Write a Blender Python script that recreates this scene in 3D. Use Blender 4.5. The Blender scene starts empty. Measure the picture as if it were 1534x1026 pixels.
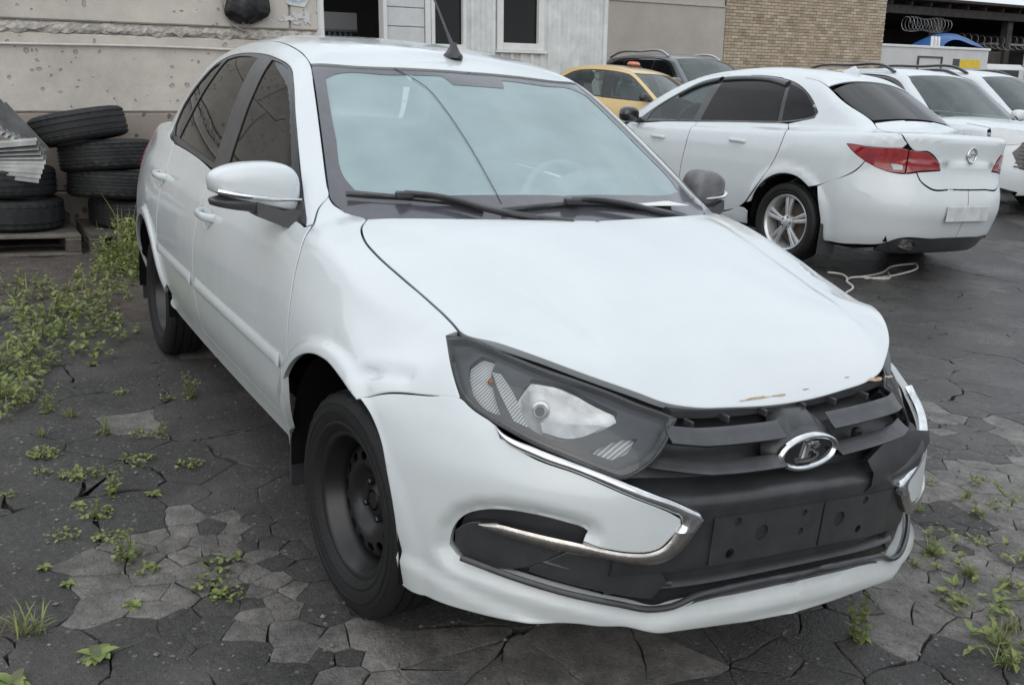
import bpy, math, random
import numpy as np
from mathutils import Vector, Matrix
from mathutils.geometry import delaunay_2d_cdt
random.seed(7); RNG = np.random.default_rng(7)
scene = bpy.context.scene
COL = scene.collection
# ---------- camera ----------
cam_data = bpy.data.cameras.new('camera'); cam = bpy.data.objects.new('camera', cam_data); COL.objects.link(cam)
scene.camera = cam
cam_data.sensor_width = 36.0; cam_data.sensor_fit = 'HORIZONTAL'
cam_data.lens = 36.0*1382.0/1534.0
cam_data.clip_start = .05; cam_data.clip_end = 800
def cam_axes(yaw, pit, roll):
    cy, sy, cp, sp = math.cos(yaw), math.sin(yaw), math.cos(pit), math.sin(pit)
    f = Vector((cy*cp, sy*cp, sp)); r = Vector((sy, -cy, 0)); u = r.cross(f)
    c, s = math.cos(roll), math.sin(roll)
    return c*r + s*u, -s*r + c*u, f
AX = cam_axes(math.radians(148.547), math.radians(-15.140), math.radians(3.772))
m = Matrix.Identity(4)
for i in range(3):
    m[i][0] = AX[0][i]; m[i][1] = AX[1][i]; m[i][2] = -AX[2][i]
m.translation = (2.0127, -1.5628, 1.3089)
cam.matrix_world = m
# the yard slopes a little: buildings stand plumb along UP, cars and ground lie in z = 0
AXG = cam_axes(math.radians(148.547), math.radians(-15.140), math.radians(.6))
# ---------- world: bright overcast sky ----------
world = bpy.data.worlds.new('World'); scene.world = world; world.use_nodes = True
wt = world.node_tree; wt.nodes.clear()
def wn(t, **k):
    n = wt.nodes.new(t)
    for a, b in k.items(): setattr(n, a, b)
    return n
SUN_EL, SUN_AZ = math.radians(32), math.radians(-38)
sky = wn('ShaderNodeTexSky', sky_type='NISHITA', sun_disc=False, sun_elevation=SUN_EL, sun_rotation=math.radians(90) - SUN_AZ, dust_density=4.0, air_density=1.0)
bw = wn('ShaderNodeRGBToBW'); wt.links.new(sky.outputs[0], bw.inputs[0])
cloud = wn('ShaderNodeTexNoise'); cloud.inputs['Scale'].default_value = 2.2; cloud.inputs['Detail'].default_value = 6
tc = wn('ShaderNodeTexCoord'); mp = wn('ShaderNodeMapping'); mp.inputs['Scale'].default_value = (1, 1, 2.2)
wt.links.new(tc.outputs['Generated'], mp.inputs[0]); wt.links.new(mp.outputs[0], cloud.inputs['Vector'])
cr = wn('ShaderNodeValToRGB'); cr.color_ramp.elements[0].position = .34; cr.color_ramp.elements[0].color = (5.1, 5.6, 6.15, 1)
cr.color_ramp.elements[1].position = .68; cr.color_ramp.elements[1].color = (10.2, 10.7, 11.1, 1)
wt.links.new(cloud.outputs[0], cr.inputs[0])
# overcast falls off from the zenith to about a third at the horizon
sx = wn('ShaderNodeSeparateXYZ'); wt.links.new(tc.outputs['Generated'], sx.inputs[0])
gr_ = wn('ShaderNodeMapRange'); gr_.inputs['From Min'].default_value = 0; gr_.inputs['From Max'].default_value = 1; gr_.inputs['To Min'].default_value = .78; gr_.inputs['To Max'].default_value = 1.10
wt.links.new(sx.outputs[2], gr_.inputs[0])
mg = wn('ShaderNodeMix', data_type='RGBA', blend_type='MULTIPLY'); mg.inputs[0].default_value = 1
wt.links.new(cr.outputs[0], mg.inputs[6]); wt.links.new(gr_.outputs[0], mg.inputs[7])
mx = wn('ShaderNodeMix', data_type='RGBA'); mx.inputs[0].default_value = .9
wt.links.new(sky.outputs[0], mx.inputs[6]); wt.links.new(mg.outputs[2], mx.inputs[7])
bg = wn('ShaderNodeBackground'); bg.inputs[1].default_value = .10
wo = wn('ShaderNodeOutputWorld')
wt.links.new(mx.outputs[2], bg.inputs[0]); wt.links.new(bg.outputs[0], wo.inputs[0])
# ---------- sun behind the cloud ----------
sd = bpy.data.lights.new('sun', 'SUN'); sd.energy = .6; sd.angle = math.radians(75); sd.color = (1, .97, .93)
sun = bpy.data.objects.new('sun', sd); COL.objects.link(sun)
sdir = Vector((math.cos(SUN_EL)*math.cos(SUN_AZ), math.cos(SUN_EL)*math.sin(SUN_AZ), math.sin(SUN_EL)))
sun.rotation_euler = sdir.to_track_quat('Z', 'Y').to_euler()
scene.view_settings.view_transform = 'Standard'; scene.view_settings.look = 'None'
scene.view_settings.exposure = 0.60; scene.view_settings.gamma = 1.0; scene.view_settings.use_curve_mapping = False
scene.render.engine = 'CYCLES'
scene.cycles.use_denoising = True
scene.cycles.max_bounces = 10; scene.cycles.transparent_max_bounces = 16
# ---------- materials ----------
def mat(name, col=(.5,.5,.5), rough=.5, metal=0.0, coat=0.0, spec=.5, nscale=0, namt=.25, bump=0, bscale=60, detail=6, col2=None, emit=None):
    """procedural principled material; noise mixes col with col2 and varies roughness, bump adds fine relief"""
    m = bpy.data.materials.new(name); m.use_nodes = True
    nt = m.node_tree; b = nt.nodes['Principled BSDF']
    b.inputs['Base Color'].default_value = (*col, 1); b.inputs['Roughness'].default_value = rough
    b.inputs['Metallic'].default_value = metal; b.inputs['Coat Weight'].default_value = coat
    b.inputs['Coat Roughness'].default_value = .04
    b.inputs['Specular IOR Level'].default_value = spec
    if emit: b.inputs['Emission Color'].default_value = (*emit, 1); b.inputs['Emission Strength'].default_value = 1
    N = lambda t: nt.nodes.new(t); L = nt.links.new
    if nscale or bump: tc = N('ShaderNodeTexCoord')
    if nscale:
        n = N('ShaderNodeTexNoise'); n.inputs['Scale'].default_value = nscale; n.inputs['Detail'].default_value = detail; n.inputs['Roughness'].default_value = .65
        L(tc.outputs['Object'], n.inputs['Vector'])
        r = N('ShaderNodeValToRGB'); r.color_ramp.elements[0].position = .35; r.color_ramp.elements[1].position = .7
        c2 = col2 if col2 else tuple(max(0, c*(1-namt)) for c in col)
        r.color_ramp.elements[0].color = (*c2, 1); r.color_ramp.elements[1].color = (*col, 1)
        L(n.outputs[0], r.inputs[0]); L(r.outputs[0], b.inputs['Base Color'])
        mr = N('ShaderNodeMapRange'); mr.inputs['To Min'].default_value = min(1, rough*1.25); mr.inputs['To Max'].default_value = rough*.85
        L(n.outputs[0], mr.inputs[0]); L(mr.outputs[0], b.inputs['Roughness'])
    if bump:
        n2 = N('ShaderNodeTexNoise'); n2.inputs['Scale'].default_value = bscale; n2.inputs['Detail'].default_value = 5
        L(tc.outputs['Object'], n2.inputs['Vector'])
        bp = N('ShaderNodeBump'); bp.inputs['Strength'].default_value = bump; bp.inputs['Distance'].default_value = .01
        L(n2.outputs[0], bp.inputs['Height']); L(bp.outputs[0], b.inputs['Normal'])
    return m
def glass_mat(name, tint=(.75,.85,.83), haze=(.5,.6,.6), hz=.25, rough=.01, ior=1.5, flat=1.0):
    """window glass: see-through tint, a diffuse haze colour mixed in, and sky reflections"""
    m = bpy.data.materials.new(name); m.use_nodes = True; nt = m.node_tree; nt.nodes.clear()
    N = lambda t: nt.nodes.new(t); L = nt.links.new
    tr = N('ShaderNodeBsdfTransparent'); tr.inputs[0].default_value = (*tint, 1)
    df = N('ShaderNodeBsdfDiffuse'); df.inputs[0].default_value = (*haze, 1)
    gl = N('ShaderNodeBsdfGlossy'); gl.inputs['Roughness'].default_value = rough
    fr = N('ShaderNodeFresnel'); fr.inputs[0].default_value = ior
    a = N('ShaderNodeMixShader'); b = N('ShaderNodeMixShader'); o = N('ShaderNodeOutputMaterial')
    tc = N('ShaderNodeTexCoord'); n = N('ShaderNodeTexNoise'); n.inputs['Scale'].default_value = 6; n.inputs['Detail'].default_value = 8
    L(tc.outputs['Object'], n.inputs['Vector'])
    mr = N('ShaderNodeMapRange'); mr.inputs['From Min'].default_value = .3; mr.inputs['From Max'].default_value = .7
    mr.inputs['To Min'].default_value = hz*(1-.25*flat); mr.inputs['To Max'].default_value = hz*(1+.2*flat)
    L(n.outputs[0], mr.inputs[0]); L(mr.outputs[0], a.inputs[0])
    L(tr.outputs[0], a.inputs[1]); L(df.outputs[0], a.inputs[2])
    L(fr.outputs[0], b.inputs[0]); L(a.outputs[0], b.inputs[1]); L(gl.outputs[0], b.inputs[2]); L(b.outputs[0], o.inputs[0])
    return m
# ---------- objects ----------
def empty(name, loc=(0,0,0), rz=0, label=None, cat=None, group=None):
    o = bpy.data.objects.new(name, None); COL.objects.link(o); o.location = loc; o.rotation_euler = (0,0,rz)
    o.empty_display_size = .2
    tag(o, label, cat, group)
    return o
def tag(o, label=None, cat=None, group=None, kind=None):
    if label: o['label'] = label
    if cat: o['category'] = cat
    if group: o['group'] = group
    if kind: o['kind'] = kind
    return o
def mesh(name, V, Fc, material=None, parent=None, smooth=False, normals=None, mats=None, midx=None):
    me = bpy.data.meshes.new(name)
    me.from_pydata([tuple(map(float, v)) for v in V], [], [tuple(map(int, f)) for f in Fc])
    if material is not None: me.materials.append(material)
    if mats:
        for q in mats: me.materials.append(q)
        if midx is not None: me.polygons.foreach_set('material_index', np.array(midx, dtype=np.int32))
    if smooth: me.polygons.foreach_set('use_smooth', np.ones(len(me.polygons), dtype=bool))
    me.update()
    if normals is not None:
        li = np.zeros(len(me.loops), dtype=np.int32); me.loops.foreach_get('vertex_index', li)
        me.normals_split_custom_set([tuple(map(float, normals[i])) for i in li])
    o = bpy.data.objects.new(name, me); COL.objects.link(o)
    if parent is not None: o.parent = parent
    return o
def auto_smooth(o, deg=35):
    """smooth shading that keeps edges sharper than deg"""
    me = o.data
    import bmesh
    bm = bmesh.new(); bm.from_mesh(me)
    lim = math.radians(deg)
    for f in bm.faces: f.smooth = True
    for e in bm.edges:
        e.smooth = not (len(e.link_faces) == 2 and e.calc_face_angle(0) > lim)
    bm.to_mesh(me); bm.free()
    return o
class MB:
    """collects shapes, builds one mesh object"""
    def __init__(s): s.V = []; s.F = []; s.M = []
    def add(s, V, Fc, mi=0):
        n = len(s.V); s.V += [tuple(map(float, v)) for v in V]; s.F += [tuple(int(i)+n for i in f) for f in Fc]; s.M += [mi]*len(Fc); return s
    def box(s, c, d, rot=None, mi=0, bev=0):
        x, y, z = [q/2 for q in d]; b = min(bev, x*.9, y*.9, z*.9)
        if b <= 0:
            V = [(sx*x, sy*y, sz*z) for sz in (-1,1) for sy in (-1,1) for sx in (-1,1)]
            Fc = [(0,2,3,1),(4,5,7,6),(0,1,5,4),(2,6,7,3),(0,4,6,2),(1,3,7,5)]
        else:
            V = []; idx = {}
            for sx in (-1,1):
                for sy in (-1,1):
                    for sz in (-1,1):
                        for ax, p in enumerate(((sx*x, sy*(y-b), sz*(z-b)), (sx*(x-b), sy*y, sz*(z-b)), (sx*(x-b), sy*(y-b), sz*z))):
                            idx[sx,sy,sz,ax] = len(V); V.append(p)
            I = lambda *k: idx[k]
            Fc = []
            for q in (-1,1):
                Fc.append([I(q,a,c2,0) for a, c2 in ((-1,-1),(1,-1),(1,1),(-1,1))][::q])
                Fc.append([I(a,q,c2,1) for a, c2 in ((-1,-1),(-1,1),(1,1),(1,-1))][::q])
                Fc.append([I(a,c2,q,2) for a, c2 in ((-1,-1),(1,-1),(1,1),(-1,1))][::q])
            for a in (-1,1):
                for c2 in (-1,1):
                    k = a*c2
                    Fc.append([I(-1,a,c2,1),I(1,a,c2,1),I(1,a,c2,2),I(-1,a,c2,2)][::k])
                    Fc.append([I(a,-1,c2,2),I(a,1,c2,2),I(a,1,c2,0),I(a,-1,c2,0)][::k])
                    Fc.append([I(a,c2,-1,0),I(a,c2,1,0),I(a,c2,1,1),I(a,c2,-1,1)][::k])
            for sx in (-1,1):
                for sy in (-1,1):
                    for sz in (-1,1):
                        f = [I(sx,sy,sz,0),I(sx,sy,sz,1),I(sx,sy,sz,2)]
                        Fc.append(f if sx*sy*sz > 0 else f[::-1])
        V = np.array(V)
        if rot is not None: V = V @ np.array(rot).T
        return s.add(V + np.array(c), Fc, mi)
    def tube(s, P, r, n=8, cap=True, mi=0):
        P = [Vector(p) for p in P]; R = r if hasattr(r, '__len__') else [r]*len(P)
        up = Vector((0,0,1)); V = []; pa = None
        for i, p in enumerate(P):
            t = (P[min(i+1,len(P)-1)] - P[max(i-1,0)]).normalized()
            if pa is None: a = t.orthogonal().normalized()
            else: a = (pa - t*pa.dot(t)); a = a.normalized() if a.length > 1e-6 else t.orthogonal().normalized()
            pa = a; b = t.cross(a)
            V += [p + (a*math.cos(2*math.pi*k/n) + b*math.sin(2*math.pi*k/n))*R[i] for k in range(n)]
        Fc = [(i*n+k, i*n+(k+1)%n, (i+1)*n+(k+1)%n, (i+1)*n+k) for i in range(len(P)-1) for k in range(n)]
        if cap: Fc += [tuple(range(n))[::-1], tuple((len(P)-1)*n + k for k in range(n))]
        return s.add(V, Fc, mi)
    def sweep(s, prof, frames, closed=True, cap=True, mi=0):
        """prof: list of (a,b); frames: list of (origin, A, B)"""
        n = len(prof); V = []
        for o, A, B in frames:
            o, A, B = np.array(o, float), np.array(A, float), np.array(B, float)
            V += [o + A*a + B*b for a, b in prof]
        m_ = n if closed else n-1
        Fc = [(i*n+k, i*n+(k+1)%n, (i+1)*n+(k+1)%n, (i+1)*n+k) for i in range(len(frames)-1) for k in range(m_)]
        if cap and closed: Fc += [tuple(range(n))[::-1], tuple((len(frames)-1)*n + k for k in range(n))]
        return s.add(V, Fc, mi)
    def lathe(s, prof, n=48, mi=0, M=None, closed=False):
        """prof (r, h) about local z"""
        V = []; k = len(prof)
        for i in range(n):
            a = 2*math.pi*i/n; V += [(r*math.cos(a), r*math.sin(a), h) for r, h in prof]
        Fc = [(i*k+j, ((i+1)%n)*k+j, ((i+1)%n)*k+(j+1)%k, i*k+(j+1)%k) for i in range(n) for j in range(k if closed else k-1)]
        V = np.array(V)
        if M is not None: V = V @ np.array(M.to_3x3()).T + np.array(M.translation)
        return s.add(V, Fc, mi)
    def build(s, name, material=None, parent=None, smooth=None, mats=None):
        o = mesh(name, s.V, s.F, material, parent, mats=mats, midx=s.M if mats else None)
        if smooth: auto_smooth(o, smooth)
        return o
def smooth_line(P, step=.012, corner=38, closed=True):
    """Catmull-Rom through P, keeping corners sharper than corner degrees"""
    P = np.array(P, float); n = len(P); out = []
    def turn(i):
        if not closed and (i == 0 or i == n-1): return 180
        a = P[i] - P[i-1]; b = P[(i+1) % n] - P[i]
        c = np.dot(a, b)/(np.linalg.norm(a)*np.linalg.norm(b) + 1e-12)
        return math.degrees(math.acos(max(-1, min(1, c))))
    T = [turn(i) > corner for i in range(n)]
    for i in range(n if closed else n-1):
        p1, p2 = P[i], P[(i+1) % n]
        p0 = P[i-1] if (not T[i]) else p1 - (p2 - p1)
        p3 = P[(i+2) % n] if (not T[(i+1) % n]) else p2 + (p2 - p1)
        L = np.linalg.norm(p2 - p1); k = max(1, int(round(L/step)))
        # centripetal tangents
        d1 = np.linalg.norm(p1-p0)+1e-9; d2 = L+1e-9; d3 = np.linalg.norm(p3-p2)+1e-9
        m1 = ((p1-p0)/d1*d2 + (p2-p1)/d2*d1)/(d1+d2)*d2; m2 = ((p2-p1)/d2*d3 + (p3-p2)/d3*d2)/(d2+d3)*d2
        for j in range(k):
            t = j/k
            out.append(p1*(2*t**3-3*t*t+1) + m1*(t**3-2*t*t+t) + p2*(-2*t**3+3*t*t) + m2*(t**3-t*t))
    if not closed: out.append(P[-1])
    return np.array(out)
def inside(Q, poly):
    x, y = Q[:,0], Q[:,1]; c = np.zeros(len(Q), bool)
    for (x1,y1),(x2,y2) in zip(poly, np.roll(poly, -1, 0)):
        if y1 == y2: continue
        h = ((y1 > y) != (y2 > y)) & (x < (x2-x1)*(y-y1)/(y2-y1) + x1); c ^= h
    return c
def seg_dist(Q, poly):
    d = np.full(len(Q), 1e9); n = len(poly)
    for a, b in zip(poly, np.roll(poly, -1, 0)):
        ab = b - a; t = np.clip(((Q-a)@ab)/(ab@ab + 1e-15), 0, 1)
        d = np.minimum(d, np.hypot(*(Q - a - t[:,None]*ab).T))
    return d
def area2(p): x, y = p[:,0], p[:,1]; return .5*np.sum(x*np.roll(y,-1) - y*np.roll(x,-1))
def inset2(p, d):
    """move a counter-clockwise outline inwards by d"""
    a = np.roll(p, 1, 0); b = np.roll(p, -1, 0)
    t1 = p - a; t2 = b - p
    t1 /= np.linalg.norm(t1, axis=1)[:,None]+1e-12; t2 /= np.linalg.norm(t2, axis=1)[:,None]+1e-12
    n1 = np.stack([-t1[:,1], t1[:,0]], 1); n2 = np.stack([-t2[:,1], t2[:,0]], 1)
    n = n1 + n2; L = np.linalg.norm(n, axis=1)[:,None]; n = n/np.maximum(L, 1e-6)
    k = 1/np.maximum((n*n1).sum(1), .5)
    return p + n*(d*k)[:,None]
def plane_mesh(loops, res, ring=0.0):
    """triangulate loops[0] minus loops[1:]; returns 2D points, tris, boundary index loops"""
    P = []; E = []; bl = []
    for lp in loops:
        n0 = len(P); n = len(lp); P += list(lp); E += [(n0+i, n0+(i+1) % n) for i in range(n)]; bl.append(list(range(n0, n0+n)))
    if ring:
        for k, lp in enumerate(loops): P += list(inset2(lp, ring if k == 0 else ring))
    o = loops[0]; mn = o.min(0); mxx = o.max(0)
    nx = int((mxx[0]-mn[0])/res)+2; ny = int((mxx[1]-mn[1])/(res*.866))+2
    G = np.array([(mn[0] + (i + .5*(j % 2))*res, mn[1] + j*res*.866) for j in range(ny) for i in range(nx)])
    G = G[inside(G, o)]
    for h in loops[1:]:
        if len(G): G = G[~inside(G, h)]
    for h in loops:
        if len(G): G = G[seg_dist(G, h) > max(.55*res, 1.6*ring)]
    P = np.array(P + list(G)) if len(G) else np.array(P)
    v, e, f, ov, oe, of = delaunay_2d_cdt([Vector(map(float, q)) for q in P], E, [], 0, 1e-7)
    v = np.array([tuple(q) for q in v]); f = np.array(f)
    cen = v[f].mean(1); ok = inside(cen, o)
    for h in loops[1:]: ok &= ~inside(cen, h)
    f = f[ok]
    # map original boundary indices to output ones
    mp = {}
    for i, src in enumerate(ov):
        for q in src: mp[q] = i
    bl = [[mp[i] for i in b if i in mp] for b in bl]
    return v, f, bl
def panel(name, F, outline, d, material, parent, res=.03, gap=.004, depth=.014, offset=0.0, holes=(), step=.012, corner=38, reach=.25, hip=True, mirror=False, smooth_out=True, warp=None, build=True, post=None, nohip=None):
    """cut a sheet out of surface F: outline (3D points) projected along d; edges get a folded flange"""
    d = np.array(d, float); d /= np.linalg.norm(d)
    u = np.cross((0,0,1) if abs(d[2]) < .9 else (1,0,0), d); u /= np.linalg.norm(u); w = np.cross(d, u)
    B = np.stack([u, w], 1)
    loops = []
    lo, hi = 1e9, -1e9
    for k, ol in enumerate([outline] + list(holes)):
        ol = np.array(ol, float)
        if smooth_out:
            ol = smooth_line(ol, step, corner)
            for _ in range(3):
                st = F(ol); st = np.clip(st, -.04, .04); ol = ol - grad(F, ol)*(st*(np.abs(st) < .0399))[:,None]
        t = ol @ d; lo = min(lo, t.min()); hi = max(hi, t.max())
        q = ol @ B
        if area2(q) < 0: q = q[::-1]
        if k: q = q[::-1]
        if gap: q = inset2(q, gap/2)
        loops.append(q)
    v, f, bl = plane_mesh(loops, res, .004 if hip else 0)
    n0 = hi + reach
    P0 = v @ B.T + d*n0
    X = march(F, P0, -d, hi - lo + 2*reach, n=70)
    bad = np.isnan(X[:,0])
    if bad.any():   # a ray that misses takes the depth of its nearest neighbour
        good = np.where(~bad)[0]
        for i in np.where(bad)[0]:
            j = good[np.argmin(((v[good] - v[i])**2).sum(1))]
            X[i] = v[i] @ B.T + d*(X[j] @ d)
    N = grad(F, X)
    if warp is not None:
        X = warp(X, N); fa, fb, fc = X[f[:,0]], X[f[:,1]], X[f[:,2]]
        fn = np.cross(fb - fa, fc - fa); fn[(fn*N[f[:,0]]).sum(1) < 0] *= -1
        N2 = np.zeros_like(X)
        for k in range(3): np.add.at(N2, f[:,k], fn)
        N = N2/(np.linalg.norm(N2, axis=1)[:,None] + 1e-15)
    if nohip is not None:
        c0 = np.abs(X[:,1]) < .004; N[c0,1] = 0; N[c0] /= np.linalg.norm(N[c0], axis=1)[:,None] + 1e-12
    if offset: X = X + N*offset
    # orient
    if len(f):
        t = f[0]
        c = np.cross(X[f[:,1]]-X[f[:,0]], X[f[:,2]]-X[f[:,0]])
        flip = (c*N[f[:,0]]).sum(1) < 0
        f[flip] = f[flip][:, ::-1]
    V = [tuple(p) for p in X]; Nn = [tuple(p) for p in N]; Fc = [tuple(t) for t in f]
    for b in bl:
        b = np.array(b); pn = X[b]; t = np.roll(pn, -1, 0) - np.roll(pn, 1, 0); t /= np.linalg.norm(t, axis=1)[:,None]+1e-12
        out = np.cross(t, N[b])
        if hip:
            for i, k in enumerate(b):
                if nohip is not None and nohip(X[k]): continue
                q = N[k] + .55*out[i]; Nn[k] = tuple(q/np.linalg.norm(q))
                V[k] = tuple(X[k] - N[k]*.0012)
        if depth:
            n1 = len(V); m_ = len(b)
            for i, k in enumerate(b):
                V.append(V[k]); Nn.append((0,0,0))
            for i, k in enumerate(b):
                V.append(tuple(X[k] - N[k]*depth - out[i]*.002)); Nn.append((0,0,0))
            Fc += [(n1+i, n1+m_+i, n1+m_+(i+1) % m_, n1+(i+1) % m_) for i in range(m_)]
    V = np.array(V); Nn = np.array(Nn)
    if mirror: V = V*np.array([1,-1,1]); Nn = Nn*np.array([1,-1,1]); Fc = [q[::-1] for q in Fc]
    if post is not None: V = post(V)
    if not build: return V, Fc, Nn
    return mesh(name, V, Fc, material, parent, smooth=True, normals=Nn)
def both(name, F, outline, d, material, parent, **k):
    a = panel(name, F, outline, d, material, parent, **k)
    b = panel(name, F, outline, d, material, parent, mirror=True, **k)
    return a, b
def pdist(X, line, closed=False):
    """distance of every point to a 3D polyline"""
    L = np.array(line, float); d = np.full(len(X), 1e9); n = len(L)
    for i in range(n if closed else n-1):
        a, b = L[i], L[(i+1) % n]; ab = b - a; t = np.clip(((X-a)@ab)/(ab@ab + 1e-15), 0, 1)
        d = np.minimum(d, np.linalg.norm(X - a - t[:,None]*ab, axis=1))
    return d
def ribbon(name, F, A, B, material, parent, h=.006, off=.003, n=60, k=7, post=None, mirror=False, flat=0.0):
    """a domed trim strip between two edge lines lying on F"""
    def rs(L):
        L = np.array(L, float); s = np.r_[0, np.cumsum(np.linalg.norm(np.diff(L, axis=0), axis=1))]; t = np.linspace(0, s[-1], n)
        return np.stack([np.interp(t, s, L[:,i]) for i in range(3)], 1)
    A, B = rs(smooth_line(A, .006, 60, False)), rs(smooth_line(B, .006, 60, False)); V = np.zeros((n, k+2, 3))
    T = np.linspace(0, 1, k)
    for j, t in enumerate(T):
        P = A + (B - A)*t; Nn = grad(F, P); P = P - Nn*F(P)[:,None]
        V[:,j+1] = P + Nn*(off + h*(1 - abs(2*t-1)**2.2)**.6)
    for j, P in ((0, A), (k+1, B)):
        Nn = grad(F, P); V[:,j] = P - Nn*(F(P)[:,None] + .010)
    V = V.reshape(-1, 3); K = k+2
    Fc = [(i*K+j, (i+1)*K+j, (i+1)*K+j+1, i*K+j+1) for i in range(n-1) for j in range(K-1)] + [tuple(range(K)), tuple((n-1)*K + j for j in range(K))[::-1]]
    p, q, r = V[Fc[0][0]], V[Fc[0][1]], V[Fc[0][3]]
    c = Fc[(K-1)*(n//2) + K//2]; nv = np.cross(V[c[1]]-V[c[0]], V[c[3]]-V[c[0]])
    if (nv*grad(F, V[c[0]][None])[0]).sum() < 0: Fc = [f[::-1] for f in Fc]
    if mirror: V = V*np.array([1,-1,1]); Fc = [f[::-1] for f in Fc]
    if post is not None: V = post(V)
    return auto_smooth(mesh(name, V, Fc, material, parent), 55)
def sym(P):
    """right-hand half outline (y<0) plus its mirror image"""
    P = np.array(P, float); return np.concatenate([P, (P*np.array([1,-1,1]))[::-1]])
# ---------- small maths kit ----------
def spline(xs, ys):
    """natural-ish monotone cubic through knots, vectorised"""
    xs = np.array(xs, float); ys = np.array(ys, float)
    if xs[0] > xs[-1]: xs, ys = xs[::-1], ys[::-1]
    h = np.diff(xs); d = np.diff(ys) / h
    m = np.zeros(len(xs)); m[1:-1] = (d[:-1]*h[1:] + d[1:]*h[:-1]) / (h[:-1] + h[1:])
    m[0] = d[0]; m[-1] = d[-1]
    def f(x):
        x = np.asarray(x, float)
        i = np.clip(np.searchsorted(xs, x) - 1, 0, len(xs) - 2)
        t = np.clip((x - xs[i]) / h[i], -3, 4); tc = np.clip(t, 0, 1)
        a = ys[i]*(2*tc**3-3*tc**2+1) + m[i]*h[i]*(tc**3-2*tc**2+tc) + ys[i+1]*(-2*tc**3+3*tc**2) + m[i+1]*h[i]*(tc**3-tc**2)
        return a + np.where(t < 0, t*h[i]*m[i], 0) + np.where(t > 1, (t-1)*h[i]*m[i+1], 0)
    return staticmethod(f)
def smax(a, b, k):
    h = np.maximum(k - np.abs(a - b), 0) / k
    return np.maximum(a, b) + h*h*h*k/6
def smin(a, b, k): return -smax(-a, -b, k)
def sstep(a, b, x):
    t = np.clip((x - a) / (b - a), 0, 1); return t*t*(3 - 2*t)
# ---------- white sedan body as one implicit surface (x forward from the front axle, y left, z up) ----------
class SedanBody:
    half = spline([.9,.4,0,-.4,-1.2,-2.0,-2.476,-2.9,-3.2,-3.5],[.83,.838,.842,.845,.848,.842,.835,.80,.75,.69])
    inset = spline([.1,.15,.25,.32,.45,.58,.70,.80,.88,.94,1.0,1.1],[-.125,-.10,-.07,-.052,-.012,0,-.004,-.022,-.047,-.078,-.105,-.16])
    fade = spline([-.6,-.4,-.12,.017,.118,.21,.265,.5,.8],[0,0,.15,.28,.52,.85,1,1.2,1.3])
    lean = spline([.5,.58,.65,.72,.78,.80,.85,.9,1.0],[0,0,-.012,-.06,-.13,-.155,-.22,-.28,-.40])
    top = spline([.75,.70,.673,.63,.575,.49,.4,.284,.15,0,-.12,-.3,-.45,-1.0,-1.435,-2.33,-2.75,-3.0,-3.3,-3.5],
                 [.60,.655,.684,.72,.757,.80,.832,.868,.903,.94,.967,.995,.985,1.005,1.025,1.06,1.085,1.08,1.062,1.03])
    crown = spline([.75,.65,.575,.5,.4,.3,.2,0,-.3,-.5,-2.5,-3.5],[-.02,-.01,0,.02,.042,.068,.066,.055,.04,.03,.03,.04])
    nose = spline([.1,.15,.22,.28,.35,.5,.56,.6,.66,.72,.8,.9],[-.09,-.06,-.025,-.01,0,0,-.008,-.025,-.06,-.12,-.23,-.4])
    belt = spline([0,-.2,-.45,-1,-1.5,-2.0,-2.4,-2.8,-3.1],[.63,.70,.748,.762,.763,.752,.73,.69,.64])
    tumble = spline([.85,.9,.95,1.1,1.25,1.36,1.42,1.5],[.03,.02,0,-.06,-.128,-.195,-.245,-.33])
    roof = spline([-.6,-.7,-.95,-1.2,-1.5,-1.8,-2.1,-2.35,-2.6,-2.8],[1.29,1.325,1.39,1.44,1.475,1.488,1.475,1.44,1.38,1.31])
    def arch(s, x, z):
        r1 = np.hypot(x, z - .285); r2 = np.hypot(x + 2.476, z - .285)
        return .017*(1 - sstep(.408, .428, r1)) + .014*(1 - sstep(.40, .425, r2))
    def side(s, x, z):
        return s.half(x) + s.inset(z) + s.fade(x)*s.lean(z) + s.arch(x, z)
    def low(s, x, y, z):
        Y = np.abs(y)
        fs = (Y - s.side(x, z))/1.08
        q = (Y/.64)**2
        zt = s.top(x) - s.crown(x)*(.45*np.minimum(q, 2.2) + .55*np.minimum(q*q, 3)) - .12*np.maximum(Y - .66, 0)
        ft = (z - zt)/1.04
        ff = (x - (.765 + s.nose(z) - .95*Y**4))/np.sqrt(1 + (3.8*Y**3)**2)
        fr = (-x - (3.50 - .55*Y**4 + .1*np.abs(z - .55)))
        a = smax(fs, ft, .014 + .03*sstep(0, -.6, x))
        a = smax(a, ff, .05)
        a = smax(a, fr, .12)
        return smax(a, (.17 - z), .03)
    def green(s, x, y, z):
        Y = np.abs(y)
        fs = (Y - s.belt(x) - s.tumble(z))/1.1
        fr = (z - s.roof(x) + .034*(Y/.5)**2)
        xw = -(.18 + 1.886*(z - .965)) - (.55 - .37*(z - .953))*Y*Y
        fw = (x - xw)/2.15
        xr = -(2.98 - 1.35*(z - 1.05)) + .3*Y*Y
        fb = (xr - x)/1.68
        a = smax(fs, fr, .11)
        a = smax(a, fw, .055)
        return np.maximum(smax(a, fb, .10), .86 - z)
    def low_F(s, P): return s.low(P[..., 0], P[..., 1], P[..., 2])
    def green_F(s, P): return s.green(P[..., 0], P[..., 1], P[..., 2])
    def F(s, P):
        x, y, z = P[..., 0], P[..., 1], P[..., 2]
        return smin(s.low(x, y, z), s.green(x, y, z), .025)
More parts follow.
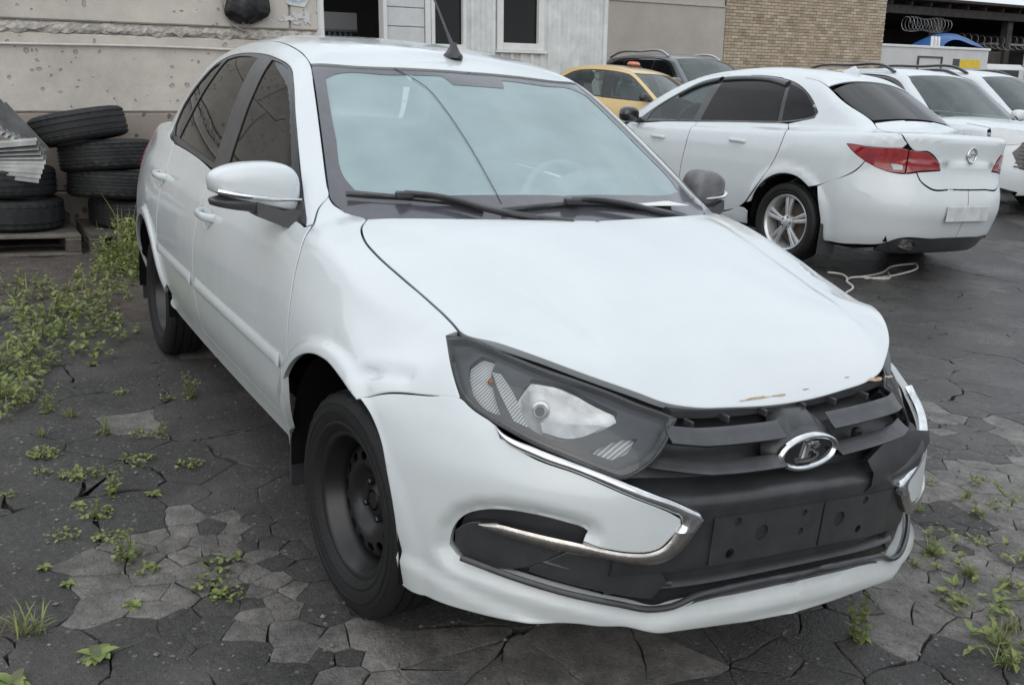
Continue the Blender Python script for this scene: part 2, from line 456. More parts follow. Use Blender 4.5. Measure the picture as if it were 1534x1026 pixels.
def march(F, P, D, far, n=90, it=26):
    """first entry into F<0 from P along D within far; nan where it misses"""
    P = np.asarray(P, float).reshape(-1, 3); D = np.broadcast_to(np.asarray(D, float), P.shape)
    N = len(P); lo = np.full(N, np.nan); hi = np.full(N, np.nan)
    ts = np.linspace(0, far, n); prev = F(P); done = np.zeros(N, bool)
    for a, b in zip(ts[:-1], ts[1:]):
        cur = F(P + D*b); hit = (~done) & (prev > 0) & (cur <= 0)
        lo[hit] = a; hi[hit] = b; done |= hit; prev = cur
        if done.all(): break
    m = ~np.isnan(lo); l = lo[m]; u = hi[m]; p = P[m]; d = D[m]
    for _ in range(it):
        c = (l + u)/2; f = F(p + d*c[:, None]) > 0
        l = np.where(f, c, l); u = np.where(f, u, c)
    out = np.full((N, 3), np.nan); out[m] = p + d*((l + u)/2)[:, None]
    return out
def grad(F, P, e=2e-3):
    g = np.stack([F(P + e*np.eye(3)[k]) - F(P - e*np.eye(3)[k]) for k in range(3)], -1)
    return g/(np.linalg.norm(g, axis=-1, keepdims=True) + 1e-12)
class CoupeSedanBody(SedanBody):
    """the white four-door parked beyond, tail towards the camera"""
    half = spline([.9,.4,0,-1,-2.0,-2.685,-3.1,-3.4,-3.7],[.82,.87,.895,.905,.905,.90,.88,.84,.76])
    inset = spline([.12,.16,.22,.35,.5,.65,.8,.9,.97,1.03,1.1,1.2],[-.13,-.10,-.06,-.025,-.004,0,-.004,-.012,-.03,-.055,-.095,-.16])
    fade = spline([-3,0,1],[0,0,0]); lean = spline([0,1,2],[0,0,0])
    top = spline([.95,.85,.6,.2,-.2,-.5,-1,-2,-2.6,-3.0,-3.3,-3.52,-3.60,-3.66,-3.7],[.66,.76,.88,.97,1.01,1.04,1.06,1.08,1.10,1.115,1.115,1.105,1.098,1.07,1.02])
    crown = spline([.9,.5,0,-1,-2.5,-3.3,-3.6],[.0,.03,.05,.04,.03,.03,.025])
    nose = spline([.1,.2,.3,.5,.7,.85,1.0],[-.08,-.03,0,0,-.03,-.12,-.3])
    tail = spline([.12,.2,.3,.42,.52,.62,.72,.80,.86,.96,1.04,1.08,1.12,1.2],[3.50,3.57,3.64,3.68,3.705,3.70,3.675,3.655,3.65,3.652,3.655,3.655,3.63,3.52])
    belt = spline([.2,-.3,-.6,-1,-2.0,-2.6,-2.9,-3.2],[.66,.76,.815,.835,.83,.79,.745,.66])
    tumble = spline([.9,.95,1.05,1.15,1.3,1.42,1.5,1.55],[.02,0,-.045,-.09,-.165,-.245,-.33,-.40])
    roof = spline([-.7,-.9,-1.1,-1.5,-2.0,-2.4,-2.6,-2.8,-3.0,-3.2],[1.33,1.42,1.49,1.555,1.575,1.545,1.51,1.455,1.375,1.28])
    def arch(s, x, z):
        r1 = np.hypot(x, z - .33); r2 = np.hypot(x + 2.685, z - .33)
        return .016*(1 - sstep(.40, .45, r1)) + .018*(1 - sstep(.40, .47, r2)) - .012*np.exp(-((z - .80)/.05)**2)*sstep(-3.2, -2.2, x)*0
    def low(s, x, y, z):
        Y = np.abs(y)
        fs = (Y - s.side(x, z))/1.05
        q = (Y/.7)**2
        ft = (z - s.top(x) + s.crown(x)*(.5*np.minimum(q, 3) + .5*np.minimum(q*q, 4)))/1.04
        ff = (x - (.93 + s.nose(z) - .85*Y**4))/np.sqrt(1 + (3.4*Y**3)**2)
        fr = (-x - (s.tail(z) - .86*Y**4))/np.sqrt(1 + (3.44*Y**3)**2)
        a = smax(fs, ft, .05); a = smax(a, ff, .06); a = smax(a, fr, .045)
        return smax(a, .17 - z, .04)
    def green(s, x, y, z):
        Y = np.abs(y)
        fs = (Y - s.belt(x) - s.tumble(z))/1.1
        fr = (z - s.roof(x) + .03*(Y/.5)**2)
        xw = -(.02 + 1.85*(z - 1.0)) - .45*Y*Y
        fw = (x - xw)/2.19
        xr = -(3.30 - 1.75*(z - 1.10)) + .42*Y*Y
        fb = (xr - x)/2.0
        a = smax(fs, fr, .12); a = smax(a, fw, .06); a = smax(a, fb, .06)
        return np.maximum(a, .9 - z)
    def F(s, P):
        x, y, z = P[..., 0], P[..., 1], P[..., 2]
        return smin(s.low(x, y, z), s.green(x, y, z), .05)

class CrossoverBody(SedanBody):
    """tall hatch-backed car, used for the cars further off"""
    half = spline([.9,.4,0,-1,-2,-2.68,-3.2,-3.6],[.84,.90,.92,.925,.925,.92,.89,.80])
    inset = spline([.15,.25,.4,.6,.85,1.0,1.1,1.2],[-.10,-.06,-.02,0,-.004,-.03,-.075,-.14])
    fade = spline([-3,0,1],[0,0,0]); lean = spline([0,1,2],[0,0,0])
    top = spline([.95,.85,.7,.4,0,-.3,-.6,-1.5,-3.0,-3.6],[.80,.89,.95,1.01,1.06,1.09,1.10,1.13,1.16,1.15])
    crown = spline([.9,.5,0,-1,-3.5],[.0,.03,.05,.04,.03])
    nose = spline([.1,.2,.35,.6,.8,.9,1.05],[-.10,-.04,0,0,-.03,-.08,-.25])
    belt = spline([.2,-.3,-.7,-1.2,-2.0,-2.8,-3.2,-3.5],[.70,.80,.84,.85,.85,.82,.79,.74])
    tumble = spline([.95,1.05,1.2,1.4,1.55,1.62,1.7],[.03,0,-.05,-.13,-.20,-.25,-.33])
    roof = spline([-.7,-1.0,-1.3,-1.8,-2.4,-3.0,-3.4,-3.6],[1.50,1.58,1.64,1.67,1.665,1.63,1.58,1.54])
    def arch(s, x, z): return .014*(1 - sstep(.42, .47, np.hypot(x, z - .35))) + .014*(1 - sstep(.42, .47, np.hypot(x + 2.68, z - .35)))
    def low(s, x, y, z):
        Y = np.abs(y); q = (Y/.72)**2
        a = smax((Y - s.side(x, z))/1.05, (z - s.top(x) + s.crown(x)*(.5*np.minimum(q, 3) + .5*np.minimum(q*q, 4)))/1.04, .05)
        a = smax(a, (x - (.90 + s.nose(z) - .62*Y**4))/np.sqrt(1 + (2.5*Y**3)**2), .06)
        a = smax(a, -x - (3.60 - .4*Y**4), .10)
        return smax(a, .20 - z, .04)
    def green(s, x, y, z):
        Y = np.abs(y)
        a = smax((Y - s.belt(x) - s.tumble(z))/1.1, z - s.roof(x) + .035*(Y/.5)**2, .11)
        a = smax(a, (x + .20 + 1.55*(z - 1.06) + .40*Y*Y)/1.84, .06)
        a = smax(a, (-(3.62 - .55*(z - 1.1)) + .2*Y*Y - x)/1.15, .08)
        return np.maximum(a, .95 - z)
# ---------- shared materials ----------
def car_paint(name, col, dirt=(.30,.29,.26), zlow=.15, zhigh=.62, amt=.55, spots=0.0):
    """clear-coated paint with road film that thickens towards the sills"""
    m = mat(name, col, .32, coat=1.0, spec=.5); nt = m.node_tree; b = nt.nodes['Principled BSDF']
    N = lambda t: nt.nodes.new(t); L = nt.links.new
    tc = N('ShaderNodeTexCoord'); n = N('ShaderNodeTexNoise'); n.inputs['Scale'].default_value = 5; n.inputs['Detail'].default_value = 9; n.inputs['Roughness'].default_value = .7
    L(tc.outputs['Object'], n.inputs['Vector'])
    sx = N('ShaderNodeSeparateXYZ'); L(tc.outputs['Object'], sx.inputs[0])
    mr = N('ShaderNodeMapRange'); mr.inputs['From Min'].default_value = zhigh; mr.inputs['From Max'].default_value = zlow
    L(sx.outputs[2], mr.inputs[0])
    mu = N('ShaderNodeMath'); mu.operation = 'MULTIPLY'; L(mr.outputs[0], mu.inputs[0]); L(n.outputs[0], mu.inputs[1])
    m2 = N('ShaderNodeMath'); m2.operation = 'MULTIPLY_ADD'; L(mu.outputs[0], m2.inputs[0]); m2.inputs[1].default_value = amt; m2.inputs[2].default_value = .015
    mx = N('ShaderNodeMix'); mx.data_type = 'RGBA'; mx.inputs[6].default_value = (*col, 1)
    ns = N('ShaderNodeTexNoise'); ns.inputs['Scale'].default_value = 2.3; ns.inputs['Detail'].default_value = 8; ns.inputs['Roughness'].default_value = .72; L(tc.outputs['Object'], ns.inputs['Vector'])
    rs_ = N('ShaderNodeValToRGB'); rs_.color_ramp.elements[0].position = .36; rs_.color_ramp.elements[1].position = .62; rs_.color_ramp.elements[0].color = (*[c*.965 for c in col], 1); rs_.color_ramp.elements[1].color = (*[c*1.02 for c in col], 1)
    L(ns.outputs[0], rs_.inputs[0]); L(rs_.outputs[0], mx.inputs[6]); mx.inputs[7].default_value = (*dirt, 1)
    L(m2.outputs[0], mx.inputs[0]); L(mx.outputs[2], b.inputs['Base Color'])
    m3 = N('ShaderNodeMath'); m3.operation = 'MULTIPLY_ADD'; L(m2.outputs[0], m3.inputs[0]); m3.inputs[1].default_value = -1.6; m3.inputs[2].default_value = .95
    m3.use_clamp = True; L(m3.outputs[0], b.inputs['Coat Weight'])
    nc = N('ShaderNodeTexNoise'); nc.inputs['Scale'].default_value = 3.2; nc.inputs['Detail'].default_value = 7; nc.inputs['Roughness'].default_value = .6; nc.inputs['Distortion'].default_value = 1.2; L(tc.outputs['Object'], nc.inputs['Vector'])
    rc = N('ShaderNodeMapRange'); rc.inputs['From Min'].default_value = .42; rc.inputs['From Max'].default_value = .62; rc.inputs['To Min'].default_value = .02; rc.inputs['To Max'].default_value = .20
    L(nc.outputs[0], rc.inputs[0]); L(rc.outputs[0], b.inputs['Coat Roughness'])
    # faint orange peel
    n2 = N('ShaderNodeTexNoise'); n2.inputs['Scale'].default_value = 9; n2.inputs['Detail'].default_value = 2; L(tc.outputs['Object'], n2.inputs['Vector'])
    bp = N('ShaderNodeBump'); bp.inputs['Strength'].default_value = .05; bp.inputs['Distance'].default_value = .02
    L(n2.outputs[0], bp.inputs['Height']); L(bp.outputs[0], b.inputs['Coat Normal'])
    return m
M_WHITE = car_paint('white_paint', (.565,.605,.62), amt=.85)
M_WHITE2 = car_paint('white_paint_clean', (.56,.60,.62), amt=.4)
M_GREYPAINT = car_paint('dark_grey_paint', (.095,.105,.115), amt=.3)
M_YELLOW = car_paint('taxi_yellow', (.60,.42,.17), amt=.3)
M_BLACK = mat('black_plastic', (.046,.047,.051), .30, nscale=14, namt=.35, bump=.12, bscale=420)
M_GREYPL = mat('grey_plastic', (.055,.057,.062), .34, nscale=18, namt=.4, bump=.1, bscale=300)
M_BLACKGLOSS = mat('gloss_black', (.012,.012,.013), .12, coat=.6)
M_FRIT = mat('glass_edge_print', (.085,.085,.10), .16, coat=.4, nscale=20, namt=.25)
M_VOID = mat('dark_inside', (.006,.006,.006), .9, spec=.1)
M_CHROME = mat('chrome', (.82,.83,.84), .08, metal=1.0, nscale=24, namt=.3)
M_CHROMEW = mat('scuffed_chrome', (.62,.59,.55), .22, metal=1.0, nscale=45, namt=.35, bump=.06, bscale=220)
M_RUBBER = mat('tyre_rubber', (.010,.010,.0105), .60, spec=.4, nscale=12, namt=.45, bump=.25, bscale=160)
M_RIMBLK = mat('black_steel', (.010,.010,.011), .34, nscale=14, namt=.4)
M_STEEL = mat('bare_steel', (.35,.34,.33), .4, metal=.9, nscale=20, namt=.4)
M_ALLOY = mat('alloy', (.66,.67,.68), .3, metal=.6, nscale=12, namt=.25)
M_GLASS = glass_mat('windscreen_glass', (.78,.90,.88), (.60,.80,.83), .40, flat=.4)
M_TINT = glass_mat('tinted_glass', (.06,.06,.06), (.012,.012,.013), .3, ior=1.45)
M_CLEAR = glass_mat('clear_glass', (.55,.66,.66), (.25,.33,.33), .18)
M_LENS = glass_mat('lamp_lens', (.90,.92,.93), (.4,.42,.43), .012, ior=1.45)
M_REFL = mat('reflector', (.90,.91,.92), .18, metal=.35, nscale=11, namt=.45)
M_REFLRIB = mat('ribbed_reflector', (.86,.87,.88), .25, metal=.4)
def _ribs(m, sc):
    nt = m.node_tree; b = nt.nodes['Principled BSDF']; tc = nt.nodes.new('ShaderNodeTexCoord'); w = nt.nodes.new('ShaderNodeTexWave'); w.inputs['Scale'].default_value = sc; w.bands_direction = 'X'
    bp = nt.nodes.new('ShaderNodeBump'); bp.inputs['Strength'].default_value = .7; bp.inputs['Distance'].default_value = .004
    nt.links.new(tc.outputs['Object'], w.inputs['Vector']); nt.links.new(w.outputs[1], bp.inputs['Height']); nt.links.new(bp.outputs[0], b.inputs['Normal'])
    r = nt.nodes.new('ShaderNodeValToRGB'); r.color_ramp.elements[0].color = (.40,.41,.42,1); r.color_ramp.elements[1].color = (.90,.91,.92,1); nt.links.new(w.outputs[1], r.inputs[0]); nt.links.new(r.outputs[0], b.inputs['Base Color'])
_ribs(M_REFLRIB, 60)
M_LAMPBLK = mat('lamp_bezel', (.075,.08,.09), .28, nscale=12)
M_SEAT = mat('seat_cloth', (.46,.48,.48), .9, nscale=60)
M_DASH = mat('dash_plastic', (.38,.40,.40), .7, nscale=30)
M_RED = mat('lamp_red', (.32,.012,.018), .12, coat=1, nscale=20, namt=.5)
M_PRIMER = mat('bare_filler', (.50,.36,.24), .7, nscale=50, namt=.5)
# =====================================================================
# ground: the yard rises gently beyond the near car
# =====================================================================
def gh(y): return .0225*np.log1p(np.exp(np.clip((np.asarray(y, float) - 3.2)/.5, -40, 400)))
def gpt(x, y, dz=0): return (x, y, float(gh(y)) + dz)
def ground_mat(name, kind):
    """broken asphalt: dark binder, worn paler stone, damp areas, chippings"""
    m = bpy.data.materials.new(name); m.use_nodes = True; nt = m.node_tree; b = nt.nodes['Principled BSDF']
    N = lambda t: nt.nodes.new(t); L = nt.links.new
    geo = N('ShaderNodeNewGeometry'); pos = geo.outputs['Position']
    def noise(sc, det=6, ro=.6, off=0):
        mp = N('ShaderNodeMapping'); mp.inputs['Location'].default_value = (off, off*.7, 0); L(pos, mp.inputs[0])
        n = N('ShaderNodeTexNoise'); n.inputs['Scale'].default_value = sc; n.inputs['Detail'].default_value = det; n.inputs['Roughness'].default_value = ro
        L(mp.outputs[0], n.inputs['Vector']); return n.outputs[0]
    def ramp(v, stops):
        r = N('ShaderNodeValToRGB'); r.color_ramp.elements[0].position = stops[0][0]; r.color_ramp.elements[0].color = (*stops[0][1], 1)
        r.color_ramp.elements[1].position = stops[-1][0]; r.color_ramp.elements[1].color = (*stops[-1][1], 1)
        for p, c in stops[1:-1]: e = r.color_ramp.elements.new(p); e.color = (*c, 1)
        L(v, r.inputs[0]); return r.outputs[0]
    def mixc(f, a, c):
        x = N('ShaderNodeMix'); x.data_type = 'RGBA'
        for i, q in ((0, f), (6, a), (7, c)):
            if isinstance(q, (tuple, float)): x.inputs[i].default_value = q if isinstance(q, float) else (*q, 1)
            else: L(q, x.inputs[i])
        return x.outputs[2]
    def math_(op, a, c):
        x = N('ShaderNodeMath'); x.operation = op
        for i, q in ((0, a), (1, c)):
            if isinstance(q, (int, float)): x.inputs[i].default_value = q
            else: L(q, x.inputs[i])
        x.use_clamp = True; return x.outputs[0]
    if kind == 'soil':
        c = ramp(noise(14, 8, .7), [(.3,(.035,.026,.021)),(.55,(.085,.064,.053)),(.75,(.16,.13,.11))])
    else:
        c = ramp(noise(3.2, 8, .65), [(.32,(.027,.0258,.025)),(.56,(.056,.053,.051)),(.76,(.115,.109,.103))])
        # worn paler pieces: chosen piece by piece
        oi = N('ShaderNodeObjectInfo')
        pale = ramp(noise(9, 8, .7, 3), [(.3,(.15,.138,.128)),(.68,(.37,.343,.318))])
        if kind == 'pale': c = mixc(ramp(noise(7, 6, .7, 9), [(.34,(.15,.15,.15)),(.60,(.95,.95,.95))]), c, pale)
        else: c = mixc(math_('MULTIPLY', ramp(noise(1.7, 5, .6, 5), [(.52,(0,0,0)),(.75,(1,1,1))]), .30), c, pale)
    # chippings
    vo = N('ShaderNodeTexVoronoi'); vo.inputs['Scale'].default_value = 55; L(pos, vo.inputs['Vector'])
    sp = N('ShaderNodeSeparateColor'); L(vo.outputs['Color'], sp.inputs[0])
    st = math_('MULTIPLY', math_('LESS_THAN', vo.outputs['Distance'], .30), math_('GREATER_THAN', sp.outputs[0], .88))
    c = mixc(math_('MULTIPLY', st, .75), c, (.26,.25,.235))
    v2 = N('ShaderNodeTexVoronoi'); v2.inputs['Scale'].default_value = 170; L(pos, v2.inputs['Vector'])
    s2 = N('ShaderNodeSeparateColor'); L(v2.outputs['Color'], s2.inputs[0])
    c = mixc(math_('MULTIPLY', ramp(noise(48, 5, .7, 4), [(.52,(0,0,0)),(.66,(1,1,1))]), .30), c, (.20,.19,.18)); c = mixc(math_('MULTIPLY', ramp(noise(30, 6, .75, 8), [(.55,(0,0,0)),(.72,(1,1,1))]), .55), c, (.014,.014,.014))
    c = mixc(math_('MULTIPLY', s2.outputs[0], .45), c, ramp(s2.outputs[1], [(0,(.015,.015,.015)),(1,(.13,.125,.12))]))
    L(c, b.inputs['Base Color'])
    wet = ramp(noise(.9, 5, .55, 2), [(.42,(.82,.82,.82)),(.60,(.30,.30,.30))] if kind != 'soil' else [(.2,(.9,.9,.9)),(.8,(.8,.8,.8))])
    sx = N('ShaderNodeSeparateXYZ'); L(pos, sx.inputs[0]); my = N('ShaderNodeMapRange'); my.inputs['From Min'].default_value = 1.6; my.inputs['From Max'].default_value = 3.6; L(sx.outputs[1], my.inputs[0])
    wm = math_('MULTIPLY', my.outputs[0], ramp(noise(1.3, 6, .6, 12), [(.34,(0,0,0)),(.50,(1,1,1))]))
    if kind != 'soil':
        wet = mixc(wm, wet, (.16,.16,.16)); c = mixc(math_('MULTIPLY', wm, .25), c, (.016,.016,.017)); L(c, b.inputs['Base Color'])
    L(wet, b.inputs['Roughness']); b.inputs['Specular IOR Level'].default_value = .5
    n3 = noise(70, 8, .75, 1); bp = N('ShaderNodeBump'); bp.inputs['Strength'].default_value = 1.0; bp.inputs['Distance'].default_value = .009
    L(n3, bp.inputs['Height'])
    bp2 = N('ShaderNodeBump'); bp2.inputs['Strength'].default_value = .6; bp2.inputs['Distance'].default_value = .003; L(v2.outputs['Distance'], bp2.inputs['Height']); L(bp.outputs[0], bp2.inputs['Normal'])
    L(bp2.outputs[0], b.inputs['Normal'])
    return m
M_ASPH = ground_mat('asphalt_dark', 'dark'); M_PALE = ground_mat('asphalt_worn', 'pale'); M_SOIL = ground_mat('soil_gravel', 'soil')
X0, X1, Y0, Y1 = -4.6, 1.7, -2.3, 5.6
def sheet(name, xs, ys, skip, material, dz, rough=0):
    V = []; Fc = []; ny = len(ys)
    for x in xs:
        for y in ys: V.append((x, y, float(gh(y)) + dz + rough*(math.sin(3.1*x + 1.7*y) + math.sin(5.3*y - 2.2*x))))
    for i in range(len(xs)-1):
        for j in range(ny-1):
            if skip and xs[i] >= X0 - 1e-6 and xs[i+1] <= X1 + 1e-6 and ys[j] >= Y0 - 1e-6 and ys[j+1] <= Y1 + 1e-6: continue
            Fc.append((i*ny+j, (i+1)*ny+j, (i+1)*ny+j+1, i*ny+j+1))
    return mesh(name, V, Fc, material, None, smooth=True)
xs = [-300,-120,-60,-30,-20,-14,-10,-7,-5.5,X0,-3,-1,0,X1,4,10,30,100,300]; ys = [-300,-100,-40,-15,-6,-3.5,Y0,-1,0,1,2,2.5,3,3.5,4,4.5,5,Y1,6.5,8,12,20,40,100,300]
ground = sheet('ground', xs, ys, False, M_SOIL, -.024); tag(ground, kind='structure')
yard = sheet('asphalt_yard', xs, ys, True, M_ASPH, 0); tag(yard, kind='structure')
# ---- broken asphalt: Voronoi pieces, small where the photo shows crazing ----
def dens(x, y):
    """wanted piece radius"""
    r = .42
    def near(cx, cy, a, b_, v):
        nonlocal r
        q = math.hypot((x-cx)/a, (y-cy)/b_)
        if q < 1: r = min(r, v + (r - v)*q**3)
    near(-.30, -1.02, .85, .60, .046); near(.25, -.75, .55, .45, .06)
    near(.62, 1.05, .85, .85, .042); near(-.05, 2.0, 1.0, 1.2, .075); near(-1.2, 3.4, 1.3, 1.3, .24); near(.62, .0, .5, .7, .07)
    near(-1.35, -1.2, 1.1, .6, .13); near(-2.4, 4.2, 1.2, 1.0, .28)
    return r
sites = []
R2 = random.Random(11)
def seen(x, y, mar=.15):
    q = Vector((x, y, 0)) - cam.matrix_world.translation; z_ = q.dot(AX[2]); 
    if z_ < .3: return False
    return abs(q.dot(AX[0])/z_) < .555+mar and abs(q.dot(AX[1])/z_) < .372+mar
for k in range(38000):
    x = R2.uniform(X0-.3, X1+.3); y = R2.uniform(Y0-.3, Y1+.3)
    if k % 3: x = R2.uniform(-1.2, 1.3); y = R2.choice((R2.uniform(-1.7,-.5), R2.uniform(.2, 2.2)))
    r = dens(x, y)*R2.choice((.62,.8,1,1,1.25,1.6))
    if not seen(x, y) or (-3.3 < x < .45 and -.72 < y < .72): r = max(r, .30)
    if all((x-a)**2 + (y-c)**2 > ((r + q)*.5*1.3)**2 for a, c, q in sites): sites.append((x, y, r))
sites.sort(key=lambda q: (not seen(q[0], q[1], .02), math.hypot(q[0]-2.0, q[1]+1.56)))
def insv(p, d):
    a = inset2(p, 1.0) - p; L = np.linalg.norm(a, axis=1)[:,None]; return p + a/np.maximum(L, 1)*np.minimum(L, 1.4)*np.asarray(d)[:,None]
def clip(poly, nx, ny, d, tag_):
    out = []
    for i in range(len(poly)):
        p, q = poly[i], poly[(i+1) % len(poly)]; a = p[0]*nx + p[1]*ny - d; c = q[0]*nx + q[1]*ny - d
        if a <= 0: out.append(p if c <= 0 else p)
        if a < 0 < c: t = a/(a-c); out.append((p[0]+(q[0]-p[0])*t, p[1]+(q[1]-p[1])*t, tag_))
        elif c < 0 < a: t = a/(a-c); out.append((p[0]+(q[0]-p[0])*t, p[1]+(q[1]-p[1])*t, p[2]))
    return out
rest = MB()
def wob(x, y):
    """edge wobble, the same on both sides of a crack"""
    return (.020*math.sin(13*x + 7*y) + .011*math.sin(31*y - 23*x + 1.3) + .0065*math.sin(71*x + 53*y) + .004*math.sin(151*y - 97*x), .020*math.sin(12*y - 9*x + 2) + .011*math.sin(37*x + 19*y) + .0065*math.sin(67*y - 61*x) + .004*math.sin(139*x + 113*y))
piece_root = yard; npc = 0
# some cracks stay shut: the pieces on both sides then move and weather as one slab
def is_shut(i, q):
    if q < 0: return False
    return random.Random(min(i, q)*1009 + max(i, q)).random() < (.42 if min(sites[i][2], sites[q][2]) > .1 else .36)
boss_ = list(range(len(sites)))
def root_of(i):
    while boss_[i] != i: boss_[i] = boss_[boss_[i]]; i = boss_[i]
    return i
for i, (x, y, r) in enumerate(sites):
    for j in range(i):
        a, c, q = sites[j]
        if math.hypot(a-x, c-y) < (r + q)*1.15 and is_shut(i, j): boss_[root_of(i)] = root_of(j)
for i, (x, y, r) in enumerate(sites):
    poly = [(X0,Y0,-1),(X1,Y0,-1),(X1,Y1,-1),(X0,Y1,-1)]
    for j, (a, c, q) in enumerate(sites):
        if j == i: continue
        dx, dy = a-x, c-y; L = math.hypot(dx, dy)
        if L > 2.2: continue
        w = .5 + .12*(r - q)/(r + q)
        poly = clip(poly, dx/L, dy/L, (x + dx*w)*dx/L + (y + dy*w)*dy/L, j)
        if len(poly) < 3: break
    if len(poly) < 3: continue
    pts = []; own_ = []
    for k in range(len(poly)):
        p, q = np.array(poly[k][:2]), np.array(poly[(k+1) % len(poly)][:2]); L = np.linalg.norm(q-p); n = max(1, min(14, int(L/.026)))
        for t in range(n): pts.append(p + (q-p)*t/n); own_.append(poly[k][2])
    edge = lambda p: p[0] < X0+.002 or p[0] > X1-.002 or p[1] < Y0+.002 or p[1] > Y1-.002
    pts = np.array([p if edge(p) else p + np.array(wob(*p))*min(1, r*4) for p in pts])
    if area2(pts) < 0: pts = pts[::-1]; own_ = own_[::-1]
    rr = random.Random(i*7+1); gap = rr.uniform(.0006, .0018) + (.0006 if r < .2 else .0)
    gv = gap*np.array([.35 + 1.3*abs(math.sin(23*p[0]+29*p[1])*math.sin(11*p[1]-17*p[0])) for p in pts])
    shut = np.array([is_shut(i, q) for q in own_]); rc_ = random.Random(root_of(i)*31 + 5)
    gv = np.where(shut, .0002, gv); bw = np.where(shut, .0003, rr.uniform(.0012,.003))
    inn = insv(pts, gv); top = insv(pts, gv + bw); top2 = insv(pts, gv + bw + .014*min(1, r*4))
    h = rc_.uniform(-.0016, .0006); tx = ty = 0; n = len(pts); V = []
    if area2(top2) < .2*area2(pts): top2 = top + (np.mean(top, 0) - top)*.3
    for ring_, dz in ((inn,-.022),(inn,-.0022),(top,-.0003),(top2,.0003)):
        V += [(p[0], p[1], float(gh(p[1])) + h + dz + (tx*(p[0]-x) + ty*(p[1]-y))*min(1, r*5)) for p in ring_]
    Fc = [(k*n+a, k*n+(a+1) % n, (k+1)*n+(a+1) % n, (k+1)*n+a) for k in range(3) for a in range(n)] + [tuple(range(3*n, 4*n))]
    pale = (r < .11 and (math.sin(6.1*x + 2.3*y + 1) + math.sin(5.3*y - 4.1*x) + rr.uniform(-1.3, 1.3) > (.15 if y < .2 else -1.0))) or (r >= .1 and rr.random() < .05)
    if npc < 298: auto_smooth(mesh('asphalt_piece', V, Fc, M_PALE if pale else M_ASPH, piece_root), 40)
    else: rest.add(V, Fc, 1 if pale else 0)
    npc += 1
o = rest.build('asphalt_fragments', None, yard, mats=[M_ASPH, M_PALE]); o['kind'] = 'stuff'
# soil and rubble by the pallets
def patch(name, ring_, material, h, seed=3, n=3):
    ring_ = smooth_line([(a, b) for a, b in ring_], .12, 80); q = ring_ if area2(ring_) > 0 else ring_[::-1]
    v, f, bl = plane_mesh([q], .09); d = seg_dist(v, q)
    z = gh(v[:,1]) + h*sstep(0, .25, d) - .004*(d < 1e-4) + .012*np.sin(9*v[:,0]+4*v[:,1])*np.sin(7*v[:,1])*sstep(0,.2,d)
    o = mesh(name, np.c_[v, z], [tuple(t) if np.cross(np.r_[v[t[1]]-v[t[0]],0], np.r_[v[t[2]]-v[t[0]],0])[2] > 0 else tuple(t[::-1]) for t in f], material, None, smooth=True)
    return tag(o, kind='structure')
patch('soil_strip', [(-5.9,-2.6),(-5.9,.9),(-4.6,.3),(-3.9,-.25),(-3.25,-.42),(-3.05,-.80),(-3.5,-1.2),(-3.6,-2.4)], M_SOIL, .022)
# loose chippings
V = []; Fc = []; rg = np.random.default_rng(5)
for k in range(1500):
    if k < 900: x, y = rg.uniform(-2.2,1.3), rg.uniform(-1.65,2.4)
    elif k < 1200: x, y = rg.uniform(-4.8,-3), rg.uniform(-1.7,-.3)
    else: x, y = rg.uniform(-.6,1.2), rg.uniform(.4,2.2)
    s = .0025 + .006*rg.random()**3; z = float(gh(y)) + s*.35 + (.02 if x < -3.4 and y < -.2 else 0); n = len(V)
    a = rg.uniform(.6,1.3,6)*s; V += [(x+a[0],y,z),(x,y+a[1],z),(x-a[2],y,z),(x,y-a[3],z),(x,y,z+a[4]*.7),(x,y,z-a[5]*.6)]
    Fc += [(n,n+1,n+4),(n+1,n+2,n+4),(n+2,n+3,n+4),(n+3,n,n+4),(n+1,n,n+5),(n+2,n+1,n+5),(n+3,n+2,n+5),(n,n+3,n+5)]
tag(mesh('gravel', V, Fc, mat('chippings', (.26,.25,.235), .85, nscale=4, namt=.7)), 'pale chippings scattered over the broken asphalt', kind='stuff')
# =====================================================================
# the wall, the sheet-metal building and what is beyond
# =====================================================================
UPV = np.array([-.02754,-.04577,.99857]); E1 = np.array([.03837,.99817,.04681]); NW = np.array([.99888,-.03961,.02573])
UPV /= np.linalg.norm(UPV); E1 = E1 - UPV*(E1@UPV); E1 /= np.linalg.norm(E1); NW = np.cross(E1, UPV)
class Frame:
    """wall coordinates: s along to the right, h up, t outwards"""
    def __init__(f, O, k=1.0):
        E_ = np.array((2.0127,-1.5628,1.3089)); f.O = E_ + (np.array(O, float) - E_)*k; f.k = k
    def __call__(f, s, h, t=0): return f.O + (E1*s + UPV*h + NW*t)*f.k
    def box(f, mb, s0, s1, h0, h1, t0, t1, bev=0, mi=0):
        R_ = np.stack([E1, NW, UPV], 1); c = f((s0+s1)/2, (h0+h1)/2, (t0+t1)/2)
        # columns: local x=E1, y=NW, z=UP -> left-handed pair order is fixed by the box itself
        R2_ = np.stack([E1, -NW, UPV], 1)
        return mb.box(c, ((s1-s0)*f.k, (t1-t0)*f.k, (h1-h0)*f.k), rot=R2_, bev=bev, mi=mi)
WF = Frame((-5.75,-.783,-.057))
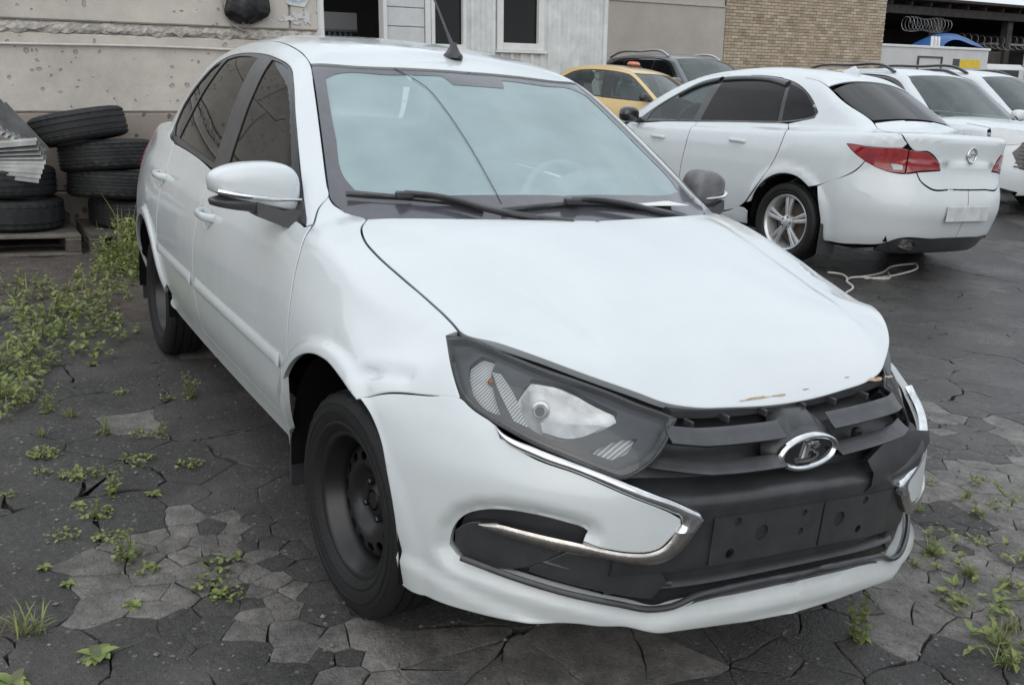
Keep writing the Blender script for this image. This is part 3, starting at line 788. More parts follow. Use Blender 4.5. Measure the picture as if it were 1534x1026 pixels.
def concrete_mat(name, base, pit=.55, sc=22):
    m = bpy.data.materials.new(name); m.use_nodes = True; nt = m.node_tree; b = nt.nodes['Principled BSDF']
    N = lambda t: nt.nodes.new(t); L = nt.links.new
    tc = N('ShaderNodeTexCoord'); P = tc.outputs['Object']
    n1 = N('ShaderNodeTexNoise'); n1.inputs['Scale'].default_value = 2.2; n1.inputs['Detail'].default_value = 9; n1.inputs['Roughness'].default_value = .68; L(P, n1.inputs['Vector'])
    r1 = N('ShaderNodeValToRGB'); r1.color_ramp.elements[0].position = .3; r1.color_ramp.elements[1].position = .72
    r1.color_ramp.elements[0].color = (*[c*.72 for c in base], 1); r1.color_ramp.elements[1].color = (*[c*1.12 for c in base], 1); L(n1.outputs[0], r1.inputs[0])
    n4 = N('ShaderNodeTexNoise'); n4.inputs['Scale'].default_value = 10; n4.inputs['Detail'].default_value = 3; L(P, n4.inputs['Vector'])
    ad = N('ShaderNodeMix'); ad.data_type = 'VECTOR'; ad.inputs[0].default_value = .06; L(P, ad.inputs[4]); L(n4.outputs['Color'], ad.inputs[5])
    v = N('ShaderNodeTexVoronoi'); v.inputs['Scale'].default_value = sc; L(ad.outputs[1], v.inputs['Vector'])
    s = N('ShaderNodeSeparateColor'); L(v.outputs['Color'], s.inputs[0])
    # only some cells are pits, each its own size
    mr = N('ShaderNodeMapRange'); mr.inputs['From Min'].default_value = .62; mr.inputs['From Max'].default_value = 1; mr.inputs['To Min'].default_value = -.05; mr.inputs['To Max'].default_value = .42; L(s.outputs[0], mr.inputs[0])
    ls = N('ShaderNodeMapRange'); L(v.outputs['Distance'], ls.inputs[0]); L(mr.outputs[0], ls.inputs['From Max']); 
    sb = N('ShaderNodeMath'); sb.operation = 'SUBTRACT'; L(mr.outputs[0], sb.inputs[0]); L(v.outputs['Distance'], sb.inputs[1])
    ml = N('ShaderNodeMath'); ml.operation = 'MULTIPLY'; ml.inputs[1].default_value = 14; ml.use_clamp = True; L(sb.outputs[0], ml.inputs[0])
    pm = N('ShaderNodeMath'); pm.operation = 'MULTIPLY'; pm.inputs[1].default_value = pit; L(ml.outputs[0], pm.inputs[0])
    mx = N('ShaderNodeMix'); mx.data_type = 'RGBA'; mx.inputs[7].default_value = (*[c*.30 for c in base], 1); L(pm.outputs[0], mx.inputs[0]); L(r1.outputs[0], mx.inputs[6])
    L(mx.outputs[2], b.inputs['Base Color']); b.inputs['Roughness'].default_value = .9
    iv = N('ShaderNodeMath'); iv.operation = 'SUBTRACT'; iv.inputs[0].default_value = 1; L(ml.outputs[0], iv.inputs[1])
    bp = N('ShaderNodeBump'); bp.inputs['Strength'].default_value = .9; bp.inputs['Distance'].default_value = .012; L(iv.outputs[0], bp.inputs['Height'])
    n3 = N('ShaderNodeTexNoise'); n3.inputs['Scale'].default_value = 60; n3.inputs['Detail'].default_value = 6; L(P, n3.inputs['Vector'])
    b2 = N('ShaderNodeBump'); b2.inputs['Strength'].default_value = .4; b2.inputs['Distance'].default_value = .006; L(n3.outputs[0], b2.inputs['Height']); L(bp.outputs[0], b2.inputs['Normal'])
    L(b2.outputs[0], b.inputs['Normal'])
    return m
M_CONC = concrete_mat('cast_concrete', (.51,.47,.425), .42); M_CONC2 = concrete_mat('rough_concrete', (.29,.25,.215), .8, 16)
M_MORT = mat('mortar', (.52,.485,.445), .95, nscale=22, namt=.45, bump=1.0, bscale=45)
wall = empty('concrete_wall', WF(-1,0,0), 0, 'pitted concrete block wall behind the stacked tyres', 'wall')
def rel(o, root):
    """parent o under root without moving it"""
    bpy.context.view_layer.update(); o.parent = root; o.matrix_parent_inverse = Matrix.Translation(-root.location); return o
rows = [(-.35,.425,M_CONC2,.0),(.43,1.004,M_CONC2,.55),(1.012,1.572,M_CONC,.42),(1.66,2.235,M_CONC,.46),(2.245,2.82,M_CONC,.2)]
for h0, h1, mt, off in rows:
    s = -5.2 - off
    while s < 1.96:
        e = min(s + (2.385 if s < -3 else 2.585), 1.965); s0 = max(s, -7)
        if e - s0 > .1:
            b = MB(); WF.box(b, s0, e, h0, h1, -.40 + random.uniform(-.004,.004), random.uniform(-.006,.008), bev=.010); rel(b.build('concrete_block', mt), wall)
        s += 2.40 if s < -3 else 2.60
mb = MB(); WF.box(mb, -6.9, 1.95, -.3, 2.80, -.39, -.022); rel(mb.build('wall_core', M_MORT), wall)
# ragged mortar bed squeezed out between two courses
V = []; Fc = []; rg = np.random.default_rng(2); ns = 260
for i in range(ns+1):
    s = -6.8 + 8.75*i/ns
    for j, (h, t) in enumerate(((1.575,-.02),(1.582,.004),(1.60,.012),(1.618,.010),(1.634,.002),(1.645,-.02))):
        q = WF(s, h + rg.uniform(-.012,.012)*(1.6 if j in (1,4) else 1), t*.7 + rg.uniform(-.007,.007)); V.append(q)
Fc = [(i*6+j, (i+1)*6+j, (i+1)*6+j+1, i*6+j+1) for i in range(ns) for j in range(5)]
rel(mesh('mortar_bed', V, Fc, M_MORT), wall)
b = MB(); b.tube([WF(s, 1.492 + .008*math.sin(s*2.1) - .004*s, .022) for s in np.linspace(-6, 1.95, 60)], .010, 8)
tag(b.build('wall_cable', mat('cable_white',(.58,.56,.53),.6,nscale=9), smooth=60), 'pale cable run along the concrete wall above the tyres', 'cable')
# black bag on its cord
bag = empty('black_bag', WF(1.37,1.7,.05), 0, 'limp black plastic bag hanging on the concrete wall', 'bag')
n, mrow = 26, 14; V = []; rg = np.random.default_rng(8)
for j in range(mrow+1):
    v = j/mrow; h = 1.70 + .50*v; w = .165*(1 - .55*v**2)*min(1, (v*5)**.4 + .25); d = .05*(math.sin(math.pi*min(.98, v+.12)))+.012
    for i in range(n):
        a = 2*math.pi*i/n; k = 1 + .10*math.sin(5*a + 2*v) + .07*math.sin(9*a - 5*v)
        V.append(WF(1.36 + w*math.cos(a)*k + .02*math.sin(v*4), h + .018*math.sin(3*a)*(1-v), .065 + d*math.sin(a)*k))
Fc = [(j*n+i, j*n+(i+1) % n, (j+1)*n+(i+1) % n, (j+1)*n+i) for j in range(mrow) for i in range(n)] + [tuple(range(n))[::-1], tuple(mrow*n+i for i in range(n))]
o = mesh('bag_skin', V, Fc, mat('bin_liner',(.012,.012,.013),.32,nscale=14,bump=.6,bscale=18)); auto_smooth(o, 70); rel(o, bag)
b = MB(); b.tube(smooth_line([WF(1.20,2.1,.06),WF(1.195,1.86,.05),WF(1.215,1.75,.03),WF(1.30,1.655,.03),WF(1.38,1.635,.02)], .03, 80, False), .007, 6); rel(b.build('bag_cord', mat('cord',(.3,.29,.27),.7), smooth=60), bag)
# torn poster and the flakes of white paint under it
def flake(name, cs, ch, w, hh, seed, material, t=.012, n=18, lo=.6):
    r = np.random.default_rng(seed); P = []
    for i in range(n):
        a = 2*math.pi*i/n; k = r.uniform(lo, 1.05); P.append((cs + w*k*np.clip(1.25*math.cos(a),-1,1), ch + hh*k*np.clip(1.25*math.sin(a),-1,1)))
    V = [WF(s, h, t) for s, h in P] + [WF(s, h, t-.006) for s, h in P]
    return mesh(name, V, [tuple(range(n)), tuple(range(2*n-1, n-1, -1))] + [(i, n+i, n+(i+1) % n, (i+1) % n) for i in range(n)], material)
M_PAPER = mat('old_paper', (.62,.63,.63), .85, nscale=16, namt=.3); M_BLUE = mat('poster_blue', (.16,.32,.52), .8, nscale=30, namt=.6, col2=(.55,.60,.64))
ps = empty('torn_poster', WF(1.79,1.85,.01), 0, 'torn scrap of white and blue poster on the concrete wall', 'poster')
rel(flake('paper_scrap', 1.79, 1.93, .10, .09, 3, M_PAPER, lo=.8), ps); rel(flake('paper_print', 1.785, 1.925, .075, .05, 4, M_BLUE, t=.016, lo=.7), ps)
for k, (s, h, w, hh) in enumerate(((1.80,1.765,.07,.035),(1.72,1.745,.06,.024),(1.87,1.75,.045,.055),(1.78,1.715,.05,.018),(1.66,1.73,.03,.014))):
    o = flake('paint_flake', s, h, w, hh, 20+k, M_PAPER, t=.010, lo=.35, n=22); rel(o, ps)
# ---------- sheet-metal building ----------
BF_ = Frame((-5.75,-.783,-.057), 2.1)
bd = empty('metal_building', BF_(3.4,0,0), 0, 'grey corrugated sheet-metal building with a dark doorway and two narrow windows', 'building')
M_CORR = mat('galvanised_sheet', (.68,.705,.705), .5, metal=.1, nscale=3, namt=.25, bump=.1, bscale=30)
M_PVC = mat('white_pvc', (.66,.67,.66), .4, nscale=5, namt=.12); M_SID = mat('pale_siding', (.55,.57,.575), .5, nscale=5, namt=.15)
def corrugated(s0, s1, h0, h1, t=.02, name='corrugated_sheet', pitch=.105, root=bd, material=M_CORR, fr=BF_):
    V = []; s = s0; P = []
    while s < s1:
        for ds, dt in ((0,0),(.030,0),(.042,.022),(.068,.022),(.080,0)): P.append((min(s+ds, s1), dt))
        s += pitch
    P.append((s1, 0)); n = len(P)
    V = [fr(a, h0, t + d) for a, d in P] + [fr(a, h1, t + d) for a, d in P]
    return rel(mesh(name, V, [(i, i+1, n+i+1, n+i) for i in range(n-1)], material), root)
def frame_box(name, parts, material, root=bd, bev=.006, fr=BF_):
    b = MB()
    for p in parts: fr.box(b, *p, bev=bev)
    return rel(b.build(name, material), root)
TOPH = 3.1
corrugated(3.305, 3.60, -.2, TOPH); corrugated(4.10, 4.76, -.2, TOPH); corrugated(3.60, 4.10, -.2, 1.555); corrugated(3.60,4.10,2.75,TOPH)
corrugated(2.96, 3.30, -.2, 1.55); corrugated(2.96,3.30,2.75,TOPH)
frame_box('corner_post', [(4.75,4.79,-.2,TOPH,-.02,.05)], M_CORR)
frame_box('door_frame', [(1.967,2.00,-.2,2.35,-.06,.055),(2.515,2.55,-.2,2.35,-.06,.055),(1.967,2.55,2.35,2.42,-.06,.055)], M_PVC)
for k in range(-1, 18):
    h = k*.155 + .02
    frame_box('siding_board', [(2.555,2.90,h,h+.150,-.01,.03)], M_SID, bev=.008)
frame_box('trim_strip', [(2.905,2.955,-.2,TOPH,-.01,.045)], M_PVC)
def window(s0, s1, h0, h1, fw):
    w = rel(empty('window', BF_((s0+s1)/2, h0, 0)), bd)
    fr_ = MB()
    for p in ((s0,s0+fw,h0,h1,-.04,.045),(s1-fw,s1,h0,h1,-.04,.045),(s0+fw,s1-fw,h0,h0+fw,-.04,.045),(s0+fw,s1-fw,h1-fw,h1,-.04,.045)): BF_.box(fr_, *p, bev=.006)
    BF_.box(fr_, s0-.02, s1+.02, h0-.025, h0-.002, -.02, .07, bev=.004)
    o = fr_.build('window_frame', M_PVC); bpy.context.view_layer.update(); o.parent = w; o.matrix_parent_inverse = w.matrix_world.inverted()
    q = mesh('window_pane', [BF_(s0+fw,h0+fw,.0),BF_(s1-fw,h0+fw,.0),BF_(s1-fw,h1-fw,.0),BF_(s0+fw,h1-fw,.0)], [(0,1,2,3)], M_TINT); q.parent = w; q.matrix_parent_inverse = w.matrix_world.inverted()
    c = MB(); ss = np.linspace(s0+fw, s1-fw, 24); c.sweep([(0,0),(0,.004)], [(BF_(s, h0, -.10 + .02*math.sin(40*s)), UPV*(h1-h0)*100/100, NW) for s in ss], closed=False, cap=False) if False else None
w1 = window(2.96, 3.30, 1.555, 2.74, .035); w2 = window(3.605, 4.095, 1.56, 2.74, .062)
# room seen through the doorway
rm = MB()
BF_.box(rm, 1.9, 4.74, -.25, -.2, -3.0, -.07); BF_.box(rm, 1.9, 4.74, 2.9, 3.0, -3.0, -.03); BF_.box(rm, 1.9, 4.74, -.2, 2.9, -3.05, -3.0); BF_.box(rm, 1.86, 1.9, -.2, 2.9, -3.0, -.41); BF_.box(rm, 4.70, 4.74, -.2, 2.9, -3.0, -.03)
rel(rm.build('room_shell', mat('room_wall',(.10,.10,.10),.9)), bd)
frame_box('roof_slab', [(1.85,4.85,TOPH,TOPH+.12,-3.1,.12)], M_CORR)
ctr = MB(); BF_.box(ctr, 2.0, 2.5, 1.71, 1.86, -.62, -.58); rel(ctr.build('counter_panel', mat('counter',(.12,.125,.13),.6)), bd)
for k in range(9):
    b = MB(); BF_.box(b, 2.03+.05*k, 2.055+.05*k, 1.2, 1.70, -.60, -.585); rel(b.build('baluster', M_BLACK), bd)
b = MB(); BF_.box(b, 2.0, 2.5, 1.695, 1.715, -.62, -.57); rel(b.build('handrail', M_BLACK), bd)
# ---------- far wall: plaster, then brick ----------
FF = Frame((-19.0, 17.95, .6))
M_PLAST = mat('grey_plaster', (.44,.405,.365), .9, nscale=.8, namt=.2, bump=.3, bscale=12)
pw = empty('plaster_wall', FF(-4,0,0), 0, 'plain grey-beige plastered wall left of the brick wall, beyond the taxi', 'wall')
b = MB(); FF.box(b, -9, -.02, -1, 3.46, -.3, 0); rel(b.build('plaster_face', M_PLAST), pw)
b = MB(); FF.box(b, -9, -.02, 3.47, 5.5, -.3, -.04, bev=.01); rel(b.build('plaster_upper', M_PLAST), pw)
b = MB(); FF.box(b, -9, -.02, 3.42, 3.47, -.05, .03, bev=.01); rel(b.build('ledge', M_MORT), pw)
bw_ = empty('brick_wall', FF(3,0,0), 0, 'buff brick wall standing behind the parked cars', 'wall')
b = MB(); FF.box(b, 0, 6.55, -1, 6, -.35, -.012); rel(b.build('mortar_face', mat('dark_mortar',(.14,.12,.10),.95,nscale=8)), bw_)
MBR = [mat('buff_brick', (.46,.375,.275), .85, nscale=3, namt=.3), mat('buff_brick_dark', (.37,.295,.21), .85, nscale=3, namt=.3), mat('buff_brick_pale', (.53,.445,.345), .85, nscale=3, namt=.3)]
b = MB(); rr = random.Random(4); PI_ = .262; H_ = .088; visible = []
for r in range(0, 52):
    h = 1.2 + r*H_; s = (.5*PI_ if r % 2 else 0)
    if s: FF.box(b, 0, s-.014, h, h+H_-.015, -.02, rr.uniform(0,.004), mi=rr.choice((0,0,1,2)))
    while s < 6.55:
        FF.box(b, s, min(s+PI_-.014, 6.55), h, h+H_-.015, -.02, rr.uniform(0,.005), mi=rr.choice((0,0,0,1,2))); s += PI_
o = b.build('bricks', None, None, mats=MBR); rel(o, bw_); o['kind'] = 'stuff'
# ---------- open shed on the right, its clutter, the truck ----------
SH = Frame((-21.0, 26.6, .9), 1.2)
shed = empty('open_shed', SH(6,0,0), 0, 'dark open-sided shed with steel posts behind the white truck', 'shed')
M_SHED = mat('dark_steel', (.045,.038,.034), .8, nscale=4, namt=.5); M_SHEDR = mat('rusty_sheet', (.05,.032,.026), .85, nscale=6, namt=.6)  # near-black brown for frame, back wall and crate; redder brown for the roof
for k in range(23):
    b = MB(); s = .2 + k*1.0; SH.box(b, s, s+.10, 4.15, 4.30, -8, .6, bev=.01); rel(b.build('roof_joist', M_SHED), shed)
corrugated(-.2, 24, 4.32, 4.33, 0, 'roof_sheet', .25, shed, M_SHEDR, SH)
b = MB(); SH.box(b, -.2, 24, 4.31, 4.40, -8.2, .9); rel(b.build('roof_deck', M_SHEDR), shed)
b = MB(); SH.box(b, -.2, 24, 3.86, 4.14, .42, .55, bev=.01); rel(b.build('eaves_beam', M_SHED), shed)
for s in (2.9, 6.95, 11): b = MB(); SH.box(b, s, s+.30, -1, 4.1, .1, .4, bev=.02); rel(b.build('shed_post', M_SHED), shed)
b = MB(); SH.box(b, -3, 30, -1, 4.28, -8.2, -8); rel(b.build('back_wall', M_SHED), shed)
b = MB(); SH.box(b, 6.9, 14.0, 3.05, 3.12, -7.9, -.2); rel(b.build('shelf_slab', mat('dusty_sheet',(.30,.30,.29),.8,nscale=3)), shed)
# coils of razor wire
for k, (s0, s1, h, r) in enumerate(((.1,2.3,3.45,.22),(2.6,7.2,3.0,.22))):
    P = [SH(s0 + (s1-s0)*i/220 , h + r*math.sin(i*.36)*(1+.12*math.sin(i*.05)), 1.35 + r*math.cos(i*.36)) for i in range(221)]
    b = MB(); b.tube(P, .008*1.2, 4); tag(b.build('razor_wire', M_STEEL), ['short coil of razor wire above the blue tarpaulin', 'long coil of razor wire in front of the dark shed'][k], 'wire')
fence = empty('stake_fence', SH(9,2,1), 0, 'row of pale stakes standing at the right edge beneath the shed', 'fence')
for k in range(14): b = MB(); SH.box(b, 7.4+.17*k, 7.45+.17*k, 1.5, 2.95+.15*math.sin(k*2.1), .9, .95); rel(b.build('fence_stake', M_SID), fence)
V = []; n = 22; m_ = 10   # tarpaulin draped over a heap
for i in range(n+1):
    for j in range(m_+1):
        u, v = i/n, j/m_; hgt = 2.62 + .80*math.sin(math.pi*min(1, u*1.05))**.55*math.sin(math.pi*(.12+.76*v))**.6*(1 - .35*u) + .05*math.sin(9*u+5*v)
        V.append(SH(.75 + 2.9*u, hgt - (.25*u), 2.4 - 1.5*v))
Fc = [(i*(m_+1)+j, (i+1)*(m_+1)+j, (i+1)*(m_+1)+j+1, i*(m_+1)+j+1) for i in range(n) for j in range(m_)]
tag(mesh('blue_tarp', V, Fc, mat('tarp_blue',(.035,.13,.36),.45,nscale=3,namt=.4,bump=.5,bscale=5), None, smooth=True), 'blue tarpaulin draped over a load above the truck', 'tarpaulin')
b = MB(); SH.box(b, .3, 3.9, -.6, 2.6, .9, 2.4, bev=.03); tag(b.build('load_crate', M_SHED), 'dark load under the blue tarpaulin', 'crate')
lad = empty('plank_stack', SH(.3,2,2), 0, 'pale planks leaning at the brick corner beside the blue tarpaulin', 'planks')
for k in range(3): b = MB(); b.tube([SH(.05+.16*k,2.0,2.6),SH(.35+.16*k,3.0,2.3)], .055, 4); rel(b.build('plank', M_PVC), lad)
# box truck
TF = Frame((-15.0, 19.6, .5), 1.30)
trk = empty('box_truck', TF(4,0,-1), 0, 'white box truck with a yellow and black sticker on its side', 'truck')
M_TRK = mat('truck_panel', (.55,.55,.545), .45, nscale=1.5, namt=.14)
b = MB(); TF.box(b, -.8, 4.6, .7, 2.62, -2.3, 0, bev=.04); rel(b.build('cargo_box', M_TRK), trk)
b = MB(); TF.box(b, -.82, 4.62, 2.585, 2.65, -2.32, .03, bev=.012); rel(b.build('roof_rail', M_PVC), trk)
b = MB()
for p in ((1.62,2.62,2.34,2.38,0,.03),(1.62,1.67,1.7,2.34,0,.03),(2.57,2.62,1.7,2.34,0,.03),(1.62,2.62,1.62,1.69,0,.03)): TF.box(b, *p)
rel(b.build('hatch_frame', M_BLACK), trk)
b = MB(); TF.box(b, 2.3, 2.5, 1.95, 2.03, 0, .04); rel(b.build('hatch_latch', M_STEEL), trk)
b = MB(); TF.box(b, 3.08, 3.36, 2.12, 2.34, 0, .006); rel(b.build('sticker_black', M_BLACK), trk)
b = MB(); TF.box(b, 3.37, 4.25, 2.10, 2.33, 0, .006); rel(b.build('sticker_yellow', mat('sticker_yellow',(.72,.52,.04),.5,nscale=9,namt=.2)), trk)
b = MB(); TF.box(b, 4.62, 6.6, .5, 2.25, -2.1, -.1, bev=.18); rel(b.build('truck_cab', M_TRK), trk)
b = MB(); TF.box(b, 4.75, 6.2, 1.55, 2.1, -.12, -.085, bev=.01); rel(b.build('cab_window', M_TINT), trk)
b = MB(); TF.box(b, .1, 6.5, .35, .7, -2.1, -.2); rel(b.build('chassis', M_BLACK), trk)
for s in (1.2, 5.6):
    b = MB(); c = TF(s, .42, -.25); b.lathe([(.0,.1),(.25,.1),(.42,.12),(.45,.06),(.45,-.15)], 28, M=Matrix.Translation(c) @ Vector(NW).to_track_quat('Z','Y').to_matrix().to_4x4()); rel(b.build('wheel', M_RUBBER, smooth=40), trk)
# =====================================================================
# the white saloon in the foreground (right-hand side outlines, y < 0)
# =====================================================================
S = SedanBody(); SF = S.F
car = empty('white_car', (0,0,0), 0, 'white saloon with a crumpled wing and a torn front bumper, nearest the camera', 'car')
HOOD = [(-.123,0,.967),(-.16,-.25,.97),(-.23,-.48,.965),(-.303,-.628,.958),(-.25,-.663,.942),(-.175,-.682,.919),(-.113,-.683,.903),(.025,-.67,.867),(.142,-.654,.837),(.214,-.646,.817),(.259,-.643,.804),(.283,-.643,.796),
        (.396,-.602,.795),(.478,-.543,.778),(.55,-.471,.754),(.606,-.392,.728),(.635,-.341,.709),(.654,-.272,.696),(.664,-.177,.688),(.671,-.073,.682)]
def bonnet_creases(X, N):
    yc = .50 - .13*(X[:,0] + .2)
    return X + N*(.0045*sstep(.016, -.016, np.abs(X[:,1]) - yc)*sstep(.60, .42, X[:,0])*sstep(-.22, -.10, X[:,0]))[:,None]
panel('hood', SF, sym(HOOD), (.35,0,1), M_WHITE, car, res=.014, gap=.007, depth=.022, corner=50, warp=bonnet_creases)
GAP = [(-.479,-.671,.996),(-.457,-.706,.967),(-.409,-.739,.927),(-.345,-.780,.878),(-.328,-.813,.81),(-.312,-.833,.74),(-.300,-.845,.629),(-.294,-.851,.558),(-.304,-.846,.476),(-.345,-.821,.372)]
WSB = [(-.446,-.668,.978),(-.408,-.65,.965),(-.361,-.631,.958)]
ARCH_R = .384
def arch_pt(a, r=ARCH_R, xc=0.0, y=-.835): a = math.radians(a); return (xc + r*math.cos(a), y, .285 + r*math.sin(a))
FENDER = GAP[::-1] + WSB + HOOD[3:12] + [(.276,-.669,.787),(.345,-.692,.757),(.398,-.705,.724),(.431,-.708,.697),(.369,-.756,.689),(.278,-.806,.670),(.200,-.835,.632)] + [arch_pt(a) for a in (74,88,102,116,130,144,158,169)]
def dent(X, N):
    """the crumple above the front arch and behind the lamp, and the panel's own creases"""
    def hump(c, rx, rz, tilt=0):
        d = X - np.array(c); a = d[:,0]*math.cos(tilt) + d[:,2]*math.sin(tilt); b = -d[:,0]*math.sin(tilt) + d[:,2]*math.cos(tilt)
        return np.clip(1 - np.sqrt((a/rx)**2 + (b/rz)**2), 0, 1)
    fold = pdist(X, [(.300,-.765,.708),(.235,-.785,.697),(.165,-.825,.690)])
    h = -.013*np.exp(-(fold/.012)**1.2) + .004*np.exp(-((fold-.03)/.02)**2)
    fold2 = pdist(X, [(.165,-.825,.690),(.14,-.82,.735),(.10,-.80,.775)]); h += -.003*np.exp(-(fold2/.014)**1.4)
    h += .006*hump((.07,-.83,.735), .12, .05, -.35)
    return X + N*h[:,None]
def left_shoved(P):
    """the far lamp and wing end were pushed in and down with the bumper"""
    P = np.array(P, float); k = sstep(.30, .58, P[:,1])*sstep(.0, .34, P[:,0])
    P[:,0] -= .050*k; P[:,1] -= .040*k; P[:,2] -= .040*k; return P
panel('front_fender', SF, FENDER, (.25,-.78,.55), M_WHITE, car, res=.012, gap=.004, depth=.016, corner=42, warp=dent)
panel('front_fender', SF, FENDER, (.25,-.78,.55), M_WHITE, car, res=.03, gap=.004, depth=.016, corner=42, mirror=True, post=lambda P: left_shoved(P))
BELT = [(-.426,-.758,.925),(-.881,-.77,.943),(-1.442,-.76,.969),(-1.656,-.752,.980),(-2.015,-.739,.995),(-2.398,-.723,1.01)]
WINDOW = [(-.426,-.758,.925),(-.537,-.727,.996),(-.686,-.689,1.095),(-.84,-.65,1.195),(-.996,-.609,1.288),(-1.10,-.585,1.335),(-1.20,-.573,1.358),(-1.32,-.563,1.372),(-1.499,-.547,1.384),(-1.668,-.539,1.390),(-1.963,-.534,1.388),(-2.12,-.535,1.374),(-2.24,-.548,1.345),(-2.37,-.581,1.285),(-2.494,-.612,1.205),(-2.58,-.64,1.12),(-2.59,-.673,1.052),(-2.50,-.705,1.02)] + BELT[::-1][:-1]
FDOOR = GAP[2:] + [(-.345,-.80,.376),(-.9,-.80,.376),(-1.40,-.80,.376),(-1.425,-.84,.6),(-1.43,-.81,.85),(-1.442,-.77,.966)] + [BELT[1], BELT[0]]
RDOOR = [(-1.442,-.77,.966),(-1.43,-.81,.85),(-1.425,-.84,.6),(-1.40,-.80,.376),(-2.0,-.80,.376),(-2.07,-.82,.42),(-2.13,-.83,.52),(-2.15,-.83,.6),(-2.17,-.82,.8),(-2.22,-.78,.93),(-2.30,-.735,1.004)] + [BELT[4], BELT[3]]
both('front_door', SF, FDOOR, (0,-1,.2), M_WHITE, car, res=.035, gap=.005, corner=40)
both('rear_door', SF, RDOOR, (0,-1,.2), M_WHITE, car, res=.035, gap=.005, corner=40)
SILL = [(-.336,-.82,.376),(-.372,-.8,.345),(-.40,-.79,.30),(-1.2,-.78,.296),(-2.05,-.78,.292),(-2.09,-.79,.33),(-2.06,-.8,.376)]
both('sill', SF, SILL, (0,-1,-.25), M_WHITE, car, res=.04, gap=.003, corner=40)
SEAM = [(-1.056,-.532,1.356),(-1.188,-.516,1.39),(-1.368,-.496,1.416),(-1.584,-.477,1.437),(-1.9,-.47,1.445),(-2.2,-.465,1.425),(-2.42,-.462,1.385)]
WSE = [(-.478,-.67,.996),(-.519,-.661,1.023),(-.643,-.631,1.106),(-.77,-.60,1.19),(-.911,-.566,1.279),(-1.056,-.532,1.356)]
RWE = [(-2.55,-.50,1.30),(-2.70,-.545,1.19),(-2.82,-.57,1.10)]
# frame around the side windows: belt rear end, window rear edge, top edge, front edge, back to the screen pillar foot
SIDEF = WSE[:-1] + SEAM + RWE + [(-2.95,-.62,1.055),(-3.25,-.62,1.04),(-3.36,-.64,.98),(-3.40,-.66,.80),(-3.42,-.66,.60),(-3.40,-.66,.40),(-3.32,-.68,.28),(-2.95,-.74,.26)] \
  + [(-2.476 + .372*math.cos(math.radians(a)), -.83, .285 + .372*math.sin(math.radians(a))) for a in (184,165,145,125,105,85,65,45,25,12)] + [(-2.07,-.82,.42),(-2.13,-.83,.52),(-2.15,-.83,.6),(-2.17,-.82,.8),(-2.22,-.78,.93),(-2.30,-.735,1.004)] \
  + [(-2.398,-.723,1.01)] + WINDOW[:18][::-1] + [(-.415,-.738,.93),(-.457,-.706,.967)]
panel('body_side', SF, SIDEF, (0,-.80,.60), M_WHITE, car, res=.013, gap=.004, corner=46)
panel('body_side', SF, SIDEF, (0,-.80,.60), M_WHITE, car, res=.05, gap=.004, corner=46, mirror=True)
WTOP = [(-.935,0,1.384),(-.95,-.2,1.382),(-.99,-.40,1.37),(-1.056,-.532,1.356)]
RTOP = [(-2.42,-.462,1.385),(-2.40,-.25,1.42),(-2.39,0,1.43)]
panel('roof', SF, sym(WTOP + SEAM[1:] + RTOP[1:])[:], (.05,0,1), M_WHITE, car, res=.035, gap=.004, corner=50)
# glass
WS = [(-.20,0,.962),(-.24,-.25,.962),(-.33,-.5,.955),(-.40,-.645,.966)] + [(-.478,-.67,.996)] + WSE[1:] + WTOP[::-1][1:]
WSO = sym(WS[:-1] )
wsd = (.75,0,.9)
WSIN = [(-.30,0,1.02),(-.33,-.25,1.02),(-.40,-.48,1.015),(-.47,-.595,1.02),(-.52,-.606,1.05),(-.69,-.573,1.153),(-.866,-.534,1.263),(-.955,-.512,1.318),(-.965,-.48,1.335),(-.925,-.3,1.352),(-.912,-.12,1.355),(-.86,-.10,1.325),(-.857,-.0,1.325)]
w = panel('windshield', S.green_F, WSO, wsd, M_GLASS, car, res=.05, gap=.006, depth=0, offset=-.008, corner=50, hip=False)
panel('windshield_band', S.green_F, WSO, wsd, M_FRIT, w, res=.05, gap=.006, depth=0, offset=-.0065, corner=50, hip=False, holes=[sym(WSIN)])
GL_F = [(-.60,-.70,1.02),(-.70,-.68,1.09),(-.84,-.65,1.187),(-.996,-.609,1.277),(-1.10,-.585,1.322),(-1.22,-.573,1.35),(-1.34,-.563,1.362),(-1.40,-.56,1.366),(-1.30,-.755,.979),(-.881,-.77,.96),(-.58,-.76,.948)]
GL_R = [(-1.50,-.75,.992),(-1.60,-.55,1.366),(-1.75,-.539,1.372),(-1.963,-.534,1.370),(-2.09,-.535,1.355),(-2.30,-.70,1.022)]
GL_Q = [(-2.34,-.72,1.026),(-2.15,-.54,1.345),(-2.24,-.548,1.328),(-2.36,-.581,1.27),(-2.475,-.612,1.195),(-2.55,-.64,1.12),(-2.555,-.673,1.065),(-2.48,-.705,1.036)]
both('window_frame', S.green_F, WINDOW, (0,-1,.3), M_BLACK, car, res=.03, gap=.002, depth=.008, offset=-.003, corner=50, hip=False, holes=[GL_F, GL_R, GL_Q])
for g in (GL_F, GL_R, GL_Q): both('side_window', S.green_F, g, (0,-1,.3), M_TINT, car, res=.03, gap=0, depth=0, offset=-.007, corner=40, hip=False)
REARW = [(-2.46,0,1.40),(-2.47,-.25,1.385),(-2.48,-.44,1.34),(-2.60,-.49,1.26),(-2.74,-.535,1.15),(-2.80,-.545,1.10),(-2.84,-.3,1.11),(-2.85,0,1.112)]
panel('rear_window', S.green_F, sym(REARW), (-.6,0,.8), M_TINT, car, res=.06, gap=.004, depth=0, offset=-.005, hip=False)
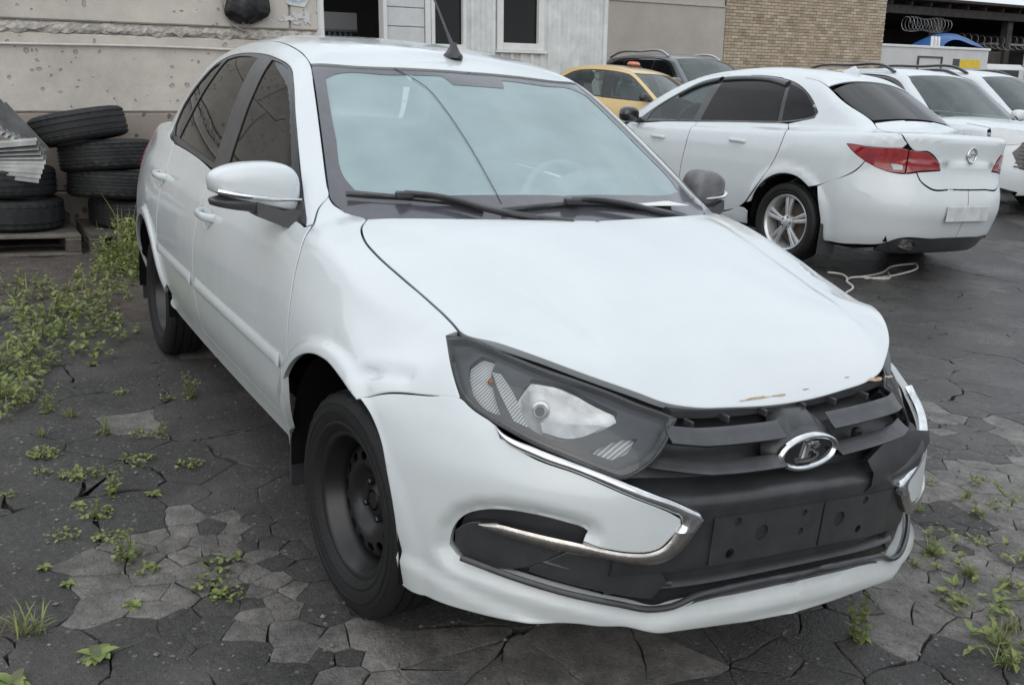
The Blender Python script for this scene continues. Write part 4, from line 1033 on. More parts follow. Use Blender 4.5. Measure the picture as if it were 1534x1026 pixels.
TRUNK = [(-2.88,0,1.10),(-2.88,-.3,1.09),(-2.86,-.55,1.07),(-2.95,-.61,1.055),(-3.25,-.61,1.04),(-3.40,-.60,.97),(-3.45,-.35,.98),(-3.46,0,.98)]
panel('trunk_lid', SF, sym(TRUNK), (-.2,0,1), M_WHITE, car, res=.05, gap=.005)
REARB = [(-3.46,0,.98),(-3.45,-.35,.98),(-3.40,-.62,.96),(-3.42,-.655,.80),(-3.43,-.655,.60),(-3.42,-.655,.40),(-3.40,-.62,.26),(-3.42,0,.26)]
panel('rear_bumper', SF, sym(REARB), (-1,0,.1), M_WHITE, car, res=.06, gap=.005)
for sgn in (False, True):
    panel('tail_light', SF, [(-3.33,-.66,.99),(-3.28,-.70,.9),(-3.30,-.70,.76),(-3.40,-.64,.74),(-3.42,-.62,.95)], (-.7,-.7,.2), M_RED, car, res=.04, gap=0, offset=.004, mirror=sgn)
# ---------- front end ----------
LOW = S.low_F
def sag(P):
    """the torn bumper hangs lower towards the car's left"""
    P = np.array(P, float); k = np.maximum(P[:,1] + .39, 0)
    P[:,2] -= .062*k; return P
INTAKE = [(.683,-.545,.475),(.679,-.552,.48),(.658,-.58,.488),(.612,-.634,.496),(.567,-.676,.494),(.527,-.709,.482),(.496,-.731,.461),(.474,-.746,.422),(.468,-.749,.385),(.483,-.739,.368),(.535,-.702,.362),(.606,-.64,.352),(.664,-.57,.338),(.699,-.507,.322),(.722,-.435,.303),(.735,-.392,.290),(.746,-.34,.300),(.757,-.146,.303),(.76,.0035,.303)]
TONGUE = [(.516,-.672,.664),(.529,-.668,.642),(.594,-.62,.613),(.645,-.564,.597),(.714,-.466,.555),(.742,-.386,.519),(.748,-.363,.506),(.749,-.361,.492),(.747,-.383,.465),(.743,-.406,.444),(.737,-.426,.438),(.726,-.461,.438),(.701,-.516,.447),(.679,-.552,.456)]
LIPB = [(.743,.0035,.232),(.745,-.123,.235),(.737,-.33,.244),(.729,-.38,.243),(.71,-.458,.260),(.690,-.50,.262),(.676,-.536,.266),(.636,-.591,.263),(.578,-.653,.259),(.509,-.71,.257),(.421,-.761,.256),(.363,-.782,.258)]
BARCH = [(.355,-.797,.326),(.354,-.81,.407),(.334,-.82,.494),(.3,-.828,.574),(.256,-.832,.615),(.205,-.835,.640)]
BUMPER = BARCH[-1:] + [(.278,-.806,.6715),(.369,-.756,.690),(.431,-.708,.698),(.458,-.696,.684),(.485,-.682,.674)] + TONGUE + INTAKE + LIPB + BARCH[:-1]
def bump_relief(X, N):
    d = pdist(X, INTAKE); h = -.020*(1 - sstep(.006, .034, d))
    zl = .33 - .10*np.clip((X[:,0]-.38)/.36, 0, 1)
    h += .010*sstep(.012, -.006, X[:,2] - zl) - .012*sstep(.255, .235, X[:,2])*(X[:,0] < .72)
    # lip thrust out in the middle
    h += .012*sstep(.46, .36, np.abs(X[:,1]))*sstep(.33, .30, X[:,2])
    # edge of the arch rolled out
    r = np.hypot(X[:,0], X[:,2]-.285); h += .004*(1 - sstep(.395, .425, r))
    return X + N*h[:,None]
bp_ = empty('front_bumper'); bp_.parent = car
for k in ('label','category','group'):
    if k in bp_: del bp_[k]
va = panel('cover', LOW, BUMPER, (.68,-.73,.05), M_WHITE, car, res=.014, gap=.003, depth=.02, corner=40, warp=bump_relief, nohip=lambda p: abs(p[1]) < .012, build=False)
def left_torn(P):
    P = np.array(P, float); z0 = P[:,2].copy(); P = sag(P); k = np.maximum(P[:,1]-.27, 0)
    P[:,0] -= .11*k*sstep(.29, .34, z0); P[:,1] += .07*k*sstep(.30, .45, z0); P[:,2] -= .03*k
    return P
vb = panel('cover', LOW, BUMPER, (.68,-.73,.05), M_WHITE, car, res=.02, gap=.003, depth=.02, corner=40, warp=bump_relief, nohip=lambda p: abs(p[1]) < .012, build=False, mirror=True)
for V, Fc, Nn, f in (va + (sag,), vb + (left_torn,)):
    mesh('bumper_cover', f(V), Fc, M_WHITE, bp_, smooth=True, normals=Nn)
# black mesh behind the intakes
dark = [(.50,-.73,.50),(.70,-.55,.52),(.76,-.3,.45),(.77,0,.45),(.76,0,.27),(.74,-.35,.27),(.60,-.66,.30),(.45,-.76,.34)]
for f, mi in ((sag, False), (left_torn, True)):
    panel('intake_back', LOW, dark, (.8,-.6,0), M_BLACK, bp_, res=.06, gap=0, depth=0, offset=-.05, mirror=mi, post=f, hip=False)
def Fo(d): return lambda P: LOW(P) + d
# intake shrouds: blade panel with a fold, ribs and the fog-lamp pocket
for f, mi in ((sag, False), (left_torn, True)):
    sg = -1 if not mi else 1
    panel('intake_blade', LOW, [(.476,-.744,.42),(.50,-.725,.445),(.56,-.68,.455),(.64,-.605,.432),(.66,-.585,.42),(.60,-.63,.375),(.575,-.66,.362),(.50,-.725,.365),(.476,-.742,.385)], (.75,-.65,.1), M_BLACK, bp_, res=.03, gap=0, depth=.02, offset=-.024, mirror=mi, post=f)
    panel('intake_blade', LOW, [(.665,-.58,.42),(.72,-.45,.41),(.735,-.40,.40),(.745,-.36,.345),(.73,-.39,.305),(.70,-.50,.33),(.61,-.635,.362),(.605,-.628,.373)], (.75,-.65,.1), M_BLACK, bp_, res=.03, gap=0, depth=.02, offset=-.028, mirror=mi, post=f)
    b = MB()
    P = smooth_line([(.54,-.662,.408),(.60,-.605,.393),(.66,-.515,.374),(.70,-.42,.352),(.715,-.34,.340)], .02, 60, False)
    P[:,1] *= -sg; b.tube(f(P*np.array([1,1,1])), .006, 6)
    Q = smooth_line([(.50,-.725,.372),(.606,-.633,.352),(.664,-.565,.338),(.71,-.475,.318),(.735,-.388,.297),(.745,-.352,.302),(.755,-.301,.322),(.760,-.24,.328),(.763,0,.328)], .02, 60, False)
    Q[:,1] *= -sg; Q[:,0] -= .004; b.tube(f(Q), .007, 6)
    Q2 = Q[len(Q)*3//5:].copy(); Q2[:,2] -= .022; Q2[:,0] -= .012; b.tube(f(Q2), .004, 6)
    b.build('intake_rib', M_GREYPL, bp_, smooth=60)
# number-plate carrier and the shelf above it, swept across the nose
Ys = np.linspace(-.485, .395, 44)
def nose_x(Y): return .757 - .95*np.abs(Y)**4
prof = [(-.13,.574),(-.10,.569),(-.055,.559),(-.020,.549),(-.008,.543),(-.001,.534),(0,.525),(-.002,.515),(-.006,.50),(-.010,.39),(-.016,.374),(-.028,.366),(-.05,.362),(-.055,.350),(-.032,.340),(-.026,.332),(-.034,.322),(-.07,.315)]
V = []; Fc = []
for Y in Ys:
    k = 1 - sstep(.40, .49, abs(Y)) if Y < 0 else 1
    for a, z in prof: V.append((nose_x(Y) + a, Y, z + (0 if z > .5 else 0)))
V = sag(np.array(V)); n = len(prof)
# the torn left end lifts and juts out
e = np.maximum(Ys.repeat(n) - .25, 0); V[:,2] += .40*e*e*8*np.repeat(1, len(e))*np.clip((np.tile([p[1] for p in prof], len(Ys)) - .50)/.06, 0, 1); V[:,1] += .3*e*np.clip((np.tile([p[1] for p in prof], len(Ys)) - .50)/.06, 0, 1)
Fc = [(i*n+j, (i+1)*n+j, (i+1)*n+j+1, i*n+j+1) for i in range(len(Ys)-1) for j in range(n-1)]
o = mesh('plate_carrier', V, Fc, M_BLACK, bp_); auto_smooth(o, 50)
# recessed plate field with its fixing holes
Fp = lambda P: P[...,0] - (nose_x(P[...,1]) - .004 - .03*(.53 - (P[...,2] + .062*np.maximum(P[...,1]+.39, 0))))
def circ(y, z, r, n=14): return [(.75, y + r*math.cos(2*math.pi*i/n), z + r*math.sin(2*math.pi*i/n)) for i in range(n)]
PH = [(-.133,.447,.019),(.115,.447,.018),(-.208,.482,.010),(-.006,.478,.008),(.199,.483,.010),(-.01,.433,.009),(.192,.410,.010),(-.217,.408,.012)]
def sag_inv(y): return .062*max(y+.39, 0)
for half in (0, 1):
    y0, y1 = ((-.272,.052),(.058,.30))[half]
    ol = [(.75, y0, .497 - sag_inv(y0)), (.75, y1, .497 - sag_inv(y1)), (.75, y1, .386 - sag_inv(y1)), (.75, y0, .386 - sag_inv(y0))]
    panel('plate_field', Fp, ol, (1,0,0), M_BLACK, bp_, res=.02, gap=0, depth=.012, offset=.004, corner=30,
          holes=[circ(y, z - sag_inv(y), r) for y, z, r in PH if y0 < y < y1], reach=.1, hip=False)
for y, z, r in PH:
    hb = MB(); M = Matrix.Translation((nose_x(y) - .009, y, z - sag_inv(y))) @ Matrix.Rotation(math.pi/2, 4, 'Y')
    hb.lathe([(0,-.0),(r*1.0,-.0)], 14, M=M); hb.build('fixing_hole', M_VOID, bp_)
# chrome C-strips
UP_O = [(.516,-.672,.664),(.523,-.667,.657),(.586,-.617,.634),(.639,-.561,.615),(.684,-.501,.593),(.725,-.427,.563),(.75,-.342,.527),(.755,-.315,.511),(.756,-.311,.500),(.756,-.325,.480)]
UP_I = [(.516,-.672,.660),(.529,-.668,.645),(.594,-.62,.615),(.645,-.564,.598),(.714,-.466,.556),(.742,-.386,.521),(.748,-.364,.509),(.749,-.361,.492),(.747,-.375,.478)]
LO_O = [(.756,-.326,.479),(.752,-.362,.436),(.747,-.387,.418),(.742,-.411,.412),(.726,-.459,.416),(.702,-.515,.428),(.671,-.566,.435),(.641,-.606,.44),(.59,-.658,.449),(.547,-.694,.455),(.532,-.706,.461)]
LO_I = [(.748,-.376,.477),(.747,-.383,.465),(.743,-.406,.444),(.737,-.426,.438),(.726,-.461,.438),(.701,-.516,.447),(.679,-.554,.456),(.639,-.607,.464),(.594,-.653,.469),(.567,-.678,.471),(.532,-.706,.463)]
for f, mi in ((sag, False), (left_torn, True)):
    c = ribbon('chrome_trim', LOW, UP_O, UP_I, M_CHROME, bp_, h=.007, post=f, mirror=mi)
    ribbon('lower_arm', LOW, LO_O, LO_I, M_CHROMEW, c, h=.003, post=f, mirror=mi)
# ---------- grille ----------
gr = empty('grille'); gr.parent = car
panel('grille_back', LOW, sym([(.60,-.46,.72),(.62,-.49,.60),(.66,-.45,.53),(.70,-.2,.52),(.70,0,.52),(.66,0,.72),(.65,-.3,.715)][::-1]), (1,0,.1), M_BLACK, gr, res=.06, gap=0, depth=0, offset=-.065, hip=False)
def slat(zl, zh, xin, y0, y1, rise):
    """a broad droop-shouldered grille bar, leading edge low, face raked back"""
    V = []; n = 9
    ys = np.linspace(y0, y1, 30)
    for y in ys:
        xf = .765 - .95*abs(y)**4 - xin - .30*max(abs(y)-.30, 0); up = rise*(abs(y)/.35)**2
        H = zh - zl
        pr_ = [(-.036,zh+.003),(-.032,zh+.002),(-.024,zl+H*.80),(-.012,zl+H*.36),(-.003,zl+H*.12),(0,zl),(-.006,zl-.006),(-.020,zl-.008),(-.06,zl-.006)]
        V += [(xf + a, y, z + up) for a, z in pr_]
    Fc = [(i*n+j, (i+1)*n+j, (i+1)*n+j+1, i*n+j+1) for i in range(len(ys)-1) for j in range(n-1)]
    o = mesh('grille_slat', V, Fc, M_GREYPL, gr); auto_smooth(o, 60)
slat(.634, .657, .030, -.365, -.075, .014); slat(.634, .657, .030, .075, .33, .014)
slat(.578, .591, .006, -.425, -.085, .018); slat(.578, .591, .006, .085, .345, .018)
top_ = MB()
for y in (-.30,-.20,-.09,.03,.13,.24): top_.box((.668, y, .672), (.03,.006,.016), bev=.002)
top_.sweep([(-.02,-.010),(.012,-.010),(.012,.006),(-.02,.010)], [((.665 - 1.0*abs(y)**4 - .02, y, .672 + .02*(abs(y)/.35)**2), (1,0,0), (0,0,1)) for y in np.linspace(-.33,.33,24)])
top_.build('grille_header', M_BLACK, gr, smooth=40)
for c, d in (((.69,.21,.578),(.022,.022,.05)),((.70,.10,.565),(.03,.012,.02)),((.70,-.03,.552),(.03,.014,.016))):
    pg = MB(); pg.box(c, d, bev=.006); pg.build('grille_peg', M_BLACK, gr, smooth=40)
# boss that carries the emblem
def boss():
    V = []; Fc = []; n = 28; rings = [(1.16,-.03),(1.10,-.012),(1.04,-.004),(.97,0),(.5,.002)]
    for s_, dx in rings:
        for i in range(n):
            a = 2*math.pi*i/n; y = .092*s_*math.cos(a); z = .042*s_*math.sin(a)
            if z > 0 and s_ > 1.0: z *= 1 + .55*(s_-.97)/.19
            V.append((.728 + dx - .30*y*y/.09*.09 - .28*z*(z > 0)*(s_ > 1), y, .590 + z))
    V.append((.730, 0, .590))
    for r in range(len(rings)-1): Fc += [(r*n+i, r*n+(i+1) % n, (r+1)*n+(i+1) % n, (r+1)*n+i) for i in range(n)]
    Fc += [((len(rings)-1)*n+i, (len(rings)-1)*n+(i+1) % n, len(V)-1) for i in range(n)]
    o = mesh('emblem_boss', V, Fc, M_GREYPL, gr); auto_smooth(o, 50)
    nk = MB()   # the neck that rises from the boss to the bonnet edge
    nk.sweep([(0,-.062),(.006,-.05),(.006,.05),(0,.062),(-.05,.075),(-.05,-.075)], [((.716,0,.615),(1,0,0),(0,1,0)),((.706,0,.640),(1,0,0),(0,.8,0)),((.690,0,.660),(1,0,0),(0,.62,0)),((.672,0,.672),(1,0,0),(0,.55,0))])
    nk.build('boss_neck', M_GREYPL, gr, smooth=50)
boss()
em = empty('emblem'); em.parent = car
ring = MB(); n = 40; rp = [(.0925,.0),(.0905,.009),(.086,.012),(.080,.009),(.0775,.002)]
V = []; Fc = []
for i in range(n):
    a = 2*math.pi*i/n
    for r, dx in rp: V.append((.731 + dx, r*math.cos(a), .590 + (r - .0485)*math.sin(a)*1.0))
k = len(rp); Fc = [(i*k+j, ((i+1) % n)*k+j, ((i+1) % n)*k+j+1, i*k+j+1) for i in range(n) for j in range(k-1)]
auto_smooth(mesh('ring', V, Fc, M_CHROME, em), 80)
mesh('ring_field', [(.7325,.080*math.cos(2*math.pi*i/n),.590+.031*math.sin(2*math.pi*i/n)) for i in range(n)], [tuple(range(n))], M_BLACKGLOSS, em)
def relief(name, polys, x0, h, parent, material):
    b = MB()
    for p in polys:
        n = len(p); P = [(x0, y, z) for y, z in p]; c = np.array(p).mean(0)
        Q = [(x0 + h, c[0] + (y-c[0])*.80, c[1] + (z-c[1])*.80) for y, z in p]
        b.add(P + Q, [(i, (i+1) % n, n+(i+1) % n, n+i) for i in range(n)] + [tuple(range(n, 2*n))])
    return b.build(name, material, parent)
E_ = lambda pts: [(y*.00118, .590 + z*.00088) for y, z in pts]
relief('ship_mark', [E_([(-18,-16),(-9,27),(2,29),(-6,-15)]), E_([(2,29),(22,26),(27,18),(22,9),(12,6),(3,14),(15,14),(15,20),(1,22)]), E_([(-34,-17),(-30,-26),(-6,-29),(14,-26),(26,-18),(30,-8),(24,2),(14,5),(12,-1),(18,-4),(20,-11),(12,-17),(-6,-19)])], .7335, .006, em, M_CHROME)
# ---------- headlights ----------
HEAD = [(.276,-.669,.787),(.307,-.645,.791),(.41,-.61,.783),(.48,-.562,.766),(.55,-.492,.745),(.586,-.448,.730),(.621,-.402,.711),(.649,-.351,.693),(.662,-.329,.684),(.669,-.342,.676),(.693,-.382,.645),(.702,-.428,.612),(.692,-.485,.592),(.681,-.502,.597),(.636,-.561,.62),(.583,-.615,.64),(.518,-.663,.665),(.458,-.697,.687),(.420,-.708,.706),(.372,-.703,.745)]
MAIN = [(.483,-.574,.745),(.525,-.521,.739),(.586,-.469,.711),(.608,-.442,.699),(.623,-.444,.684),(.622,-.49,.667),(.597,-.563,.643),(.558,-.601,.655),(.533,-.617,.669),(.495,-.614,.71)]
TURN = [(.38,-.666,.751),(.377,-.635,.768),(.409,-.617,.765),(.427,-.639,.744),(.46,-.648,.71),(.493,-.65,.676),(.469,-.667,.68),(.428,-.681,.704),(.397,-.676,.734)]
MESH_ = [(.426,-.638,.75),(.441,-.625,.749),(.473,-.62,.729),(.546,-.615,.664),(.52,-.635,.672),(.457,-.641,.725)]
LOWL = [(.637,-.523,.63),(.654,-.444,.657),(.661,-.422,.656),(.669,-.453,.63),(.662,-.486,.617)]
hd = (.70,-.60,.40)
M_BOWL = mat('frosted_reflector', (.62,.63,.64), .5, metal=.2, nscale=30, namt=.3); M_AMBER = mat('amber_bulb', (.45,.22,.10), .25, nscale=20)
def bowl(ol, dep):
    def w(X, N):
        d = pdist(X, ol, True); t = np.clip(d/d.max(), 0, 1); return X - N*(dep*(1 - (1-t)**2))[:,None]
    return w
def pit(X, N): return X
for mi in (False, True):
    sv_ = left_shoved if mi else None; s_ = -1 if not mi else 1
    hl = empty('headlight'); hl.parent = car
    panel('housing', LOW, HEAD, hd, M_LAMPBLK, hl, res=.02, gap=0, depth=0, offset=-.088, mirror=mi, post=sv_, hip=False)
    panel('housing_wall', LOW, HEAD, hd, M_BLACKGLOSS, hl, res=.05, gap=0, depth=.09, offset=-.004, mirror=mi, post=sv_, hip=False, holes=[[tuple(np.array(p) + .035*(np.mean(HEAD, 0) - np.array(p))/np.linalg.norm(np.mean(HEAD, 0) - np.array(p))) for p in HEAD[::2]]][:0] or [smooth_line(inset3, .03) for inset3 in [[tuple(np.mean(HEAD,0) + (np.array(p)-np.mean(HEAD,0))*np.array([.94,.94,.88])) for p in HEAD]]])
    panel('bezel', LOW, HEAD, hd, M_LAMPBLK, hl, res=.02, gap=0, depth=.02, offset=-.022, mirror=mi, post=sv_, hip=False, holes=[MAIN, TURN, LOWL])
    panel('main_reflector', LOW, MAIN, hd, M_REFL, hl, res=.01, gap=0, depth=0, offset=-.024, warp=bowl(MAIN, .045), mirror=mi, post=sv_, hip=False)
    panel('lower_bowl', LOW, [(.545,-.585,.672),(.575,-.545,.674),(.60,-.505,.676),(.612,-.475,.676),(.612,-.49,.667),(.595,-.548,.650),(.562,-.590,.658)], hd, M_BOWL, hl, res=.012, gap=0, depth=0, offset=-.030, mirror=mi, post=sv_, hip=False)
    b = MB(); b.lathe([(0,.016),(.007,.012),(.009,0),(.008,-.01)], 14, M=Matrix.Translation(left_shoved([(.425, s_*.634, .722)])[0]) @ Vector((.6, s_*.6, .3)).to_track_quat('Z','Y').to_matrix().to_4x4()); b.build('turn_bulb', M_AMBER, hl, smooth=60)
    panel('turn_reflector', LOW, TURN, hd, M_REFLRIB, hl, res=.01, gap=0, depth=0, offset=-.022, warp=bowl(TURN, .016), mirror=mi, post=sv_, hip=False)
    panel('side_reflector', LOW, LOWL, hd, M_REFLRIB, hl, res=.012, gap=0, depth=0, offset=-.022, warp=bowl(LOWL, .014), mirror=mi, post=sv_, hip=False)
    panel('honeycomb', LOW, MESH_, hd, M_REFLRIB, hl, res=.012, gap=0, depth=.004, offset=-.020, mirror=mi, post=sv_, hip=False)
    s_ = -1 if not mi else 1
    b = MB(); q_ = left_shoved([(.512, s_*.566, .680)])[0]; M = Matrix.Translation(q_) @ Vector((.72, s_*.52, .2)).to_track_quat('Z','Y').to_matrix().to_4x4()
    b.lathe([(0,.014),(.011,.014),(.0135,.010),(.0135,-.01),(.019,-.012),(.020,-.03)], 20, M=M)
    b.build('bulb_shield', M_ALLOY, hl, smooth=50)
    b = MB(); b.lathe([(0,.0145),(.0105,.0145)], 16, M=M); b.build('bulb_cap', M_LAMPBLK, hl)
    panel('lens', LOW, HEAD, hd, M_LENS, hl, res=.02, gap=.006, depth=0, offset=-.001, mirror=mi, post=sv_, hip=False)
    b = MB(); L_ = smooth_line(HEAD, .012, 40); Nn = grad(LOW, L_); L_ = L_ - Nn*.004
    if mi: L_ = L_*np.array([1,-1,1])
    L_ = left_shoved(L_) if mi else L_
    b.tube(np.vstack([L_, L_[:1]]), .0045, 6, cap=False); b.build('seal', M_BLACK, hl, smooth=60)
# black slam panel seen in the gap between bonnet and lamps
panel('slam_panel', SF, sym([(.66,0,.70),(.645,-.28,.70),(.62,-.42,.70),(.56,-.50,.74),(.48,-.57,.765),(.40,-.62,.78),(.29,-.66,.79),(.20,-.62,.80),(.40,-.5,.80),(.55,-.3,.77),(.6,0,.75)]), (.5,0,.9), M_BLACK, car, res=.05, gap=0, depth=0, offset=-.035, hip=False)
# chipped paint on the bonnet lip
def chip(pts, seed, mt):
    panel('paint_chip', SF, pts, (.8,0,.6), mt, car.children[0], res=.01, gap=0, depth=0, offset=.0008, hip=False, corner=20, step=.006)
def blob(x, y, z, L, H, n=14, seed=1):
    r = np.random.default_rng(seed)
    return [(x, y + L*math.cos(2*math.pi*i/n)*r.uniform(.55,1), z + H*math.sin(2*math.pi*i/n)*r.uniform(.4,1)) for i in range(n)]
for i, a in enumerate([(.655,-.10,.700,.055,.006),(.655,-.03,.699,.03,.006),(.65,.30,.700,.035,.011),(.648,.355,.702,.022,.007),(.652,.06,.703,.012,.003),(.64,.21,.712,.010,.004)]): chip(blob(*a, seed=i), i, M_PRIMER)
# the end of the black trim has torn free and juts over the hanging chrome
TT = [(0.752, 0.184, 0.547), (0.742, 0.237, 0.571), (0.728, 0.33, 0.59), (0.715, 0.406, 0.578), (0.7, 0.475, 0.562), (0.708, 0.459, 0.505), (0.722, 0.416, 0.481), (0.738, 0.354, 0.471), (0.752, 0.277, 0.478), (0.762, 0.199, 0.485)]
nT = len(TT); cT = np.array([(p[0]*.5 + TT[nT-1-i][0]*.5, p[1]*.5 + TT[nT-1-i][1]*.5, p[2]*.5 + TT[nT-1-i][2]*.5 + .006) for i, p in enumerate(TT[:nT//2])])
V = []; h_ = nT//2
for i in range(h_):
    a_, b_ = np.array(TT[i]), np.array(TT[nT-1-i])
    V += [a_ - np.array([.02,.0,.012]), a_, a_*.4 + b_*.6 + np.array([.006,.004,.009]), b_, b_ - np.array([.012,.008,.020])]
Fc = [(i*5+j, (i+1)*5+j, (i+1)*5+j+1, i*5+j+1) for i in range(h_-1) for j in range(4)] + [tuple((h_-1)*5 + j for j in range(5))]
o = mesh('torn_trim', V, Fc, M_BLACK, bp_); auto_smooth(o, 45)
# ---------- mirrors ----------
def superell(n=22, mrow=14, e=.75):
    V = []; Fc = []
    sg = lambda v, p: math.copysign(abs(v)**p, v)
    for j in range(mrow+1):
        t = -math.pi/2 + math.pi*j/mrow
        for i in range(n):
            a = 2*math.pi*i/n
            V.append((sg(math.cos(t), e)*sg(math.cos(a), e), sg(math.cos(t), e)*sg(math.sin(a), e), sg(math.sin(t), e)))
    Fc = [(j*n+i, j*n+(i+1) % n, (j+1)*n+(i+1) % n, (j+1)*n+i) for j in range(mrow) for i in range(n)]
    return np.array(V), Fc
def mirror_unit(sgn, paint):
    r = empty('door_mirror'); r.parent = car
    V, Fc = superell(32, 20, .62)
    P = np.array(V); y = P[:,1]   # y: -1 outer tip .. +1 inner end
    t = (y + 1)/2
    hz = .034 + .052*np.clip(t, 0, 1)**.65; hx = .060 + .018*t
    X = np.stack([-.58 + P[:,0]*hx - .012*(1-t), (-.853 if sgn < 0 else -.815) + y*(.118 if sgn < 0 else .085) + .012*P[:,0], 1.004 + P[:,2]*hz - .012*np.clip(t-.35, 0, 1) + .022*(1-t) - .010*(1-t)**2*P[:,2]], 1)
    X[:,2] = np.where(P[:,2] < -.35, X[:,2]*.4 + .6*(1.000 - hz*.60 + .012*(1-t)), X[:,2])
    X[:,1] *= sgn if sgn < 0 else -1; 
    if sgn < 0: X[:,1] *= -1
    X[:,1] = X[:,1] if sgn < 0 else X[:,1]
    o = mesh('mirror_housing', X, Fc if sgn < 0 else [f[::-1] for f in Fc], paint, r, smooth=True)
    # black foot and arm
    b = MB(); V2 = X.copy(); V2[:,2] = V2[:,2] - .024 - .010*np.abs(X[:,1] + .853*(-sgn)); c = V2.mean(0)
    V2 = c + (V2 - c)*np.array([.92,.97,.42]); V2[:,2] -= .026
    b.add(V2, Fc if sgn < 0 else [f[::-1] for f in Fc])
    b.sweep([(-.045,-.020),(.045,-.020),(.04,.020),(-.04,.020)], [((-.56, sgn*.86, .955),(1,0,0),(0,0,1)),((-.54, sgn*.79, .930),(1,0,0),(0,0,1.1)),((-.52, sgn*.745, .925),(1,0,0),(0,0,1.6))])
    b.build('mirror_foot', M_BLACK, r, smooth=50)
    # the lamp strip along the lower leading edge
    lp = smooth_line([(-.520,-.735,.980),(-.512,-.82,.984),(-.520,-.90,.992),(-.545,-.957,1.000)] if sgn < 0 else [(-.520,-.75,.980),(-.512,-.80,.984),(-.520,-.85,.988),(-.545,-.885,.996)], .01, 60, False); lp[:,1] *= -sgn
    b = MB(); b.tube(lp, np.linspace(.004,.009,len(lp)), 8); b.build('repeater_lamp', M_LENS if False else M_CHROME, r, smooth=60)
    pt = [(-.426,-.757,.927),(-.575,-.752,.935),(-.60,-.70,1.015),(-.54,-.725,.998)]
    panel('mirror_sail', S.green_F, pt, (0,-1,.3), M_BLACK, r, res=.03, gap=0, depth=.01, offset=.002, mirror=sgn > 0, hip=False)
mirror_unit(-1, M_WHITE); mirror_unit(1, mat('grey_mirror_cap', (.16,.16,.17), .45, nscale=20, namt=.5))
# ---------- door handles and rub strips ----------
for x, z, kids in ((-2.20,.872,None),(-1.28,.832,None)):
    for sgn in (-1, 1):
        y0 = lambda xx, zz: float(march(SF, np.array([[xx, sgn*1.1, zz]]), np.array([0,-sgn,0.]), .5)[0][1])
        h = MB(); pts = []
        for k, u in enumerate(np.linspace(-1, 1, 13)):
            xx = x + u*.095; pts.append((xx, y0(xx, z) + sgn*(.036*(1-u**4) - .002), z))
        h.sweep([(math.cos(a)*.008, math.sin(a)*.014) for a in np.linspace(0, 2*math.pi, 10, endpoint=False)], [(p,(0,1,0),(0,0,1)) for p in pts])
        h.build('door_handle', M_WHITE, car, smooth=60)
        c = MB(); cy = y0(x, z-.012); n = 20
        V = [(x + .058*math.cos(2*math.pi*i/n), 0, z - .014 + .036*math.sin(2*math.pi*i/n)) for i in range(n)]
        V = [(a, y0(a, b) + sgn*.0012, b) for a, _, b in V] + [(x, y0(x, z-.014) - sgn*.010, z-.014)]
        mesh('handle_cup', V, [(i, (i+1) % n, n) if sgn < 0 else ((i+1) % n, i, n) for i in range(n)], M_WHITE, car, smooth=True)
RUB_F = [(-.362,-.85,.585),(-.36,-.85,.548),(-1.395,-.85,.548),(-1.395,-.85,.590)]
RUB_R = [(-1.455,-.85,.590),(-1.455,-.85,.548),(-2.10,-.84,.548),(-2.145,-.83,.575),(-2.147,-.83,.590)]
def rubw(ol):
    def w(X, N):
        d = pdist(X, ol, True); return X + N*(.011*np.sqrt(np.clip(d/.014, 0, 1))*sstep(.600,.560,X[:,2]))[:,None]
    return w
for R_ in (RUB_F, RUB_R): both('rub_strip', SF, R_, (0,-1,0), M_WHITE, car, res=.016, gap=0, depth=.006, offset=.001, warp=rubw(R_), hip=False, corner=30, step=.03)
# ---------- wipers, cowl, aerial ----------
GF = S.green_F
def ong(P, h):
    P = np.array(P, float); P = march(GF, P + np.array([.3,0,.36]), np.array([-.64,0,-.768]), .9)
    return P + grad(GF, P)*h
panel('cowl', GF, sym([(-.10,0,.95),(-.14,-.25,.955),(-.22,-.48,.95),(-.31,-.64,.95),(-.42,-.66,.972),(-.40,-.60,.99),(-.33,-.48,1.0),(-.27,-.25,1.003),(-.26,0,1.003)][::1]), (.6,0,.8), M_FRIT, car, res=.04, gap=0, depth=0, offset=.002, hip=False)
WIP = [([(-.438,-.628,1.014),(-.399,-.569,1.013),(-.354,-.488,1.014),(-.309,-.406,1.01),(-.272,-.342,1.003),(-.24,-.299,.994)], [(-.354,-.488,1.014),(-.315,-.425,1.015),(-.272,-.363,1.005),(-.222,-.305,.990),(-.158,-.19,.972),(-.12,-.08,.965)]),
       ([(-.222,-.247,.993),(-.219,-.154,1.002),(-.223,.009,1.011),(-.227,.16,1.005),(-.235,.325,.987),(-.25,.44,.965)], [(-.222,-.02,1.010),(-.222,.06,1.01),(-.22,.16,.99),(-.20,.30,.965),(-.20,.42,.955)])]
for bl, ar in WIP:
    w_ = empty('wiper'); w_.parent = car
    b = MB(); b.tube(ong(smooth_line(bl, .02, 80, False), .012), .0075, 6); b.tube(ong(smooth_line(bl, .02, 80, False), .004), .0035, 5)
    b.build('blade', M_BLACK, w_, smooth=60)
    b = MB(); A = ong(smooth_line(ar, .02, 80, False), .028); b.tube(A, np.linspace(.007,.012,len(A)), 6); q = A[0]; b.box(q - np.array([0,0,.006]), (.03,.05,.02), bev=.004)
    b.build('arm', M_BLACK, w_, smooth=60)
an = empty('aerial'); an.parent = car
b = MB(); M = Matrix.Translation((-1.075,0,1.421))
b.lathe([(.0,.045),(.010,.044),(.014,.030),(.024,.012),(.034,.0),(.034,-.01)], 20, M=M @ Matrix.Diagonal((1.5,.9,1,1)))
b.build('aerial_base', M_BLACK, an, smooth=50)
